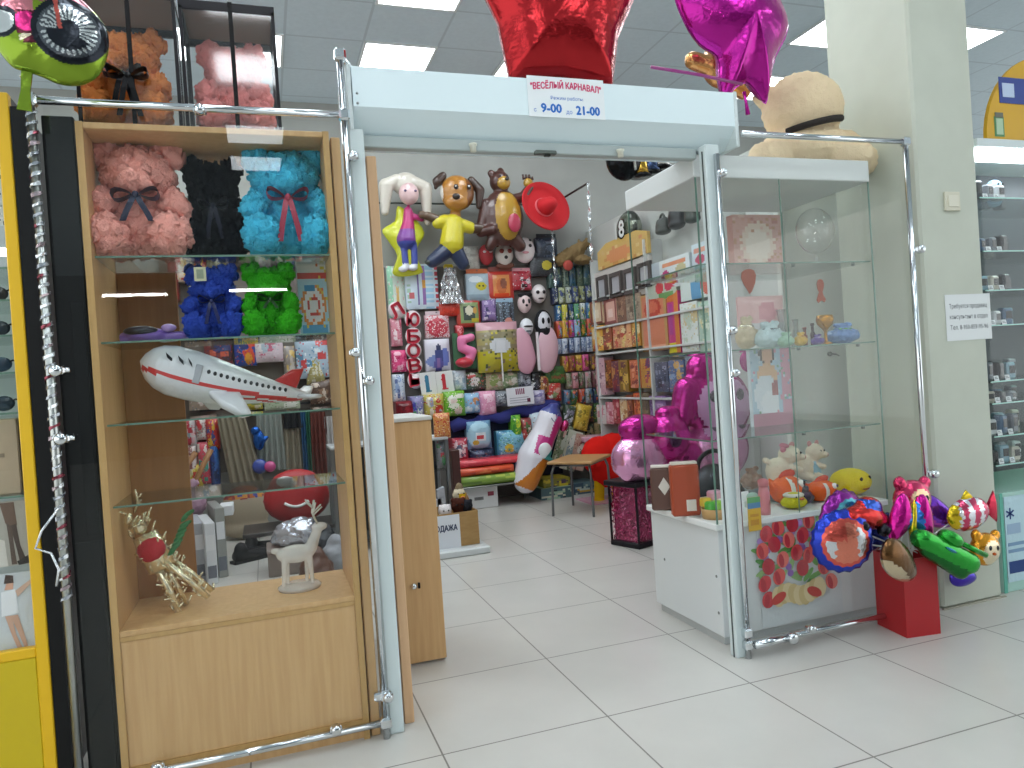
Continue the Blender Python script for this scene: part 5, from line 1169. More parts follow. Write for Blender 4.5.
B().tube([P(397, 302, Y=4.48), P(412, 312, Y=4.48), P(417, 388, Y=4.48)], .004, m('#d8c8ca'), 5).build('cord', t)
pack((425, 311, 449, 338), ['#d8b4ba', '#c9324a', '#e8dcdc', '#d0606e'], 'pink and white heart garland pack above the butterfly picture', 'package', header='#dcc4ca', pat=['#d9b6bc', ('e', .5, .45, .44, .40, '#c8384c'), ('n', .38, ['#e8dede', '#c8384c', '#d8808a'])])
pack((425, 339, 450, 371), ['#cfcbd8', '#5a62a0', '#3a4278', '#8a9ad0'], 'white card with a blue winged costume above the two number pennants', 'costume pack', pat=['#d3cfda', ('e', .3, .3, .28, .18, '#7a8ac0'), ('e', .78, .42, .16, .28, '#6a7ac0'), ('e', .52, .72, .10, .12, '#2f345a'), ('r', .38, .08, .66, .66, '#3f4880'), ('e', .5, .2, .2, .2, '#5a549a'), ('r', .46, .12, .56, .4, '#8a6aa0')], nx=16, nz=20)
for box, col, lb in (((421, 372, 437, 396), '#3a7a9a', 'white number pennant with a blue digit'), ((437, 371, 454, 393), '#c0303c', 'white number pennant with a red digit')):
    T, w_, h = rbox(box, Y=4.45, tilt=-.06); t = thing('number_pennant', lb, 'pennant', T.translation, 'number pennants'); B(T).box(-w_*.5, w_*.5, -.002, .004, 0, h, m('#dfe0de', 'satin')).build('card', t)
    mb = B(T); mb.text('1', h*.95, m(col), -.01, -.003, h*.20, bold=.008); mb.box(-w_*.20, w_*.16, -.006, -.003, h*.17, h*.23, m(col)).box(-w_*.26, -w_*.03, -.006, -.003, -.008, .008, m(col), T=Matrix.Translation((0, 0, h*.74)) @ Matrix.Rotation(-.7, 4, 'Y')); mb.build('digit', t)
pack((453, 370, 466, 390), ['#c3ced6', '#9ab0c0', '#e2e6e8'], 'small white and blue pouch beside the red digit pennant', 'package')
# pink flamingo shaped float
q = P(466, 350, Y=4.45); k = (P(476, 350, Y=4.45)-q).x/10; T = Matrix.Translation(q); t = thing('flamingo_float', 'pink curved flamingo balloon on a dark green card', 'balloon', P(466, 370, Y=4.45))
B(T).box(-12*k, 12*k, .03, .05, -18*k, 17*k, m('#3f6a4c', 'satin')).build('card', t)
mb = B(T); skin(mb, [('c', (6*k, 0, 12*k), (-4*k, 0, 10*k), 4*k, 4*k), ('c', (-4*k, 0, 10*k), (-4*k, 0, 2*k), 4.5*k, 4.5*k), ('c', (-4*k, 0, 2*k), (6*k, 0, -2*k), 4.5*k, 5*k), ('c', (6*k, 0, -2*k), (4*k, 0, -9*k), 5*k, 4*k), ('c', (4*k, 0, -9*k), (-4*k, 0, -10*k), 4*k, 3*k)], m('#e07aa8', 'plastic'), k*1.1, 2); mb.build('neck', t)
mb = B(T); skin(mb, [('e', (-3*k, -.02, -12*k), (9*k, .08, 5*k))], m('#c03040', 'plastic'), k*1.2, 1); mb.build('body', t)
pack((456, 325, 464, 345), ['#c23a42', '#d8848a', '#a8262e'], 'narrow red pack on the wall above the flamingo', 'package')
# large bundled costumes
T, w_, h = rbox((477, 322, 518, 372), Y=4.44); t = thing('bee_costume', 'large yellow, black and white striped costume in a clear bag', 'costume', T.translation)
B(T).grid(w_, h, 0, ['#8f8768', ('s', 4.5, '#a59a62', 't'), ('r', 0, .0, 1, .42, '#b9b02e'), ('n', .16, ['#5a5a3a', '#c9bc3a', '#8a7a5a', '#4f5a3a', '#b8b0a0']), ('e', .5, .52, .24, .16, '#cfd2d6'), ('r', .0, .82, 1, 1, '#c99aa4')], 20, 24, bulge=.09, seed=9).box(-w_/2, w_/2, .001, .04, 0, h, m('#8f8768', 'plastic')).build('fabric_bundle', t)
B(T).box(-.006, .006, -.11, -.10, -.10, h*.4, m('#e0e0dc')).box(-.05, .05, -.105, -.095, h*.38, h*.62, m('#d6d8dc', 'plastic'), .01).build('hang_tag', t)
T, w_, h = rbox((515, 328, 556, 373), Y=4.44); t = thing('wing_costume', 'large pale pink gauze wings in a clear bag', 'costume', T.translation)
for sx in (-1, 1):
    B(T).pillow([(sx*q_[0]*w_*.56, q_[1]*h) for q_ in dense([(.04, .45), (.3, .95), (.75, 1.0), (1.0, .7), (.95, .35), (.7, .05), (.3, .0), (.06, .2)], 3)], .035, m(('#d9a4b6' if sx < 0 else '#dcb4c0'), 'plastic'), 6).build('wing', t)
B(T).box(-.012, .012, -.075, -.06, h*.05, h*.9, m('#ded6da')).build('ribbon', t)
# lower packs
pack((393, 374, 405, 401), ['#c3cdd8', '#8fa4c8', '#e2e2e4', '#5a6a9a'], 'pale blue and white pack low beside the beech board', 'package')
pack((466, 372, 486, 389), ['#4a5a44', '#d8d0cc', '#d0504e', '#7a8a5a'], 'small cone shaped red and white pack on the green hanger', 'package')
pack((486, 372, 503, 390), ['#b9ae90', '#8a9a5a', '#d8d2c0', '#c99a8a'], 'beige and green pack under the striped costume', 'package')
pack((503, 371, 518, 388), ['#8fa07a', '#d9d4ca', '#5f8a4a', '#c9b8a0'], 'pale green sweets pack above the grey price sheet', 'package')
pack((518, 369, 531, 387), ['#7a8088', '#b4bac2', '#3a3e44', '#9aa0a8'], 'grey toy pack above the price sheet', 'package')
pack((531, 372, 541, 389), ['#2a2c30', '#4a4e55', '#d8d8d8'], 'black toy pack next to the grey one', 'package')
pack((540, 376, 549, 394), ['#c08a4a', '#7a4a3a', '#d8c8b0', '#8a2f3a'], 'orange and brown pack beside the black toy pack', 'package')
pack((547, 382, 561, 401), ['#c23f38', '#e0a090', '#d8dcd6', '#8a9a6a'], 'red and white pack right of the price sheet', 'package')
pack((545, 366, 566, 384), ['#3f6a34', '#5a8a44', '#2a4a28', '#8a5a3a'], 'green leafy garland pack under the pink wings', 'package')
# price sheet
T, w_, h = rbox((507, 387, 534, 405), Y=4.30, tilt=-.03); t = thing('price_sheet', 'white price sheet with small dark print hanging below the helmet mask', 'sign', T.translation)
B(T).box(-w_/2, w_/2, -.001, .003, 0, h, m('#dedfe4')).build('paper', t)
mb = B(T)
for i in range(5): mb.box(-w_*.16+i*w_*.07, -w_*.12+i*w_*.07, -.003, -.001, h*.60, h*.92, m('#8a3a5a'))
for j in range(3): mb.box(-w_*.40, w_*.30, -.003, -.001, h*(.14+.13*j), h*(.17+.13*j), m('#9a9aa6'))
mb.box(w_*.24, w_*.36, -.003, -.001, h*.12, h*.34, m('#6a2a44')); mb.build('print', t)
# middle row of soft pouches
for box, cols, lb in (((411, 396, 424, 419), ['#8a86b0', '#4a4aa8', '#d8dcd8', '#4f9a5a'], 'purple and green soft pouch behind the beech counter'),
    ((424, 394, 444, 418), ['#c9b85a', '#c0392c', '#9aa0b4', '#e2d8c4'], 'yellow and red soft pouch with a grey figure'),
    ((444, 391, 465, 416), ['#7ab83a', '#dfe0d0', '#4f9a2a', '#e4cfc4'], 'bright green soft pouch with a white corner'),
    ((464, 393, 480, 413), ['#8fb8d8', '#d8e4ec', '#c98a5a', '#6a9ac8'], 'pale blue soft pouch beside the pink one'),
    ((479, 391, 496, 416), ['#e09ab8', '#f0c8d8', '#d87aa0', '#e8b4c8'], 'pink soft pouch between the pale blue pouch and the price sheet'),
    ((495, 391, 508, 406), ['#8a9098', '#b4bac0', '#5f656c'], 'grey soft pouch beside the pink one'),
    ((533, 390, 545, 406), ['#a8a0c0', '#c9c4d8', '#7a72a0'], 'lilac soft pouch behind the price sheet edge'),
    ((396, 401, 414, 417), ['#7a1420', '#9a1c2a', '#5f0f1a'], 'stack of dark red folded cards at the beech board')):
    pack(box, cols, lb, 'soft pouch', 'soft_pouch', Y=4.38, bulge=.06)
# navy pocket organiser with pouches
T, w_, h = rbox((452, 408, 562, 480), Y=4.40); t = thing('pocket_organiser', 'navy fabric wall organiser with drooping top edge', 'organiser', T.translation)
NV = m('#1f2450', 'fabric')
B(T).box(-w_/2, w_/2, .02, .05, 0, h*.95, m('#141832', 'fabric'), .01).build('backing', t)
mb = B(T); n = 14; mb.tube([(-w_/2+w_*i/n, -.01-.02*math.sin(i*1.3), h*(.80+.20*i/n)+.02*math.sin(i*1.7)) for i in range(n+1)], [.055+.012*math.sin(i*2.1) for i in range(n+1)], m('#2b3075', 'fabric'), 10); mb.build('rolled_edge', t)
for box, cols, lb, pt in (((467, 421, 491, 449), ['#8fb8d0', '#c23a42', '#d8e2ea', '#d0a83a'], 'pale blue round pouch with red lettering marks in the navy organiser', ['#6f9cc0', ('e', .5, .5, .5, .5, '#a9cfe0'), ('r', .3, .3, .7, .6, '#dfe6ea'), ('r', .35, .38, .62, .5, '#c23a42'), ('e', .3, .25, .12, .1, '#d0a83a')]),
    ((497, 430, 526, 457), ['#4a8fa8', '#8fc8d0', '#d0b83a', '#2a5a80'], 'teal pouch with a yellow print in the navy organiser', ['#4a88a8', ('e', .5, .5, .48, .5, '#7ab8cc'), ('e', .35, .35, .16, .16, '#d0b83a'), ('n', .2, ['#3a78a0', '#a9d4dc', '#5a9a6a'])]),
    ((511, 415, 521, 438), ['#6ab03a', '#c8d83a', '#3f8a2a'], 'narrow bright green pack in the navy organiser', None),
    ((520, 418, 532, 443), ['#8a3a3a', '#3f6a3a', '#d8d0c0', '#b84a44'], 'narrow red and green pack beside the bright green one', None),
    ((530, 412, 554, 434), ['#c9d8e4', '#8a5a44', '#e4eaee', '#7aa8cc'], 'white and blue pack with a brown print in the navy organiser', None),
    ((453, 438, 468, 462), ['#b0384a', '#d8b8bc', '#5a5f78', '#e0dcdc'], 'red and white pack low in the navy organiser', None),
    ((470, 449, 494, 465), ['#26304a', '#5a6480', '#8a4a3a', '#1a2036'], 'dark blue pack low in the navy organiser', None)):
    pack(box, cols, lb, 'soft pouch', 'soft_pouch', Y=4.33, bulge=.06, pat=pt)
# ---- rows of small hanging cards between the masks and the picture frames
ROWS = [  # y top, y bottom, x0, x1, n, colours, what
    (268, 288, 548, 590, 6, ['#3f5a54', '#2a3a4a', '#8a9a8a', '#24506a', '#5a6a58'], 'dark green balloon card', 'top card row'),
    (288, 304, 552, 592, 6, ['#26345a', '#a8b08a', '#c9d0c4', '#3a4a7a', '#8a8f60'], 'navy and pale balloon card', 'second card row'),
    (305, 321, 556, 592, 6, ['#3a6a9a', '#c9c04a', '#24406a', '#5a9a6a', '#e0e4e0'], 'blue and yellow balloon card', 'third card row'),
    (321, 338, 556, 593, 6, ['#c9583a', '#d0a040', '#c04a9a', '#8ab0d0', '#4a7a3a'], 'bright striped toy card', 'fourth card row'),
    (339, 354, 556, 593, 6, ['#8a9ab8', '#c4ccd8', '#5a6a90', '#a8b4c8'], 'grey blue car card', 'fifth card row'),
    (356, 372, 562, 596, 5, ['#b0803a', '#8a4a2a', '#d8b04a', '#c9508a', '#6a4a3a'], 'gold and brown toy card', 'sixth card row'),
    (373, 389, 566, 598, 5, ['#8a8a70', '#c98a90', '#5a6a4a', '#b0a0a0', '#7a4a50'], 'mottled toy card', 'seventh card row'),
    (390, 405, 564, 600, 5, ['#5a7a9a', '#3a5a34', '#c0563a', '#8a9098', '#2a3a5a'], 'blue green toy card', 'eighth card row'),
    (406, 424, 560, 602, 5, ['#3a3f44', '#c9a63a', '#8a9a84', '#5a3a34', '#3f6a3a'], 'dark and yellow toy card', 'ninth card row'),
    (425, 442, 566, 604, 4, ['#3f5a34', '#7a7a5a', '#2a2f2a', '#a08a60'], 'dark green toy card', 'lowest card row')]
ORD = ['first', 'second', 'third', 'fourth', 'fifth', 'sixth', 'seventh', 'eighth']
for y0_, y1_, xa, xb, n, cols, what, where in ROWS:
    a, b_ = P(xa, y1_+1, Y=4.53), P(xb, y0_-1, Y=4.53)
    for i in range(n):
        w1 = (xb-xa)/n; c4 = cols[i % len(cols):]+cols[:i % len(cols)]
        sl = -.067*(xa+w1*i-xa)*1.2
        pack((xa+w1*i+.5, y0_+sl, xa+w1*(i+1)-.3, y1_+sl), c4, '%s, %s from the masks in the %s' % (what, ORD[i], where), 'toy card', 'hanging_card', group='small hanging cards on the back wall', bulge=.02, single=True, Y=4.50-.02*(i % 2), d=.08)
# leaning magazines, ground boxes
for i, (box, cols, lb, tl) in enumerate((((549, 424, 562, 466), ['#8a9a7a', '#c9cfc0', '#4a5a44', '#d0a8a0'], 'pale green magazine leaning behind the stool, nearest the animal balloon', .35),
    ((558, 430, 573, 470), ['#c4cbb8', '#5f6a58', '#8aa0a8', '#e0e0d8'], 'white and green magazine leaning behind the stool, second of the three', .35),
    ((568, 434, 582, 470), ['#b89a8a', '#d8d0c4', '#6a7a5a', '#8a4a4a'], 'brown magazine leaning behind the stool, beside the red plush', .3))):
    pack(box, cols, lb, 'magazine', 'magazine', Y=4.34-.08*i, tilt=tl, bulge=.004, d=.015, single=True)
for i, (box, cols, lb) in enumerate((((560, 405, 571, 428), ['#3a4a3a', '#8a8a9a', '#c9ccd0'], 'slanted grey toy pack between the animal balloon and the yellow pack'), ((572, 404, 586, 430), ['#c9a83a', '#e0c85a', '#8a7a2a'], 'slanted yellow toy pack below the ninth card row'))):
    pack(box, cols, lb, 'toy pack', 'toy_pack', Y=4.42, tilt=.3, single=True)
def fbox(box, Y, z, d, cols, label, cat='box', name='flat_box', rz=0):
    T, w_, h = rbox(box, Y=Y); p = T.translation; T = at(p.x, Y, z, rz); _seed[0] += 1
    t = thing(name, label, cat, (p.x, Y, z)); B(T).box(-w_/2, w_/2, .001, d, 0, h, m(cols[0], 'plastic'), .004).build('carton', t)
    B(T).grid(w_, h, 0, autopat(cols, _seed[0]), 12, 6, seed=_seed[0]).build('printed_front', t)
    B(T).box(-w_*.46, w_*.46, .02, d-.02, h, h+.003, m(cols[-1], 'plastic')).build('printed_lid', t)
    return h
h1 = fbox((541, 482, 573, 493), 4.12, 0, .36, ['#4a6a70', '#c9ccb8', '#2a3a44', '#a0c0a8'], 'flat teal game box on the floor between the animal balloon and the stool')
fbox((543, 474, 570, 482), 4.16, h1+.004, .3, ['#8a8a3a', '#d0c03a', '#4a3a5a', '#c9b83a'], 'flat yellow game box lying on the teal one')
fbox((573, 480, 598, 491), 4.2, 0, .3, ['#3f5a6a', '#b8c8c0', '#c9a03a', '#6a8a90'], 'flat dark blue game box on the floor under the stool')
# leaning animal balloon
Yb = 4.05; o_, L, k = fig_local(540, 450, Yb); T = Matrix.Translation(o_); t = thing('animal_balloon', 'large leaning foil animal balloon with white front, pink back and orange base', 'balloon', P(535, 489, Y=Yb))
WHB, PKB, ORB = m('#e4e2ea', 'plastic'), m('#c43a86', 'plastic'), m('#cf7c22', 'plastic')
def animal(p):
    x, y = 540+p.x/k, 450-p.z/k; t_ = (x-524)*.41-(y-479)*.912; s_ = (x-524)*.912+(y-479)*.41
    if t_ > 68: return m('#3a4690', 'plastic')
    if t_ > 46: return PKB if s_ > 3 else WHB
    if t_ > 28: return PKB if s_ > -7 else WHB
    if t_ < -5: return WHB
    return ORB if s_ > -9+.45*t_ else WHB
mb = B(T); skin(mb, [('c', L(524, 479), L(533, 456), k*12, k*15), ('c', L(533, 456), L(545, 434), k*15, k*12), ('c', L(545, 434), L(552, 420), k*12, k*12), ('e', L(552, 416), (k*11, k*9, k*9)), ('c', L(555, 409), L(559, 407), k*5, k*3)], WHB, k*1.2, 2, cf=animal); mb.build('balloon_body', t)
mb = B(T); skin(mb, [('e', L(540, 450, -k*13), (k*7, k*2.5, k*8)), ('c', L(540, 456, -k*13), L(546, 460, -k*13), k*2.4, k*1.8)], m('#d8e4e4', 'foil'), k*.8, 1, cf=lambda p: m('#2f8a84', 'plastic') if p.x/k+(-p.z/k) > 5 else m('#e2e6e8', 'plastic')); mb.build('printed_fish', t)
B(T).tube([L(549+1.2*i, 418+4*math.sin(i*.7), -k*11.5) for i in range(7)], k*.5, m('#8a90a8'), 6).build('smile_line', t)
B(T).ell(L(566, 428), (k*4, k*4, k*6), m('#d0508a', 'foil'), (0, .5, 0), 12).build('mane', t)
# stool
def stool():
    a, b_, c_ = P(582, 520, Z=0), P(566, 513, Z=0), P(600, 509, Z=0); d_ = b_+(c_-a); sz = P(588, 461, Y=(a.y+c_.y)/2).z
    cx, cy = (b_.x+c_.x)/2, (b_.y+c_.y)/2
    t = thing('stool', 'small stool with a tan seat and grey metal legs', 'stool', (cx, cy, 0))
    ang = math.atan2(c_.y-a.y, c_.x-a.x); T = at(cx, cy, 0, ang); L_ = (c_-a).length; W_ = (b_-a).length
    B(T).box(-L_*.56, L_*.56, -W_*.56, W_*.56, sz-.012, sz+.012, m('#b98f5c', 'satin'), .01).build('seat', t)
    for sx in (-1, 1):
        for sy in (-1, 1): B(T).tube([(sx*L_*.36, sy*W_*.40, sz-.016), (sx*L_*.46, sy*W_*.44, sz-.035), (sx*L_*.5, sy*W_*.48, sz-.09), (sx*L_*.52, sy*W_*.5, .0)], .011, m('#7a7d80', 'metal'), 8).build('leg', t)
    B(T).tube([(-L_*.4, -W_*.42, sz-.03), (L_*.4, -W_*.42, sz-.03), (L_*.4, W_*.42, sz-.03), (-L_*.4, W_*.42, sz-.03)], .008, m('#7a7d80', 'metal'), 6, closed=True).build('frame', t)
stool()
# red plush with yellow legs
Yq = 3.75; o_, L, k = fig_local(606, 460, Yq); T = Matrix.Translation(o_); zb = P(600, 503, Y=Yq).z
t = thing('red_plush', 'big round red plush toy with yellow legs behind the stool', 'plush toy', (o_.x, Yq, 0))
mb = B(T); fuzzy(mb, [('e', L(600, 455), (k*17, k*15, k*18)), ('e', L(614, 452), (k*16, k*15, k*17)), ('e', L(606, 468), (k*16, k*14, k*18))], m('#d8241e', 'plush'), k*1.6, k*.5, 20); mb.build('body', t)
for x in (598, 612): mb = B(T); skin(mb, [('c', L(x, 480), L(x-1, 498), k*5, k*4.5), ('e', L(x-3, 502, -k*3), (k*8, k*8, k*4))], m('#d8b01e', 'plush'), k*1.2, 2); mb.build('leg', t)
tag(B().box(P(594, 505, Y=Yq).x-.1, P(615, 505, Y=Yq).x+.1, Yq-.2, Yq+.2, 0, max(.01, L(0, 506)[2]+o_.z), m('#d9a0b8', 'plastic'), .005).build('pink_box'), 'low pink box on the floor under the red plush legs', 'box')
T, w_, h = rbox((584, 433, 616, 441), Y=4.1); one(B(T).box(-w_/2, w_/2, 0, .25, 0, .05, m('#d9a8bc', 'plastic'), .01), 'pink_package', 'pale pink package on top behind the red plush', 'package')
# clear vase box full of pink petals
a = P(627, 546, Z=0); cxv, cyv = 1.33, 2.02; q0 = P(612, 536, Z=0)
T = at(cxv, cyv, 0, .35); zt = P(630, 480, Y=cyv).z; zb = .045
t = thing('petal_vase', 'clear square vase box with black lid filled with shredded pink paper', 'vase', (cxv, cyv, 0)); s_ = .125
B(T).box(-s_*1.08, s_*1.08, -s_*1.08, s_*1.08, 0, .035, BLK, .006).build('base', t)
B(T).box(-s_*1.22, s_*1.22, -s_*1.22, s_*1.22, zt-.03, zt+.005, BLK, .006).build('lid', t)
for sx in (-1, 1):
    for sy in (-1, 1): B(T).box(sx*s_-.006, sx*s_+.006, sy*s_-.006, sy*s_+.006, .035, zt-.03, BLK).build('corner_post', t)
rng = random.Random(8); mb = B(T); PK = [m(c, 'foil') for c in ('#c9407a', '#d9629a', '#b03068', '#e08ab4', '#a82a60')]
mb.box(-s_*.86, s_*.86, -s_*.86, s_*.86, .037, zt-.04, PK[2])
for i in range(900):
    f_ = rng.randrange(4); u = rng.uniform(-.95, .95)*s_; v_ = rng.uniform(.88, .95)*s_; x, y = ((u, -v_), (u, v_), (-v_, u), (v_, u))[f_]; z_ = rng.uniform(.05, zt-.05)
    an = rng.random()*6.28; r_ = .012; d1 = Vector((math.cos(an), .3*rng.uniform(-1, 1), math.sin(an)))*r_; d2_ = Vector((-math.sin(an), .5*rng.uniform(-1, 1), math.cos(an)))*r_*.35
    if f_ > 1: d1 = Vector((d1.y, d1.x, d1.z)); d2_ = Vector((d2_.y, d2_.x, d2_.z))
    p = Vector((x, y, z_)); mb.add([p-d1-d2_, p+d1-d2_, p+d1+d2_, p-d1+d2_], [(0, 1, 2, 3)], PK[i % 5])
o = mb.build('petal_fill', t); o['kind'] = 'stuff'
B(T).box(-s_+.007, s_-.007, -s_-.001, -s_+.001, .036, zt-.031, GLASS).box(-s_-.001, -s_+.001, -s_+.007, s_-.007, .036, zt-.031, GLASS).build('clear_wall', t)
# pink foil poodle and big pink foil bear behind the showcase
FP, FPL, FPD = m('#b8308a', 'foil'), m('#e6a6d0', 'foil'), m('#a01c6c', 'foil')
Ye = 1.93; o_, L, k = fig_local(655, 460, Ye); T = Matrix.Translation(o_)
t = thing('pink_dog_balloon', 'shiny pink foil dog balloon standing on the black lidded vase box', 'balloon', (o_.x, Ye, zt))
mb = B(T); skin(mb, [('e', L(640, 455), (k*27, k*17, k*21)), ('e', L(643, 427), (k*22, k*13, k*13)), ('c', L(626, 460), L(629, 469), k*13, k*10), ('c', L(650, 462), L(651, 469), k*12, k*10), ('c', L(671, 462), L(674, 488), k*10, k*8)], FPL, k*1.6, 2, cf=lambda p: FP if p.z > L(0, 437)[2] else m('#e6a6d0', 'foil')); mb.build('body', t)
mb = B(T); skin(mb, [('e', L(668, 438, -k*4), (k*20, k*17, k*22)), ('e', L(668, 414, -k*4), (k*12, k*9, k*7)), ('c', L(690, 462), L(690, 462), k*1, k*1), ('e', L(686, 458, -k*3), (k*15, k*12, k*14)), ('e', L(676, 474, -k*6), (k*11, k*10, k*9))], FP, k*1.6, 2); mb.build('head', t)
B(T).ell(L(664, 440, -k*22), (k*6, k*2, k*6), m('#5a3a5a', 'foil'), None, 12).build('eye', t)
mb = B(T); skin(mb, [('c', L(664, 470, -k*8), L(660, 482, -k*10), k*8, k*7)], FPL, k*1.6, 2); mb.build('paw', t)
Yg = 1.95; o_, L, k = fig_local(705, 420, Yg); T = Matrix.Translation(o_)
t = thing('pink_bear_balloon', 'large magenta and pale pink foil bear balloon behind the glass showcase', 'balloon', (o_.x, Yg, 0))
mb = B(T); skin(mb, [('e', L(718, 406), (k*33, k*18, k*34)), ('e', L(704, 369), (k*14, k*11, k*14)), ('e', L(748, 364), (k*15, k*11, k*15)), ('c', L(688, 388), L(681, 416), k*11, k*10), ('e', L(716, 450), (k*30, k*18, k*28)), ('c', L(690, 458), L(684, 472), k*12, k*11), ('c', L(712, 475), L(712, 520), k*20, k*22)], FP, k*2.4, 2,
  cf=lambda p: m('#b98ab4', 'plastic') if p.y < 0 and ((p.x-L(718, 0)[0])/(k*26))**2+((p.z-L(0, 406)[2])/(k*24))**2 < 1 else FPL if p.y < 0 and ((p.x-L(712, 0)[0])/(k*26))**2+((p.z-L(0, 452)[2])/(k*24))**2 < 1 else FP); mb.build('body', t)
for x in (704, 730): B(T).ell(L(x, 396, -k*17), (k*4, k*2, k*5), m('#3a2a3a', 'foil'), None, 10).build('eye', t)
B(T).ell(L(717, 410, -k*19), (k*6, k*3, k*5), m('#5a3a54', 'foil'), None, 10).build('nose', t)
zz = o_.z+L(0, 544)[2]; B(T).lathe([(k*18, 0), (k*18, .02), (k*6, .05), (k*6, L(0, 512)[2]+o_.z)], m('#a8a4a8', 'plastic'), (L(708, 0)[0], 0, -o_.z), 16).build('stand', t)
# black round hat on a box behind the showcase
Yh = 1.15; q = P(715, 490, Y=Yh); k = (P(725, 490, Y=Yh)-q).x/10
t = thing('black_bag', 'large round black bag on the floor behind the pink dog balloon', 'bag', (q.x, Yh, 0)); T = Matrix.Translation((q.x, Yh, 0))
mb = B(T); skin(mb, [('e', (0, 0, q.z*.72), (k*30, .16, q.z*.62)), ('e', (0, 0, q.z*.3), (k*30, .17, q.z*.3))], m('#1a1d20', 'satin'), .02, 3); mb.build('body', t)
B(T).tube([(k*16*math.cos(a_), 0, q.z*1.28+.10*math.sin(a_)) for a_ in [PI*i/10 for i in range(11)]], .014, m('#1a1d20', 'satin'), 8).build('handle', t)
# ================================================================== right hand rack: shelves along the shop wall, faces on X = 2.08
XR2 = 2.08
rk = thing('goods_rack', 'long white rack with shelves behind the glass showcase', 'rack', (2.2, 2.8, 0))
RKM = m('#c3c6c4', 'satin')
yA, yB = min(2.09, P(722, 300, X=2.08).y-.04), 4.05
B().box(2.24, 2.295, yA, yB, .0, 2.30, m('#b4b7b3', 'satin')).build('back_panel', rk)
for y in (yA, (yA+yB)/2, yB-.02): B().box(2.06, 2.24, y, y+.02, 0, 2.32, RKM).build('upright', rk)
def zat(px, py): return P(px, py, X=XR2).z
for py in (296, 326, 353, 397): 
    z = zat(605, py); B().box(2.06, 2.24, yA+.02, yB-.02, z-.018, z, RKM, .002).build('shelf', rk)
RX = dict(X=XR2)
def rpack(box, cols, label, cat, name, pat=None, d=.10, bulge=.006, single=False, header=None, group=None):
    return pack(box, cols, label, cat, name, X=XR2, pat=pat, d=d, bulge=bulge, single=single, header=header, group=group)
# crest and picture frames
T, w_, h = rbox((597, 236, 648, 262), X=XR2); t = thing('display_header', 'gold patterned header board above the row of picture frames', 'header', T.translation)
B(T).prism([(-w_/2, 0), (w_/2, 0), (w_/2, h*.8), (w_*.3, h*1.0), (-w_*.3, h*1.0), (-w_/2, h*.75)], 0, .03, m('#c9a860', 'satin')).build('board', t)
B(T).grid(w_*.94, h*.76, -.002, ['#cba765', ('n', .3, ['#d8bd84', '#c08a4a', '#c98a5a']), ('e', .45, .5, .25, .4, '#cf8a5a')], 16, 6).build('printed_front', t)
T, w_, h = rbox((592, 264, 650, 300), X=XR2+.01)
t = thing('frame_board', 'pale display board behind the four dark picture frames', 'board', T.translation); B(T).box(-w_/2, w_/2, .0, .04, 0, h, m('#c4beb8', 'satin'), .004).build('panel', t)
for i, (a, b_, c_, d_) in enumerate(((596, 276, 606, 301), (609, 272, 621, 297), (623, 268, 635, 294), (637, 262, 650, 288))):
    T, w_, h = rbox((a, b_, c_, d_), X=XR2-.02); t = thing('framed_picture', 'dark picture frame on the pale board, %s from the back wall' % ORD[i], 'picture frame', T.translation, 'dark picture frames')
    e = w_*.16; mb = B(T); F_ = m('#4f4a48', 'satin')
    mb.box(-w_/2, w_/2, 0, .025, 0, e, F_).box(-w_/2, w_/2, 0, .025, h-e, h, F_).box(-w_/2, -w_/2+e, 0, .025, e, h-e, F_).box(w_/2-e, w_/2, 0, .025, e, h-e, F_); mb.build('frame', t)
    B(T).box(-w_/2+e, w_/2-e, .012, .02, e, h-e, m('#a9abb0', 'plastic')).build('picture', t)
for i, (box, cols) in enumerate((((590, 301, 602, 324), ['#d8c0a0', '#8a4a3a', '#e4d4bc']), ((604, 299, 616, 324), ['#d8a898', '#8a4a44', '#e8c8bc']))):
    rpack(box, cols, 'cream card with a brown edge under the picture frames, %s from the back wall' % ORD[i], 'card', 'greeting_card', pat=[cols[1], ('r', .2, .1, .9, .9, cols[0]), ('r', .35, .25, .75, .6, cols[2])])
for i, (box, cols) in enumerate((((617, 296, 626, 322), ['#7a5a48', '#9a7a60', '#5f4438']), ((626, 294, 634, 321), ['#8a7a6a', '#a89680', '#6a5a4c']), ((633, 293, 641, 320), ['#9a8a78', '#b4a48c', '#7a6a58']))):
    rpack(box, cols, 'tall brown pack beside the large orange heart box, %s from the cream cards' % ORD[i], 'package', 'shelf_pack')
for i, (x0_, x1_, y0_, c0) in enumerate(((592, 603, 326, '#d8a23a'), (603, 612, 327, '#8a4a2a'), (613, 620, 326, '#c9906a'), (620, 631, 322, '#d8a070'), (632, 640, 322, '#c08a3a'))):
    rpack((x0_, y0_, x1_, 351-.12*(x0_-592)), [c0, '#d8c070', '#c0503a', '#8a4a2a', '#e0d0a0'], 'orange and gold pack under the brown packs, %s from the back wall' % ORD[i], 'package', 'shelf_pack')
rpack((641, 293, 667, 351), ['#c9795a', '#c04a38', '#b88a52'], 'large orange brown box with a red heart on the wall rack', 'gift box', 'heart_box', pat=['#b8905a', ('r', .08, .03, .92, .97, '#cc7c5c'), ('e', .5, .74, .32, .17, '#b8432f'), ('e', .5, .76, .22, .10, '#cf6a4c'), ('r', .1, .04, .9, .1, '#d89a80')], d=.12)
rpack((668, 291, 679, 353), ['#c9387a', '#e0732e', '#d8c82a'], 'tall narrow pink and yellow box beside the heart box', 'box', 'tall_box', pat=['#c03a7c', ('r', 0, .84, 1, 1, '#d0702e'), ('r', .0, 0, .9, .17, '#d6cc22'), ('r', .65, 0, 1, 1, '#cf7a3a'), ('r', .2, .3, .5, .8, '#a83a8a')], d=.12)
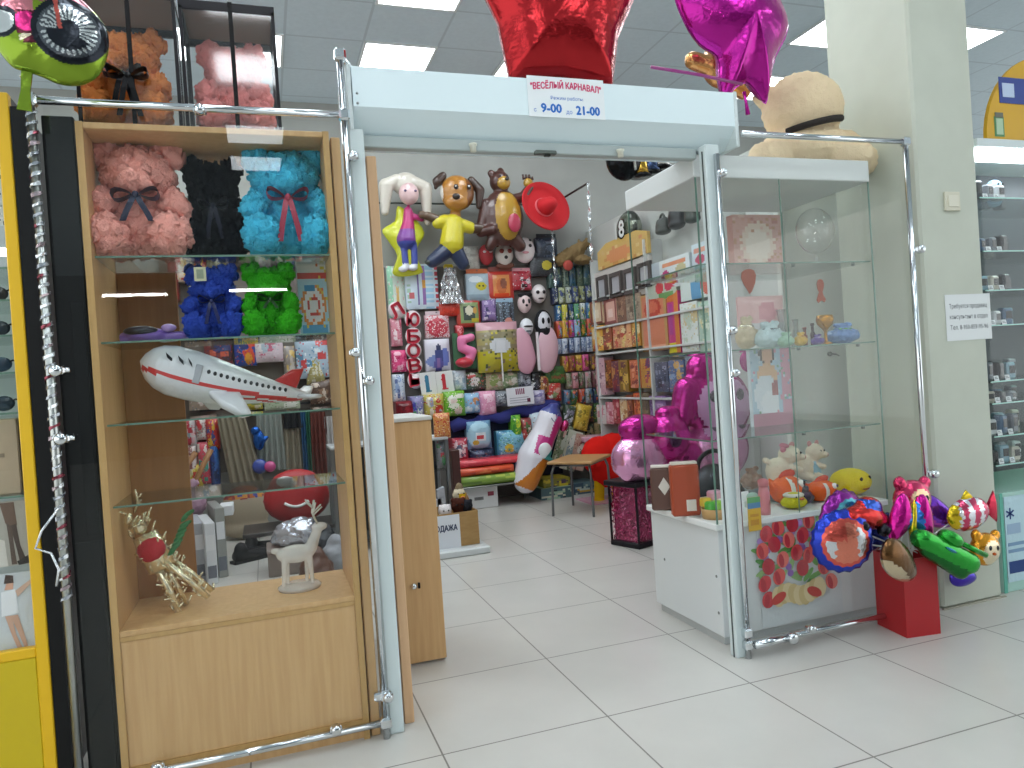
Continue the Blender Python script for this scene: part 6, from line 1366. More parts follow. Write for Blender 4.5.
rpack((681, 302, 698, 352), ['#d3dad6', '#b8c8b8', '#c9b88a'], 'white box with a faint green print beside the tall pink box', 'box', 'printed_box', d=.12)
rpack((699, 300, 720, 352), ['#a9c4b4', '#8aa890', '#c9d8c4', '#d8d0a0'], 'pale green printed box next to the white box', 'box', 'printed_box', d=.12)
rpack((651, 258, 690, 288), ['#cdd6d8', '#c9405a', '#d89a80', '#8ab08a'], 'white tulip box on the upper rack shelf beside the picture frames', 'box', 'tulip_box', pat=['#ced7d8', ('r', 0, 0, .25, 1, '#b0bcc4'), ('r', .35, .72, .9, .85, '#d8906e'), ('e', .4, .45, .1, .18, '#b83a78'), ('e', .58, .25, .1, .16, '#cf3040'), ('e', .8, .55, .12, .2, '#c0b890')], d=.14)
rpack((692, 240, 722, 278), ['#bcd0da', '#7ab0c8', '#d8705a', '#c0506a'], 'pale blue box with a pink and orange print on the upper rack shelf', 'box', 'tulip_box', pat=['#c3d4dc', ('r', .0, .1, .5, .4, '#8abccc'), ('e', .3, .55, .16, .14, '#b8506a'), ('e', .75, .45, .14, .4, '#d8805a'), ('r', .1, .75, .7, .85, '#d89a88')], d=.14)
rpack((645, 276, 676, 300), ['#b9c4b4', '#d0404e', '#5f8a54'], 'box printed with red tulips under the white tulip box', 'box', 'tulip_box', pat=['#b4c0b0', ('e', .5, .5, .13, .25, '#d03a44'), ('e', .78, .55, .13, .25, '#cf3f58'), ('e', .95, .7, .06, .3, '#c05a8a'), ('r', .45, .0, .9, .25, '#6a9a5c')], d=.14)
rpack((680, 268, 720, 298), ['#d0dcd8', '#6ab0c0', '#c05a44', '#6a9a6a'], 'white and teal printed box beside the red tulip box', 'box', 'printed_box', pat=['#d0dcd8', ('r', 0, .7, 1, 1, '#8ac0a0'), ('e', .75, .45, .2, .4, '#c0563e'), ('r', .3, 0, .55, .6, '#5a98c0')], d=.14)
# lower hanging cards
LOW = [(596, 358, 605, 395, ['#c9a0a8', '#d8b8bc', '#8a5a70']), (605, 360, 612, 388, ['#8a4a2a', '#3a2a24', '#c08a4a']), (612, 361, 619, 392, ['#6a3a4a', '#c08a50', '#8a3a3a']), (619, 360, 628, 392, ['#8a6a2a', '#5a2a3a', '#d0a850']), (630, 360, 640, 388, ['#c9704a', '#8a3a34', '#e0a080']), (641, 358, 651, 388, ['#c89040', '#b04a50', '#6a3a6a'])]
for i, (a, b_, c_, d_, cols) in enumerate(LOW): rpack((a, b_, c_, d_), cols, 'brown and pink card under the second rack shelf, %s from the back wall' % ORD[i], 'card', 'shelf_card')
LOW2 = [(597, 405, 606, 424, ['#d8d0cc', '#d08a94', '#f0e8e4']), (606, 402, 613, 424, ['#d89aa4', '#e8c8cc', '#b85a6a']), (613, 399, 619, 423, ['#b84a54', '#d8a0a0', '#8a3a3a']), (620, 397, 627, 423, ['#d8b88a', '#e8e0d0', '#b07a4a']), (627, 395, 633, 422, ['#8a4a30', '#c07a4a', '#5a2a20']), (634, 393, 641, 420, ['#c0562a', '#d88a50', '#8a3a20']), (642, 393, 649, 418, ['#6a5a44', '#8a7a5a', '#4a3a30'])]
for i, (a, b_, c_, d_, cols) in enumerate(LOW2): rpack((a, b_, c_, d_), cols, 'glossy card on the low rack shelf, %s from the back wall' % ORD[i], 'card', 'shelf_card')
for i, (a, b_, c_, d_, cols, nm) in enumerate(((655, 362, 668, 392, ['#4a5068', '#8a90a8', '#2a2e40'], 'dark blue'), (669, 360, 684, 392, ['#5a6a90', '#c9a060', '#8aa0c0'], 'blue and tan'), (686, 356, 702, 390, ['#7a8a9a', '#b0b8c0', '#4a5a6a'], 'grey blue'), (650, 396, 666, 424, ['#8a6aa0', '#b89ac0', '#5a3a6a'], 'purple'))):
    rpack((a, b_, c_, d_), cols, '%s pack on the rack behind the pink bear balloon' % nm, 'package', 'shelf_pack')
# things on top of the rack
ztop = 2.32
def onrack(px, py): q = P(px, py, X=2.14); return q
q = onrack(627, 228); T = Matrix.Translation((2.16, q.y, ztop)); r = (P(627, 208, X=2.16).z-P(627, 246, X=2.16).z)/2
t = thing('patterned_balloon', 'round grey camouflage balloon with the number 18 on top of the rack', 'balloon', (2.16, q.y, ztop))
def camo(p):
    n_ = noise.noise(p*14); return m('#6a6f60', 'foil') if n_ > .15 else m('#2f332e', 'foil') if n_ < -.1 else m('#8f9488', 'foil')
B(T).ell((0, 0, r), (r*.55, r*1.05, r), m('#555a50', 'foil'), None, 30, cf=camo).build('balloon_body', t)
B(T @ rotz(-PI/2)).text('18', r*1.25, m('#c9ccc8', 'satin'), 0, -r*.58, r*.58, r*1.0, bold=.006).build('number', t)
for px, wd, hh, c_, lb in ((662, .13, .17, '#3f4340', 'dark grey bag on top of the rack beside the number balloon'), (676, .15, .24, '#23272b', 'black handbag on top of the rack, tallest of the bags'), (692, .12, .20, '#39413d', 'dark green bag on top of the rack next to the black handbag')):
    q = onrack(px, 230); t = thing('handbag', lb, 'bag', (2.15, q.y, ztop)); T = at(2.15, q.y, ztop, -PI/2)
    mb = B(T); skin(mb, [('e', (0, 0, hh*.38), (wd*.6, .06, hh*.4)), ('e', (0, 0, hh*.16), (wd*.62, .065, hh*.17)), ('c', (-wd*.3, 0, hh*.6), (wd*.3, 0, hh*.6), .04, .04)], m(c_, 'satin'), .012, 3); mb.build('body', t)
    B(T).tube([(wd*.3*math.cos(a_), 0, hh*.66+hh*.35*math.sin(a_)) for a_ in [PI*i/8 for i in range(9)]], .010, m(c_, 'satin'), 6).build('handle', t)
# hats hanging above the showcase
for px, py, c_, lb, kd in ((624, 165, '#15171a', 'black round balloon hanging above the glass showcase', 0), (640, 166, '#b8923a', 'gold party hat hanging beside the black round balloon', 1), (650, 163, '#3a4a6a', 'dark blue party hat hanging beside the gold one', 1), (660, 158, '#d0d0cc', 'black and white party hat hanging nearest the entrance post', 1)):
    q = P(px, py, Y=2.6); t = thing('hanging_balloon' if kd == 0 else 'party_hat', lb, 'balloon' if kd == 0 else 'hat', q-Vector((0, 0, .1))); k = (P(px+10, py, Y=2.6)-q).x/10
    if kd == 0: B().ell(q+Vector((0, 0, k*4)), (k*24*.7, k*12, k*18), m(c_, 'foil'), None, 24).build('balloon_body', t); B().tube([q+Vector((k*3, -k*12, k*16)), q+Vector((k*4, -k*13, -k*8))], k*1.4, m('#c9c9c4', 'foil'), 6).build('ribbon', t)
    else: B().lathe([(k*9, -k*9), (k*7.5, -k*2), (k*5, k*9), (k*1, k*16)], m(c_, 'foil'), q, 16).build('cone', t); B().lathe([(k*10, -k*10), (k*10, -k*8)], m('#2a2a2a' if c_ != '#d0d0cc' else '#1a1a1a', 'foil'), q, 16).build('brim', t)
    B().tube([q+Vector((0, 0, k*12)), Vector((q.x, q.y, 2.985))], .002, m('#b4b4b0'), 4).build('cord', t)

one(B().tube([(1.15, 2.6, 2.98), (2.33, 2.6, 2.98), (2.34, 2.6, 2.97), (2.34, 2.6, 2.72)], .01, m('#4b4b4b', 'metal'), 8), 'hanging_rod', 'dark rod over the rack holding the black balloon and party hats', 'rod')

# ================================================================== counter and the floor by it
a, b_ = P(432, 418, Y=.575), P(448, 661, Y=.575)
cxr = -.394; t = thing('counter', 'low beech counter just inside the entrance with a silver lock', 'counter', (-.51, .8, 0))
B().box(-.632, cxr, .575, .60, .012, 1.062, BEECH, .003).build('front_panel', t)
B().box(cxr-.02, cxr, .60, 1.02, .012, 1.062, BEECH, .002).build('side_panel', t); B().box(-.632, -.612, .60, 1.02, .012, 1.062, BEECH, .002).build('side_panel', t)
B().box(-.634, cxr+.004, .565, 1.04, 1.062, 1.080, m('#d2d3cf', 'satin'), .003).build('worktop', t)
B().box(-.60, cxr-.02, .62, 1.02, 0, .012, m('#2a2420')).build('plinth', t)  # dark colour stands in for the shaded gap under the counter
q = P(415, 586, Y=.575); mb = B(); mb.lathe([(.013, 0), (.013, .01), (.009, .014)], CHROME, n=14, T=Matrix.Translation((q.x-.006, .575, q.z)) @ Matrix.Rotation(PI/2, 4, 'X')).build('lock', t)
B().box(q.x+.012, q.x+.022, .565, .575, q.z-.012, q.z+.014, m('#1d1d1f', 'metal'), .003).build('latch', t)
# grey showcase behind it
YS = 3.0
a, b_ = P(402, 440, Y=YS), P(449, 450, Y=YS); zt = P(440, 440, Y=YS).z; zb_ = P(440, 470, Y=YS).z
t = thing('low_showcase', 'grey metal framed low showcase behind the counter', 'showcase', (-.3, YS+.2, 0)); G_ = m('#8d9092', 'metal'); xe = b_.x
for x in (xe-.9, xe-.03):
    for y in (YS, YS+.36): B().box(x, x+.03, y, y+.03, 0, zt, G_, .004).build('post', t)
B().box(xe-.9, xe, YS, YS+.39, zt, zt+.02, m('#b4b7b8', 'satin'), .003).build('top_panel', t); B().box(xe-.87, xe-.03, YS+.03, YS+.36, zb_-.01, zb_, SHELF_GLASS).build('shelf', t)
B().box(xe-.87, xe-.03, YS+.02, YS+.37, .05, .08, m('#3a3f44', 'satin')).build('floor_panel', t); B().box(xe-.87, xe-.03, YS+.36, YS+.37, .08, zt, m('#2f3438', 'satin')).build('back_panel', t)
pack((437, 441, 448, 468), ['#8a8a90', '#4f8a5a', '#b03a44', '#5a5f66'], 'small green and red pack inside the low showcase', 'package', 'shelf_pack', Y=3.06, single=True)
pack((434, 413, 450, 438), ['#d8a050', '#c23a2a', '#e0c8a0'], 'orange and red pack lying on the low showcase', 'package', 'shelf_pack', Y=3.06, single=True, pat=['#d08a4a', ('n', .3, ['#c8442e', '#e0c090', '#b03a30'])])
tag(B().box(P(452, 460, Y=3.6).x, P(460, 460, Y=3.6).x, 3.6, 3.8, 0, P(456, 450, Y=3.6).z, m('#4a2a26', 'satin'), .004).build('brown_board'), 'narrow dark brown board standing behind the low showcase', 'board')
# sale box
y0_ = 2.46; a, b_ = P(441, 515, Y=y0_), P(478, 515, Y=y0_); zt_ = P(462, 512, Y=y0_).z; xl = b_.x-.52
t = thing('sale_box', 'kraft cardboard box with a white sale sign on its front', 'box', ((xl+b_.x)/2, y0_+.17, 0))
z0_ = .055
for q_ in ((xl, b_.x, y0_, y0_+.008), (xl, b_.x, y0_+.33, y0_+.338)): B().box(q_[0], q_[1], q_[2], q_[3], z0_, zt_, CARD).build('side_flap', t)
for q_ in ((xl, xl+.008), (b_.x-.008, b_.x)): B().box(q_[0], q_[1], y0_+.008, y0_+.33, z0_, zt_, CARD).build('side_flap', t)
B().box(xl+.008, b_.x-.008, y0_+.008, y0_+.33, z0_, z0_+.01, CARD).build('bottom', t)
xs = P(460, 530, Y=y0_).x
mb = B(); mb.box(xl-.10, xs, y0_-.006, y0_-.002, z0_-.005, zt_-.01, m('#dde0e6')); o = mb.build('sale_sign', t)
B().text('РАСПРОДАЖА', .055, m('#3a4260'), xs-.165, y0_-.006, z0_+.12, .29, bold=.002).build('lettering', o)
tag(B().box(xl-.10, b_.x+.05, y0_-.10, y0_+.36, 0, .05, m('#cfd3d3', 'satin'), .008).build('floor_board'), 'white board on the floor under the sale box', 'board')
for i, (px, py, r, c_, lb) in enumerate(((445, 511, .05, '#e4dede', 'white round plush toy in the sale box'), (458, 505, .055, '#4a2a22', 'dark brown plush toy in the sale box, between the white toy and the yellow face'), (466, 506, .05, '#2e3036', 'black plush toy in the corner of the sale box'))):
    q = P(px, py, Y=y0_+.15); t = thing('plush_toy', lb, 'plush toy', (q.x, q.y, z0_+.01)); mb = B(); T = Matrix.Translation((q.x, q.y, z0_+.01))
    hq = q.z-z0_-.01; fuzzy(mb, [('e', (0, 0, hq*.5), (r*.9, r*.9, hq*.5)), ('e', (0, 0, hq), (r, r*.9, r)), ('e', (-r*.7, 0, hq+r*.7), (r*.3,)*3), ('e', (r*.7, 0, hq+r*.7), (r*.3,)*3)], m(c_, 'plush'), r*.14, r*.08, 30, T=T); mb.build('body', t)
    for sx in (-.35, .35): B(T).ell((sx*r, -r*.82, hq+r*.15), r*.12, BLACK, None, 8).build('eye', t)
q = P(459, 496, Y=y0_+.26); t = thing('plush_duck', 'plush bird with a yellow and white face standing in the sale box', 'plush toy', (q.x, q.y, z0_+.01)); T = Matrix.Translation((q.x, q.y, z0_+.01)); hq = q.z-z0_
mb = B(T); fuzzy(mb, [('c', (0, 0, .04), (0, 0, hq), .05, .045), ('e', (0, -.005, hq), (.05, .045, .055)), ('e', (.005, 0, hq+.05), (.03, .03, .04))], m('#d8cbb0', 'plush'), .008, .004, 40, cf=lambda p: m('#d8b42a', 'plush') if abs(p.z-hq+.015) < .03 and p.x > -.015 else m('#8a7a60', 'plush') if p.z > hq+.045 else m('#d8cbb0', 'plush')); mb.build('body', t)
B(T).ell((.015, -.055, hq-.015), (.018, .02, .012), m('#d07a2a'), None, 8).build('beak', t)
for sx in (-.015, .028): B(T).ell((sx, -.044, hq+.012), .006, BLACK, None, 8).build('eye', t)
B(T).tube([(.03, 0, hq), (.065, .0, hq-.08), (.08, 0, hq-.2)], [.03, .026, .015], m('#8a6a4a', 'plush'), 8).build('wing', t)
for px, hh, c_, lb in ((438, .34, '#cdd0d6', 'white rolled paper standing beside the low showcase'), (442, .42, '#b8bcc4', 'tall grey white paper bag standing beside the rolled paper')):
    q = P(px, 520, Y=2.9); one(B().prism([(-.04, 0), (.05, 0), (.035, hh), (-.02, hh*.95)], 2.9, 2.96, m(c_, 'plastic'), T=Matrix.Translation((q.x, 0, 0))), 'paper_roll', lb, 'paper')
# white carton with bright packs on a low shelf
y0_ = 4.1; a, b_ = P(466, 496, Y=y0_), P(498, 496, Y=y0_); zt_ = P(482, 487, Y=y0_).z
t = thing('white_carton', 'white carton with a small dark print on the floor under the bright packs', 'box', ((a.x+b_.x)/2, y0_, 0)); B().box(a.x, b_.x, y0_, y0_+.34, 0, zt_, m('#d6d7d6', 'satin'), .006).build('carton', t)
B().box(a.x+.08, a.x+.17, y0_-.001, y0_, zt_*.4, zt_*.55, m('#7a7a7a')).box(b_.x-.10, b_.x-.04, y0_-.001, y0_, zt_*.55, zt_*.75, m('#8a3a4a')).build('printed_marks', t)
a, b_ = P(456, 488, Y=4.05), P(536, 488, Y=4.05); zs = zt_+.004
t = thing('low_shelf', 'low wire shelf carrying the bright red and green packs', 'shelf', ((a.x+b_.x)/2, 4.2, 0)); B().box(a.x, b_.x, 4.03, 4.4, zs, zs+.015, m('#9a9c98', 'metal'), .003).build('deck', t)
for x in (a.x+.005, b_.x-.02): B().box(x, x+.015, 4.36, 4.38, 0, zs, m('#9a9c98', 'metal')).build('leg', t)
def cloth_pack(px0, px1, y0p, y1p, Y, z, cols, label):
    a, b_ = P(px0, (y0p+y1p)/2, Y=Y), P(px1, (y0p+y1p)/2, Y=Y); hh = (P(px0, y0p, Y=Y).z-P(px0, y1p, Y=Y).z); w_ = b_.x-a.x; T = at((a.x+b_.x)/2, Y, z)
    t = thing('folded_pack', label, 'folded pack', ((a.x+b_.x)/2, Y, z), 'folded packs on the low shelf'); _seed[0] += 1
    B(T).box(-w_/2, w_/2, .001, .22, 0, hh, m(cols[0], 'plastic'), hh*.3).build('cloth', t); B(T).grid(w_*.96, hh*.9, -.001, autopat(cols, _seed[0], 4, .05), 14, 4, bulge=.03, z0=hh*.05, seed=_seed[0]).build('front_fold', t)
    return z+hh
z1_ = cloth_pack(460, 530, 478, 488, 4.06, zs+.016, ['#7a9a3a', '#a8b84a', '#5a7a2a'], 'green folded pack on the low shelf')
z2_ = cloth_pack(458, 515, 470, 478, 4.08, z1_+.004, ['#d8542e', '#e07040', '#c03a24'], 'orange folded pack lying on the green one')
cloth_pack(457, 526, 464, 471, 4.10, z2_+.004, ['#d83a48', '#e05a60', '#c02a3a'], 'red folded pack on top of the orange one')
cloth_pack(518, 530, 470, 480, 4.05, z1_+.004, ['#5a8ac0', '#c9d8e8', '#3a6aa8'], 'small blue and white pack at the end of the low shelf')
# ================================================================== the far side of the shop seen through the beech cabinet
YL = 4.42
def cloth(box, Y, c_, label, name='hanging_cloth', cat='cloth', folds=5, lean=0, flare=1.2, depth=.06, rod=False):
    T, w_, h = rbox(box, Y=Y); n, r = 28, 10; v = []; f = []
    for j in range(r+1):
        t_ = j/r
        for sd in (0, 1):
            for i in range(n+1):
                u = i/n-.5; x = u*w_*(1+(flare-1)*t_)+lean*t_*h; y = -depth*.5*(1+math.sin(u*folds*2*PI+t_*1.2))*(.5+.6*t_)+sd*.012
                v.append((x, y, h*(1-t_)))
    W = n+1
    for j in range(r):
        for sd in (0, 1):
            for i in range(n):
                a = (2*j+sd)*W+i; b_ = (2*j+2+sd)*W+i; q = (a, b_, b_+1, a+1); f.append(q if sd == 0 else q[::-1])
    mb = B(T).add(v, f, m(c_, 'fabric'), True)
    return tag(mb.build(name), label, cat)
rl = P(200, 413, Y=YL); re = P(340, 409, Y=YL)
t = thing('clothes_rail', 'dark rail on the back wall behind the beech cabinet', 'rail', ((rl.x+re.x)/2, YL+.04, rl.z))
B().tube([(rl.x, YL+.04, rl.z+.02), (re.x, YL+.04, rl.z+.02)], .012, m('#4a4c4e', 'metal'), 8).build('bar', t)
for x in (rl.x+.1, re.x-.1): B().tube([(x, YL+.04, rl.z+.02), (x, 4.6, rl.z+.02)], .008, m('#4a4c4e', 'metal'), 6).build('bracket', t)
cloth((220, 416, 248, 508), YL-.06, '#8f8672', 'long beige cloth hanging under the toy plane', lean=.16, flare=1.3)
cloth((258, 414, 283, 470), YL, '#8d938c', 'grey green cloth hanging behind the blue foil toy')
cloth((284, 428, 301, 472), YL, '#8a8270', 'khaki trousers hanging beside the green strips', 'hanging_trousers', 'trousers', 3)
cloth((285, 413, 301, 428), YL-.02, '#191b1e', 'black top hanging over the khaki trousers', 'black_garment', 'clothing', 3)
cloth((302, 411, 307, 470), YL-.02, '#2f5f8a', 'narrow blue cloth strip beside the khaki trousers', folds=2)
cloth((307, 411, 312, 470), YL-.02, '#2f6a54', 'narrow green cloth strip beside the dark red coat', folds=2)
cloth((312, 412, 327, 474), YL-.02, '#6a352c', 'dark red brown coat hanging behind the clear deer', 'hanging_coat', 'clothing', 4)
cloth((326, 416, 338, 480), YL-.02, '#b9b6b4', 'white garment hanging at the end of the clothes rail', 'hanging_garment', 'clothing', 3)
LEFTP = [((176, 258, 192, 282), ['#c9b8a8', '#b03a34', '#d8d0c4', '#c9a83a'], 'white and red plush pack just right of the brown board', None),
 ((190, 286, 206, 306), ['#9aa0a4', '#5f656a', '#c4c8ca'], 'grey toy pack left of the blue rose bear', None),
 ((168, 262, 178, 300), ['#7a2a24', '#9a3a30', '#5f1f1c'], 'dark red pack beside the brown board', None),
 ((205, 250, 222, 268), ['#6a6c60', '#8a8a7a', '#c9c4b4'], 'grey green pack behind the blue rose bear', None),
 ((225, 250, 250, 266), ['#8a7a6a', '#b0a494', '#5f564c'], 'brown grey pack between the blue and green bears', None),
 ((255, 248, 282, 264), ['#b8b4ac', '#7a8a80', '#d8d4cc'], 'pale pack behind the green rose bear', None),
 ((285, 250, 312, 264), ['#9ab0b8', '#d8d8d4', '#c98a84'], 'pale blue pack above the clock package', None),
 ((182, 418, 196, 446), ['#c9c4c4', '#b83a44', '#d8b0b4', '#8a9aa0'], 'white and red toy pack under the plane wing', None),
 ((196, 416, 206, 440), ['#d8d0cc', '#c23038', '#9a8a84'], 'white pack with red bow shapes under the plane wing', None),
 ((206, 418, 219, 450), ['#c03a34', '#d8b03a', '#3a4a8a'], 'red and yellow toy pack beside the long beige cloth', None),
 ((184, 446, 197, 476), ['#d8c8c4', '#b06a64', '#8a5a54'], 'pink and brown toy pack over the yellow one', None),
 ((198, 442, 210, 484), ['#c9485a', '#4a9a8a', '#d8ccc4'], 'red and teal toy pack beside the blue strip toy', None),
 ((210, 440, 219, 486), ['#26458a', '#3a6ab0', '#1c2f5a'], 'tall blue toy pack at the edge of the beige cloth', None),
 ((188, 464, 203, 488), ['#c9b03a', '#b83a30', '#d8d0a0'], 'yellow and red toy pack low beside the brown board', None),
 ((204, 336, 232, 366), ['#7a3a3a', '#3a3f6a', '#c05a44', '#4a3030'], 'dark red and blue toy pack behind the plane cabin', None),
 ((234, 336, 256, 366), ['#2f4a9a', '#c8452e', '#d0902e', '#1f2f6a'], 'blue, red and orange toy pack behind the plane windows', None),
 ((254, 334, 283, 362), ['#d8c4cc', '#c06a80', '#e4dcdc', '#a9b8c4'], 'white and pink toy pack behind the plane tail fin', None),
 ((296, 336, 330, 378), ['#a9bccc', '#c94a4a', '#d8e0e4', '#5a8aaa'], 'white and blue package with red marks under the clock package', None),
 ((284, 346, 296, 390), ['#8a8078', '#b4aaa0', '#c9a85a'], 'tan pack between the tail fin and the white package', None),
 ((306, 350, 324, 384), ['#a9a06a', '#d8d4c0', '#c0a83a'], 'yellow green pack hanging in front of the white package', None),
 ((310, 380, 332, 404), ['#5a4438', '#8a6a54', '#c9b8a8'], 'brown pack behind the plane tail', None),
 ((188, 372, 214, 410), ['#a99a8a', '#c8a4a0', '#7a8a94', '#d8d0c8'], 'mixed pale toy pack behind the plane nose', None),
 ((238, 386, 262, 410), ['#c9b83a', '#8a9a5a', '#d8d0b4', '#5a7a5a'], 'yellow and green pack behind the red striped plane body', None),
 ((264, 392, 300, 411), ['#a9b49a', '#d8d8cc', '#8a9a7a'], 'pale green folded pack under the plane tail', None)]
for box, cols, lb, _x in LEFTP: pack(box, cols, lb, 'toy pack', 'toy_pack', Y=YL, bulge=.04)
# backing panel these packs hang on
t = thing('dark_backing', 'dark board on the back wall behind the packs seen through the beech cabinet', 'panel', (-1.2, 4.58, .5))
a, b_ = P(168, 400, Y=4.55), P(338, 400, Y=4.55); B().box(a.x, b_.x+.02, 4.56, 4.595, P(250, 470, Y=4.55).z, P(250, 246, Y=4.55).z, m('#6f675e', 'satin')).build('board', t)
q = P(259, 440, Y=YL-.12); k = (P(269, 440, Y=YL-.12)-q).x/10; t = thing('foil_toy', 'shiny blue foil toy hanging in front of the grey green cloth', 'balloon', q-Vector((0, 0, .1))); T = Matrix.Translation(q)
mb = B(T); skin(mb, [('e', (0, 0, 0), (k*6, k*4, k*11)), ('e', (-k*3, 0, k*10), (k*5, k*4, k*5)), ('c', (k*3, 0, -k*2), (k*8, 0, k*2), k*3, k*2)], m('#2a62b8', 'foil'), k*.9, 2); mb.build('balloon_body', t)
q = P(264, 466, Y=YL-.12); t = thing('toy_bag', 'small blue and pink toy bag below the blue foil toy', 'bag', q-Vector((0, 0, .06))); T = Matrix.Translation(q)
mb = B(T); skin(mb, [('e', (-k*4, 0, 0), (k*8, k*5, k*8))], m('#3a4ea0', 'plastic'), k*1.2, 1); mb.build('body', t); B(T).ell((k*6, -k*3, -k*1), (k*6, k*4, k*6), m('#c8508a', 'plastic'), None, 14).build('flap', t)
# shelf, red bag, floor goods
Yr = 3.55; o_, L, k = fig_local(297, 498, Yr); T = Matrix.Translation(o_)
t = thing('red_backpack', 'red rounded backpack with a white smile shape behind the clear deer', 'backpack', (o_.x, Yr, o_.z+L(0, 524)[2]))
mb = B(T); skin(mb, [('e', L(297, 498), (k*34, k*14, k*26)), ('e', L(296, 484), (k*26, k*12, k*16))], m('#b0242a', 'satin'), k*2, 3); mb.build('body', t)
B(T).tube([L(284+4*i, 503+.5*(9-(i-3)**2)-3, -k*14.2) for i in range(7)], k*1.6, m('#e2e2e0'), 6).build('smile_print', t)
B(T).ell(L(288, 480, -k*10), (k*11, k*4, k*6), m('#d8d8da', 'satin'), (0, .2, 0), 14).build('white_flap', t)
tb = thing('side_table', 'low dark table behind the beech cabinet carrying the red backpack', 'table', (o_.x, Yr, 0)); zt_ = o_.z+L(0, 524)[2]
B().box(o_.x-.42, o_.x+.42, Yr-.2, Yr+.25, zt_-.03, zt_, m('#3a3634', 'satin'), .004).build('tabletop', tb)
for sx in (-.38, .38):
    for sy in (-.16, .2): B().box(o_.x+sx-.02, o_.x+sx+.02, Yr+sy-.02, Yr+sy+.02, 0, zt_-.03, m('#3a3634', 'satin')).build('leg', tb)
q = P(244, 492, Y=4.1); t = thing('printed_bag', 'orange and blue printed cloth bag below the long beige cloth', 'bag', (q.x, 4.1, 0)); mb = B(); hz_ = q.z+.04
skin(mb, [('e', (q.x, 4.1, hz_*.55), (.20, .12, hz_*.5)), ('e', (q.x, 4.1, hz_*.2), (.2, .13, hz_*.2))], m('#a9957a', 'fabric'), .02, 3, cf=lambda p: m(('#b0602a', '#4a4a8a', '#c0803a', '#8a3a3a')[int(noise.noise(p*9)*6+9) % 4], 'fabric') if p.z > hz_*.8 else m('#a39680', 'fabric')); mb.build('body', t)
q = P(296, 549, Z=.0)
def floorbox(px0, px1, pyb, hpx, d, c_, label, name='carton', lid=None):
    a = P(px0, pyb, Z=0); b_ = P(px1, pyb, Y=a.y); hh = P(px0, pyb-hpx, Y=a.y).z; t = thing(name, label, 'box', ((a.x+b_.x)/2, a.y, 0))
    B().box(a.x, b_.x, a.y, a.y+d, 0, hh, m(c_, 'satin'), .005).build('walls', t); B().box(a.x-.004, b_.x+.004, a.y-.004, a.y+d+.004, hh, hh+.02, m(lid or c_, 'satin'), .004).build('lid', t); return a.y, hh+.02
yb, hb = floorbox(269, 306, 578, 24, .3, '#7d7068', 'taupe carton on the floor behind the clear deer', lid='#8a7f78')
q = P(298, 540, Y=yb+.12); k = (P(308, 540, Y=yb+.12)-q).x/10; t = thing('silver_bag', 'crumpled silver foil bag on the taupe carton', 'bag', (q.x, yb+.12, hb)); T = Matrix.Translation((q.x, yb+.14, hb))
mb = B(T); fuzzy(mb, [('e', (0, 0, k*12), (k*24, .13, k*13)), ('e', (-k*6, 0, k*6), (k*22, .12, k*7)), ('e', (k*4, 0, k*20), (k*14, .08, k*7))], m('#c9ccd6', 'foil'), k*1.6, k*2.2, 28); mb.build('bag_body', t)
for i, (px, py, lb) in enumerate(((252, 560, 'black shoe on the floor beside the taupe carton'), (262, 552, 'black shoe standing behind the other black shoe'))):
    a = P(px, py, Z=0); t = thing('shoe', lb, 'shoe', a, 'black shoes'); T = at(a.x, a.y, 0, .5)
    mb = B(T); skin(mb, [('c', (-.10, 0, .05), (.10, 0, .035), .05, .04), ('e', (-.08, 0, .09), (.05, .045, .06))], m('#15161a', 'satin'), .01, 2); mb.build('upper', t); B(T).prism([(-.15, 0), (.15, 0), (.14, .018), (-.15, .02)], -.045, .045, m('#0e0e10')).build('sole', t)
for i, (x0_, x1_, y1_, hp, c_, lb) in enumerate(((197, 209, 583, 60, '#a9adb4', 'grey white boxed board standing on the floor, nearest the brown board'), (208, 219, 585, 62, '#d3d6da', 'white boxed board standing on the floor, middle of the three'), (219, 229, 578, 70, '#8f918c', 'grey boxed board standing on the floor, tallest of the three'))):
    a = P(x0_, y1_, Z=0); b_ = P(x1_, y1_, Y=a.y); hh = P(x0_, y1_-hp, Y=a.y).z; t = thing('boxed_board', lb, 'box', ((a.x+b_.x)/2, a.y, 0)); T = at((a.x+b_.x)/2, a.y, 0, .18)
    w_ = b_.x-a.x; B(T).box(-w_/2, w_/2, 0, .42, 0, hh, m(c_, 'satin'), .005).build('carton', t); B(T).box(-w_*.4, w_*.4, -.003, 0, hh*.55, hh*.8, m('#dfe0e2')).box(-w_*.4, w_*.4, -.003, 0, hh*.1, hh*.3, m('#6a6e78')).build('printed_front', t)
T, w_, h = rbox((219, 506, 233, 516), Y=2.9); one(B(T).box(-w_/2, w_/2, 0, .2, 0, h, m('#d9dbde'), .004), 'white_packet', 'white packet on top of the boxed boards', 'packet')
lump(190, 500, 540, 3.2, .35, '#b08aa0', 'lilac and white plush toy beside the boxed boards', 1.0, name='plush_toy', cat='plush toy', seed=21)
for px, py, c_, lb in ((326, 545, '#2a2d33', 'dark bag on the floor behind the filler board'), (318, 575, '#5a3a2c', 'brown bag on the floor at the cabinet end'), (338, 560, '#8a8c92', 'grey bag on the floor at the cabinet end')):
    a = P(px, py+14, Z=0); t = thing('bag', lb, 'bag', a); mb = B(Matrix.Translation(a)); fuzzy(mb, [('e', (0, 0, .10), (.11, .1, .11)), ('e', (0, 0, .2), (.06, .05, .07))], m(c_, 'satin'), .014, .015, 14); mb.build('body', t)
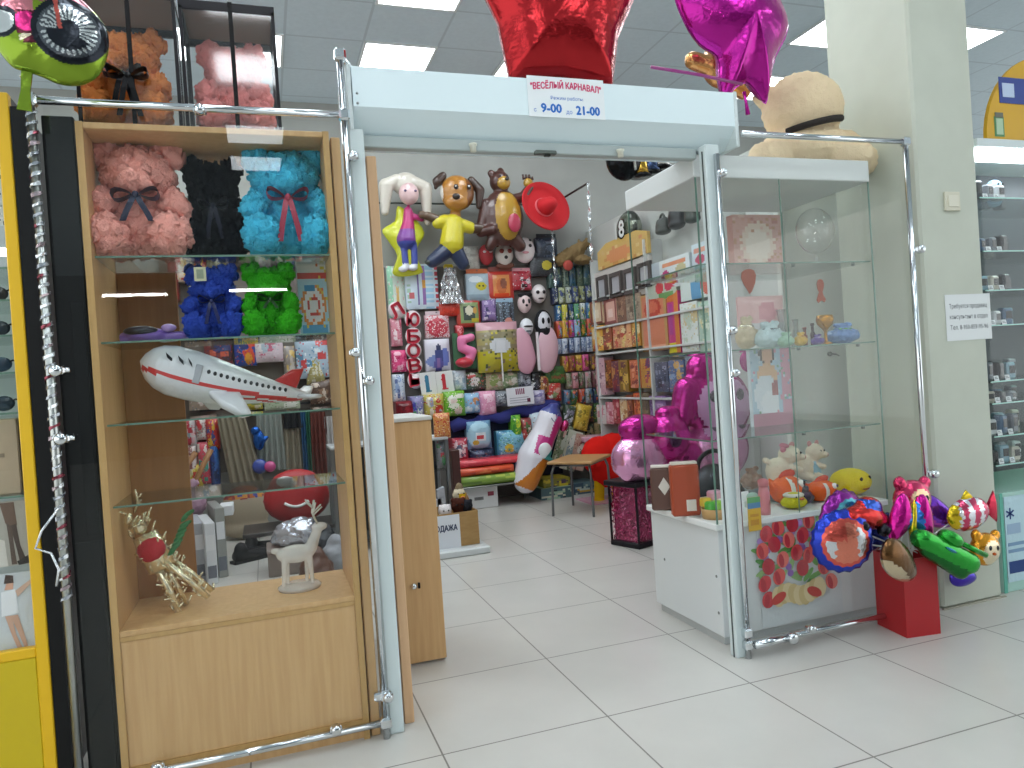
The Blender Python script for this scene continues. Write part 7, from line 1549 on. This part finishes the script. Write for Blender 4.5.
# wooden clothes stand
a, b_ = P(172, 486, Y=3.6), P(196, 452, Y=3.6)
t = thing('wooden_ladder', 'leaning wooden ladder shelf beside the brown board', 'shelf', (a.x, 3.6, 0)); B().tube([(a.x-.05, 3.6, 0), a, b_], .022, DARKWOOD, 6).build('rail', t); B().tube([(a.x+.12, 3.75, 0), a+Vector((.15, .15, 0)), b_+Vector((.1, .15, 0))], .022, DARKWOOD, 6).build('rail', t)

# ================================================================== yellow stall beside the black panel
YEL = m('#e3b412', 'satin'); YELP = m('#c9b010', 'satin')
sx1 = P(36, 480, Y=0).x; bw_ = .034
t = thing('yellow_stall', 'yellow framed glass stall beside the black panel', 'stall', (sx1-.3, .2, 0)); zp = P(38, 657, Y=0).z
B().box(sx1-bw_, sx1, -.002, .03, 0, 2.19, YEL, .003).build('corner_post', t)
B().box(sx1-.60, sx1-bw_, .0, .02, 0, zp, YELP, .003).build('front_panel', t)
B().box(sx1-.60, sx1-bw_, -.002, .03, zp, zp+.03, YEL, .003).build('rail', t); B().box(sx1-.60, sx1-bw_, -.002, .03, 2.15, 2.19, YEL, .003).build('rail', t)
B().box(sx1-.60, sx1-bw_, .006, .010, zp+.03, 2.15, GLASS).build('glass_front', t)
B().box(sx1-.02, sx1-.004, .031, .40, 0, 2.19, m('#17181a', 'satin')).build('side_panel', t); B().box(sx1-.60, sx1-.02, .39, .40, 0, 2.19, m('#b9c0c0', 'satin')).build('back_panel', t)
B().box(sx1+.002, XL-.02, .004, .03, 0, 2.15, m('#0d0e0f', 'satin')).build('gap_cover', t)
SZ = [P(8, y, Y=.05).z for y in (412, 355, 308, 268, 492)]
for y in (495, 412, 372, 335, 300, 268): 
    z = P(15, y, Y=.05).z; o = B().box(sx1-.60, sx1-bw_-.006, .03, .385, z-.006, z, SHELF_GLASS).build('glass_shelf', t); B().box(sx1-.60, sx1-bw_-.006, .026, .0299, z-.006, z, GLASS_EDGE).build('front_edge', o)
zl = P(8, 255, Y=.06).z; B().box(sx1-.58, sx1-.05, .05, .08, zl, zl+.02, emis('#f4fbff', 6, 'shelf_lamp')).build('shelf_lamp', t)
def sunglasses(px, py, tint, label):
    z = P(15, py, Y=.05).z; q = P(px, py, Y=.10); t = thing('sunglasses', label, 'sunglasses', (q.x, .12, z), 'sunglasses in the yellow stall'); T = at(q.x, .12, z, .12); LN = m(tint, 'plastic')
    for sx in (-1, 1): B(T).ell((sx*.034, 0, .026), (.031, .006, .024), LN, None, 16).build('lens', t); B(T).tube([(sx*.066, 0, .036), (sx*.07, .07, .034), (sx*.066, .13, .014)], .0028, m('#1b1d20', 'satin'), 6).build('temple', t)
    B(T).tube([(-.008, -.004, .034), (0, -.008, .037), (.008, -.004, .034)], .003, m('#1b1d20', 'satin'), 6).build('bridge', t)
for px, py, c_, lb in ((8, 299, '#2c2a2c', 'dark sunglasses on the highest sunglasses shelf of the yellow stall'), (10, 334, '#233440', 'dark blue sunglasses, second shelf from the shelf lamp'), (12, 371, '#1f3a50', 'blue tinted sunglasses, third shelf from the shelf lamp'), (15, 411, '#243a48', 'wide dark sunglasses above the cream box')):
    sunglasses(px, py, c_, lb)
a = P(-20, 494, Y=.08); b_ = P(26, 494, Y=.08); zt_ = P(8, 419, Y=.08).z; z = P(15, 495, Y=.05).z
t = thing('cream_box', 'cream cardboard box on the shelf below the sunglasses', 'box', ((a.x+b_.x)/2, .1, z)); B().box(a.x, b_.x-.01, .08, .3, z, zt_, m('#b8a48a', 'satin'), .004).build('carton', t); B().box(a.x+.06, b_.x-.05, .0788, .08, (z+zt_)/2, (z+zt_)/2+.012, m('#8a7a66')).build('printed_line', t)
def legs_poster(box, bg, skin_c, label, pose):
    T, w_, h = rbox(box, Y=.04); t = thing('stockings_poster', label, 'poster', T.translation, 'posters in the yellow stall'); B(T).box(-w_/2, w_/2, 0, .004, 0, h, m(bg, 'plastic')).build('sheet', t)
    mb = B(T); S_ = m(skin_c)
    for q_ in pose[0]: mb.add([(p[0]*w_-w_/2, -.001-.0003*len(mb.f), p[1]*h) for p in q_[1]], [tuple(range(len(q_[1])))], m(q_[0]))
    mb.build('printed_figure', t)
legs_poster((-12, 501, 33, 566), '#a9a49a', '#5a4a40', 'poster of legs in dark stockings in the yellow stall', [[('#6a5446', [(.30, .98), (.62, .98), (.66, .62), (.52, .60), (.40, .66)]), ('#4a3c34', [(.50, .62), (.64, .64), (.70, .30), (.80, .10), (.66, .06), (.60, .30)]), ('#5a4a40', [(.42, .68), (.54, .60), (.56, .30), (.60, .02), (.48, .02), (.46, .34)]), ('#2a2422', [(.60, .06), (.86, .14), (.88, .02), (.64, .0)]), ('#cfcac2', [(.0, .0), (.40, .0), (.36, .4), (.0, .5)])]])
legs_poster((-14, 573, 41, 654), '#c9cfd4', '#c09a80', 'poster of a walking woman in white in the yellow stall', [[('#d8a58c', [(.36, .80), (.44, .94), (.54, .90), (.52, .80)]), ('#4a3a34', [(.36, .88), (.40, .99), (.54, .97), (.54, .88)]), ('#e6e8ec', [(.30, .78), (.56, .80), (.60, .50), (.28, .48)]), ('#c8a08a', [(.34, .48), (.46, .48), (.52, .24), (.62, .06), (.54, .04), (.44, .24)]), ('#c8a08a', [(.44, .48), (.58, .48), (.66, .26), (.72, .08), (.66, .06), (.56, .26)]), ('#d3b09c', [(.56, .78), (.86, .90), (.88, .86), (.60, .70)])]])
for px0, px1, y0_, y1_, Y, cols, lb in ((-14, 10, 108, 160, .08, ['#c9ccc8', '#5a5e5c', '#e0e2de'], 'black and white patterned card at the top of the yellow stall'), (-12, 14, 165, 225, .08, ['#c4c8c4', '#4f5452', '#dcdeda'], 'black and white patterned card in the middle of the yellow stall')):
    pack((px0, y0_, px1, y1_), cols, lb, 'card', 'patterned_card', Y=Y, single=True, pat=[cols[0], ('n', .35, cols)], bulge=.002, d=.01)

# ================================================================== lit display case beyond the column
X0, X1_ = 2.30, 4.4; Yc = .07
t = thing('gadget_showcase', 'tall lit glass display case beyond the column', 'showcase', ((X0+X1_)/2, .3, 0)); TEAL = m('#5fb09c', 'satin')
zb_ = P(1016, 491, Y=Yc).z
B().box(X0, X1_, Yc, .55, .0, zb_, m('#a9cfc4', 'satin'), .003).build('base_cabinet', t)
B().box(X0, X0+.02, Yc-.004, Yc, 0, zb_, TEAL).build('edge_trim', t)
B().box(X0, X1_, Yc, .55, 2.20, 2.24, m('#cfd8d8', 'satin'), .003).build('top_panel', t); B().box(X0, X1_, .54, .55, zb_, 2.2, m('#39434a', 'satin')).build('back_panel', t)
B().box(X0, X0+.005, Yc, .54, zb_, 2.2, GLASS).build('side_glass', t); B().box(X0+.006, X1_, Yc, Yc+.004, zb_, 2.2, GLASS).build('front_glass', t)
B().box(X0+.02, X1_-.02, .14, .20, 2.165, 2.195, emis('#eef8ff', 14, 'case_lamp')).build('case_lamp', t)
SH = [197, 250, 289, 324, 380, 402, 435, 464]; ZS = []
for py in SH:
    z = P(1010, py, Y=Yc).z; ZS.append(z); o = B().box(X0+.008, X1_-.01, Yc+.012, .53, z-.006, z, SHELF_GLASS).build('glass_shelf', t); B().box(X0+.008, X1_-.01, Yc+.008, Yc+.0119, z-.006, z, m('#a8d8d0', 'plastic')).build('front_edge', o)
COLS = ['#2a3038', '#8a8f98', '#c9ccd0', '#3a5a7a', '#5f6670', '#1f2328', '#7a9aaa', '#b4b0a4']
WHO = [x+' of the lit case' for x in ['top shelf', 'second shelf', 'third shelf', 'fourth shelf', 'fifth shelf', 'sixth shelf', 'seventh shelf', 'bottom shelf']]
CN = {'#2a3038': 'dark grey', '#8a8f98': 'mid grey', '#c9ccd0': 'pale grey', '#3a5a7a': 'steel blue', '#5f6670': 'slate grey', '#1f2328': 'black', '#7a9aaa': 'pale blue', '#b4b0a4': 'beige'}
rng = random.Random(77)
for i, z in enumerate(ZS):
    top = 2.15 if i == 0 else ZS[i-1]; gap = top-z
    for j in range(6):
        c_ = COLS[(i*3+j) % 8]; x = X0+.06+.075*j if j < 3 else X0+.25+.11*(j-3); yg = Yc+.07 if j < 3 else Yc+.26; hh = min(gap*.62, .10)*rng.uniform(.7, 1); wd = .052
        t = thing('gadget', '%s gadget, %s %s, %s from column' % (CN[c_], 'front of' if j < 3 else 'back of', WHO[i], ORD[j % 3]), 'gadget', (x, yg, z), 'gadgets in the lit case')
        T = at(x, yg, z, rng.uniform(-.2, .2)); B(T).box(-wd/2, wd/2, -.02, .03, 0, hh, m(c_, 'plastic'), .008).build('case', t); B(T).box(-wd*.3, wd*.3, -.022, -.02, hh*.35, hh*.8, m('#12161c', 'plastic')).build('screen', t)
        if j < 2:
            zz = z; tg = thing('price_card', 'white price card on the %s, %s from the column' % (WHO[i], ORD[j]), 'price card', (x+.02, Yc+.03, z), 'price cards in the lit case'); T = at(x+.02, Yc+.034, z, 0, 0, -.2)
            B(T).box(-.016, .016, 0, .0015, 0, .026, m('#dfe3e6')).build('card', tg); B(T).box(-.011, .011, -.0006, 0, .009, .012, m('#6a6e74')).box(-.011, .005, -.0006, 0, .016, .019, m('#6a6e74')).build('print', tg)
q = P(994, 178, Y=Yc+.2); t = thing('blue_plush', 'white and blue plush toy at the top of the lit case', 'plush toy', (q.x, Yc+.2, ZS[0])); T = at(q.x+.02, Yc+.22, ZS[0])
mb = B(T); skin(mb, [('e', (0, 0, .05), (.04, .04, .05)), ('e', (0, 0, .11), (.042, .04, .04))], m('#a9cbe4', 'plush'), .008, 2); mb.build('body', t)
for sx in (-.016, .016): B(T).ell((sx, -.04, .118), .006, BLACK, None, 8).build('eye', t)
tag(B().box(X0+.03, X0+.085, .2, .3, 2.241, 2.34, m('#2a4a8a', 'satin'), .004).box(X0+.035, X0+.08, .198, .2, 2.25, 2.29, m('#4a5a50', 'satin')).build('blue_carton'), 'dark blue carton on top of the lit case beside the yellow arch', 'box')
# poster on the base
T, w_, h = rbox((1012, 494, 1040, 594), Y=Yc-.006); T = at(X0+.145, Yc-.006, .05); w_, h = .24, zb_-.07
ps = thing('blue_poster', 'pale blue poster with dark blue symbols on the base of the lit case', 'poster', T.translation)
B(T).box(-w_/2, w_/2, 0, .003, 0, h, m('#b4d2dc', 'plastic')).build('sheet', ps)
mb = B(T); D_ = m('#24407a')
for a_ in range(0, 360, 60): mb.box(-.004, .004, -.002, -.0005, .0, .028, D_, T=Matrix.Translation((-.085, 0, h*.80)) @ Matrix.Rotation(math.radians(a_), 4, 'Y'))
mb.box(-.11, -.02, -.0015, -.0005, h*.56, h*.68, m('#9ab4cc')).box(-.11, .08, -.0015, -.0005, h*.10, h*.24, D_).box(-.11, .0, -.0015, -.0005, h*.34, h*.38, m('#7a9ab8')).box(-.11, .04, -.0015, -.0005, h*.42, h*.46, m('#7a9ab8')); mb.build('printed_symbols', ps)
# yellow arch sign on top of the case
zA = 2.242; a = P(993, 140, Y=.1)
t = thing('arch_sign', 'yellow arched sign with a battery picture on top of the lit case', 'sign', (2.62, .1, zA)); R0 = .46; cx = X0+.105+R0
T = at(cx, .1, zA); B(T).prism([(-R0, 0)]+[(R0*math.cos(PI-PI*i/24), .98*R0*math.sin(PI*i/24)) for i in range(1, 24)]+[(R0, 0)], 0, .02, m('#d0a01e', 'satin')).build('board', t)
B(T).box(-R0+.055, -R0+.12, -.002, -.0003, .02, .12, m('#4f8a5a', 'satin')).box(-R0+.065, -R0+.11, -.004, -.0022, .03, .11, m('#a9c4a4', 'satin')).box(-R0+.06, -R0+.115, -.004, -.0022, .115, .14, m('#6a6a5a', 'satin')).build('battery_print', t)
B(T).box(-R0+.10, -R0+.30, -.003, -.0005, .19, .32, m('#2a3f8a', 'satin')).box(-R0+.12, -R0+.20, -.005, -.0032, .22, .29, m('#b8c8e0', 'satin')).build('blue_print', t)
# notices and switch on the column
T, w_, h = rbox((946, 294, 991, 340), Y=.037); t = thing('paper_notice', 'white paper notice with grey lines taped to the column', 'sign', T.translation)
B(T).box(-w_/2, w_/2, 0, .0012, 0, h, m('#dfe2e2')).build('paper', t); GRY = m('#5a5f66')
B(T).text('Требуется продавец', .030, GRY, 0, 0, h*.70, w_*.84).build('lettering', t); B(T).text('консультант в отдел', .030, GRY, 0, 0, h*.47, w_*.84).build('lettering', t); B(T).text('Тел. 8-950-859-95-96', .030, GRY, 0, 0, h*.24, w_*.84).build('lettering', t)
T, w_, h = rbox((944, 192, 959, 211), Y=.036); t = thing('light_switch', 'cream light switch on the column above the paper notice', 'switch', T.translation)
B(T).box(-w_/2, w_/2, -.008, .003, 0, h, m('#d0ccb8', 'satin'), .005).build('plate', t); B(T).box(-w_*.34, w_*.34, -.013, -.008, h*.2, h*.8, m('#d8d4c2', 'satin'), .004).build('rocker', t)
tag(B().box(1.86, 2.26, .028, .04, .0, .006, m('#a8a494')).build('trim_1'), 'thin grey joint strip where the column meets the floor', 'trim'); bpy.data.objects['trim_1']['kind'] = 'structure'
for o in bpy.data.objects:
    if '_org' in o: del o['_org']
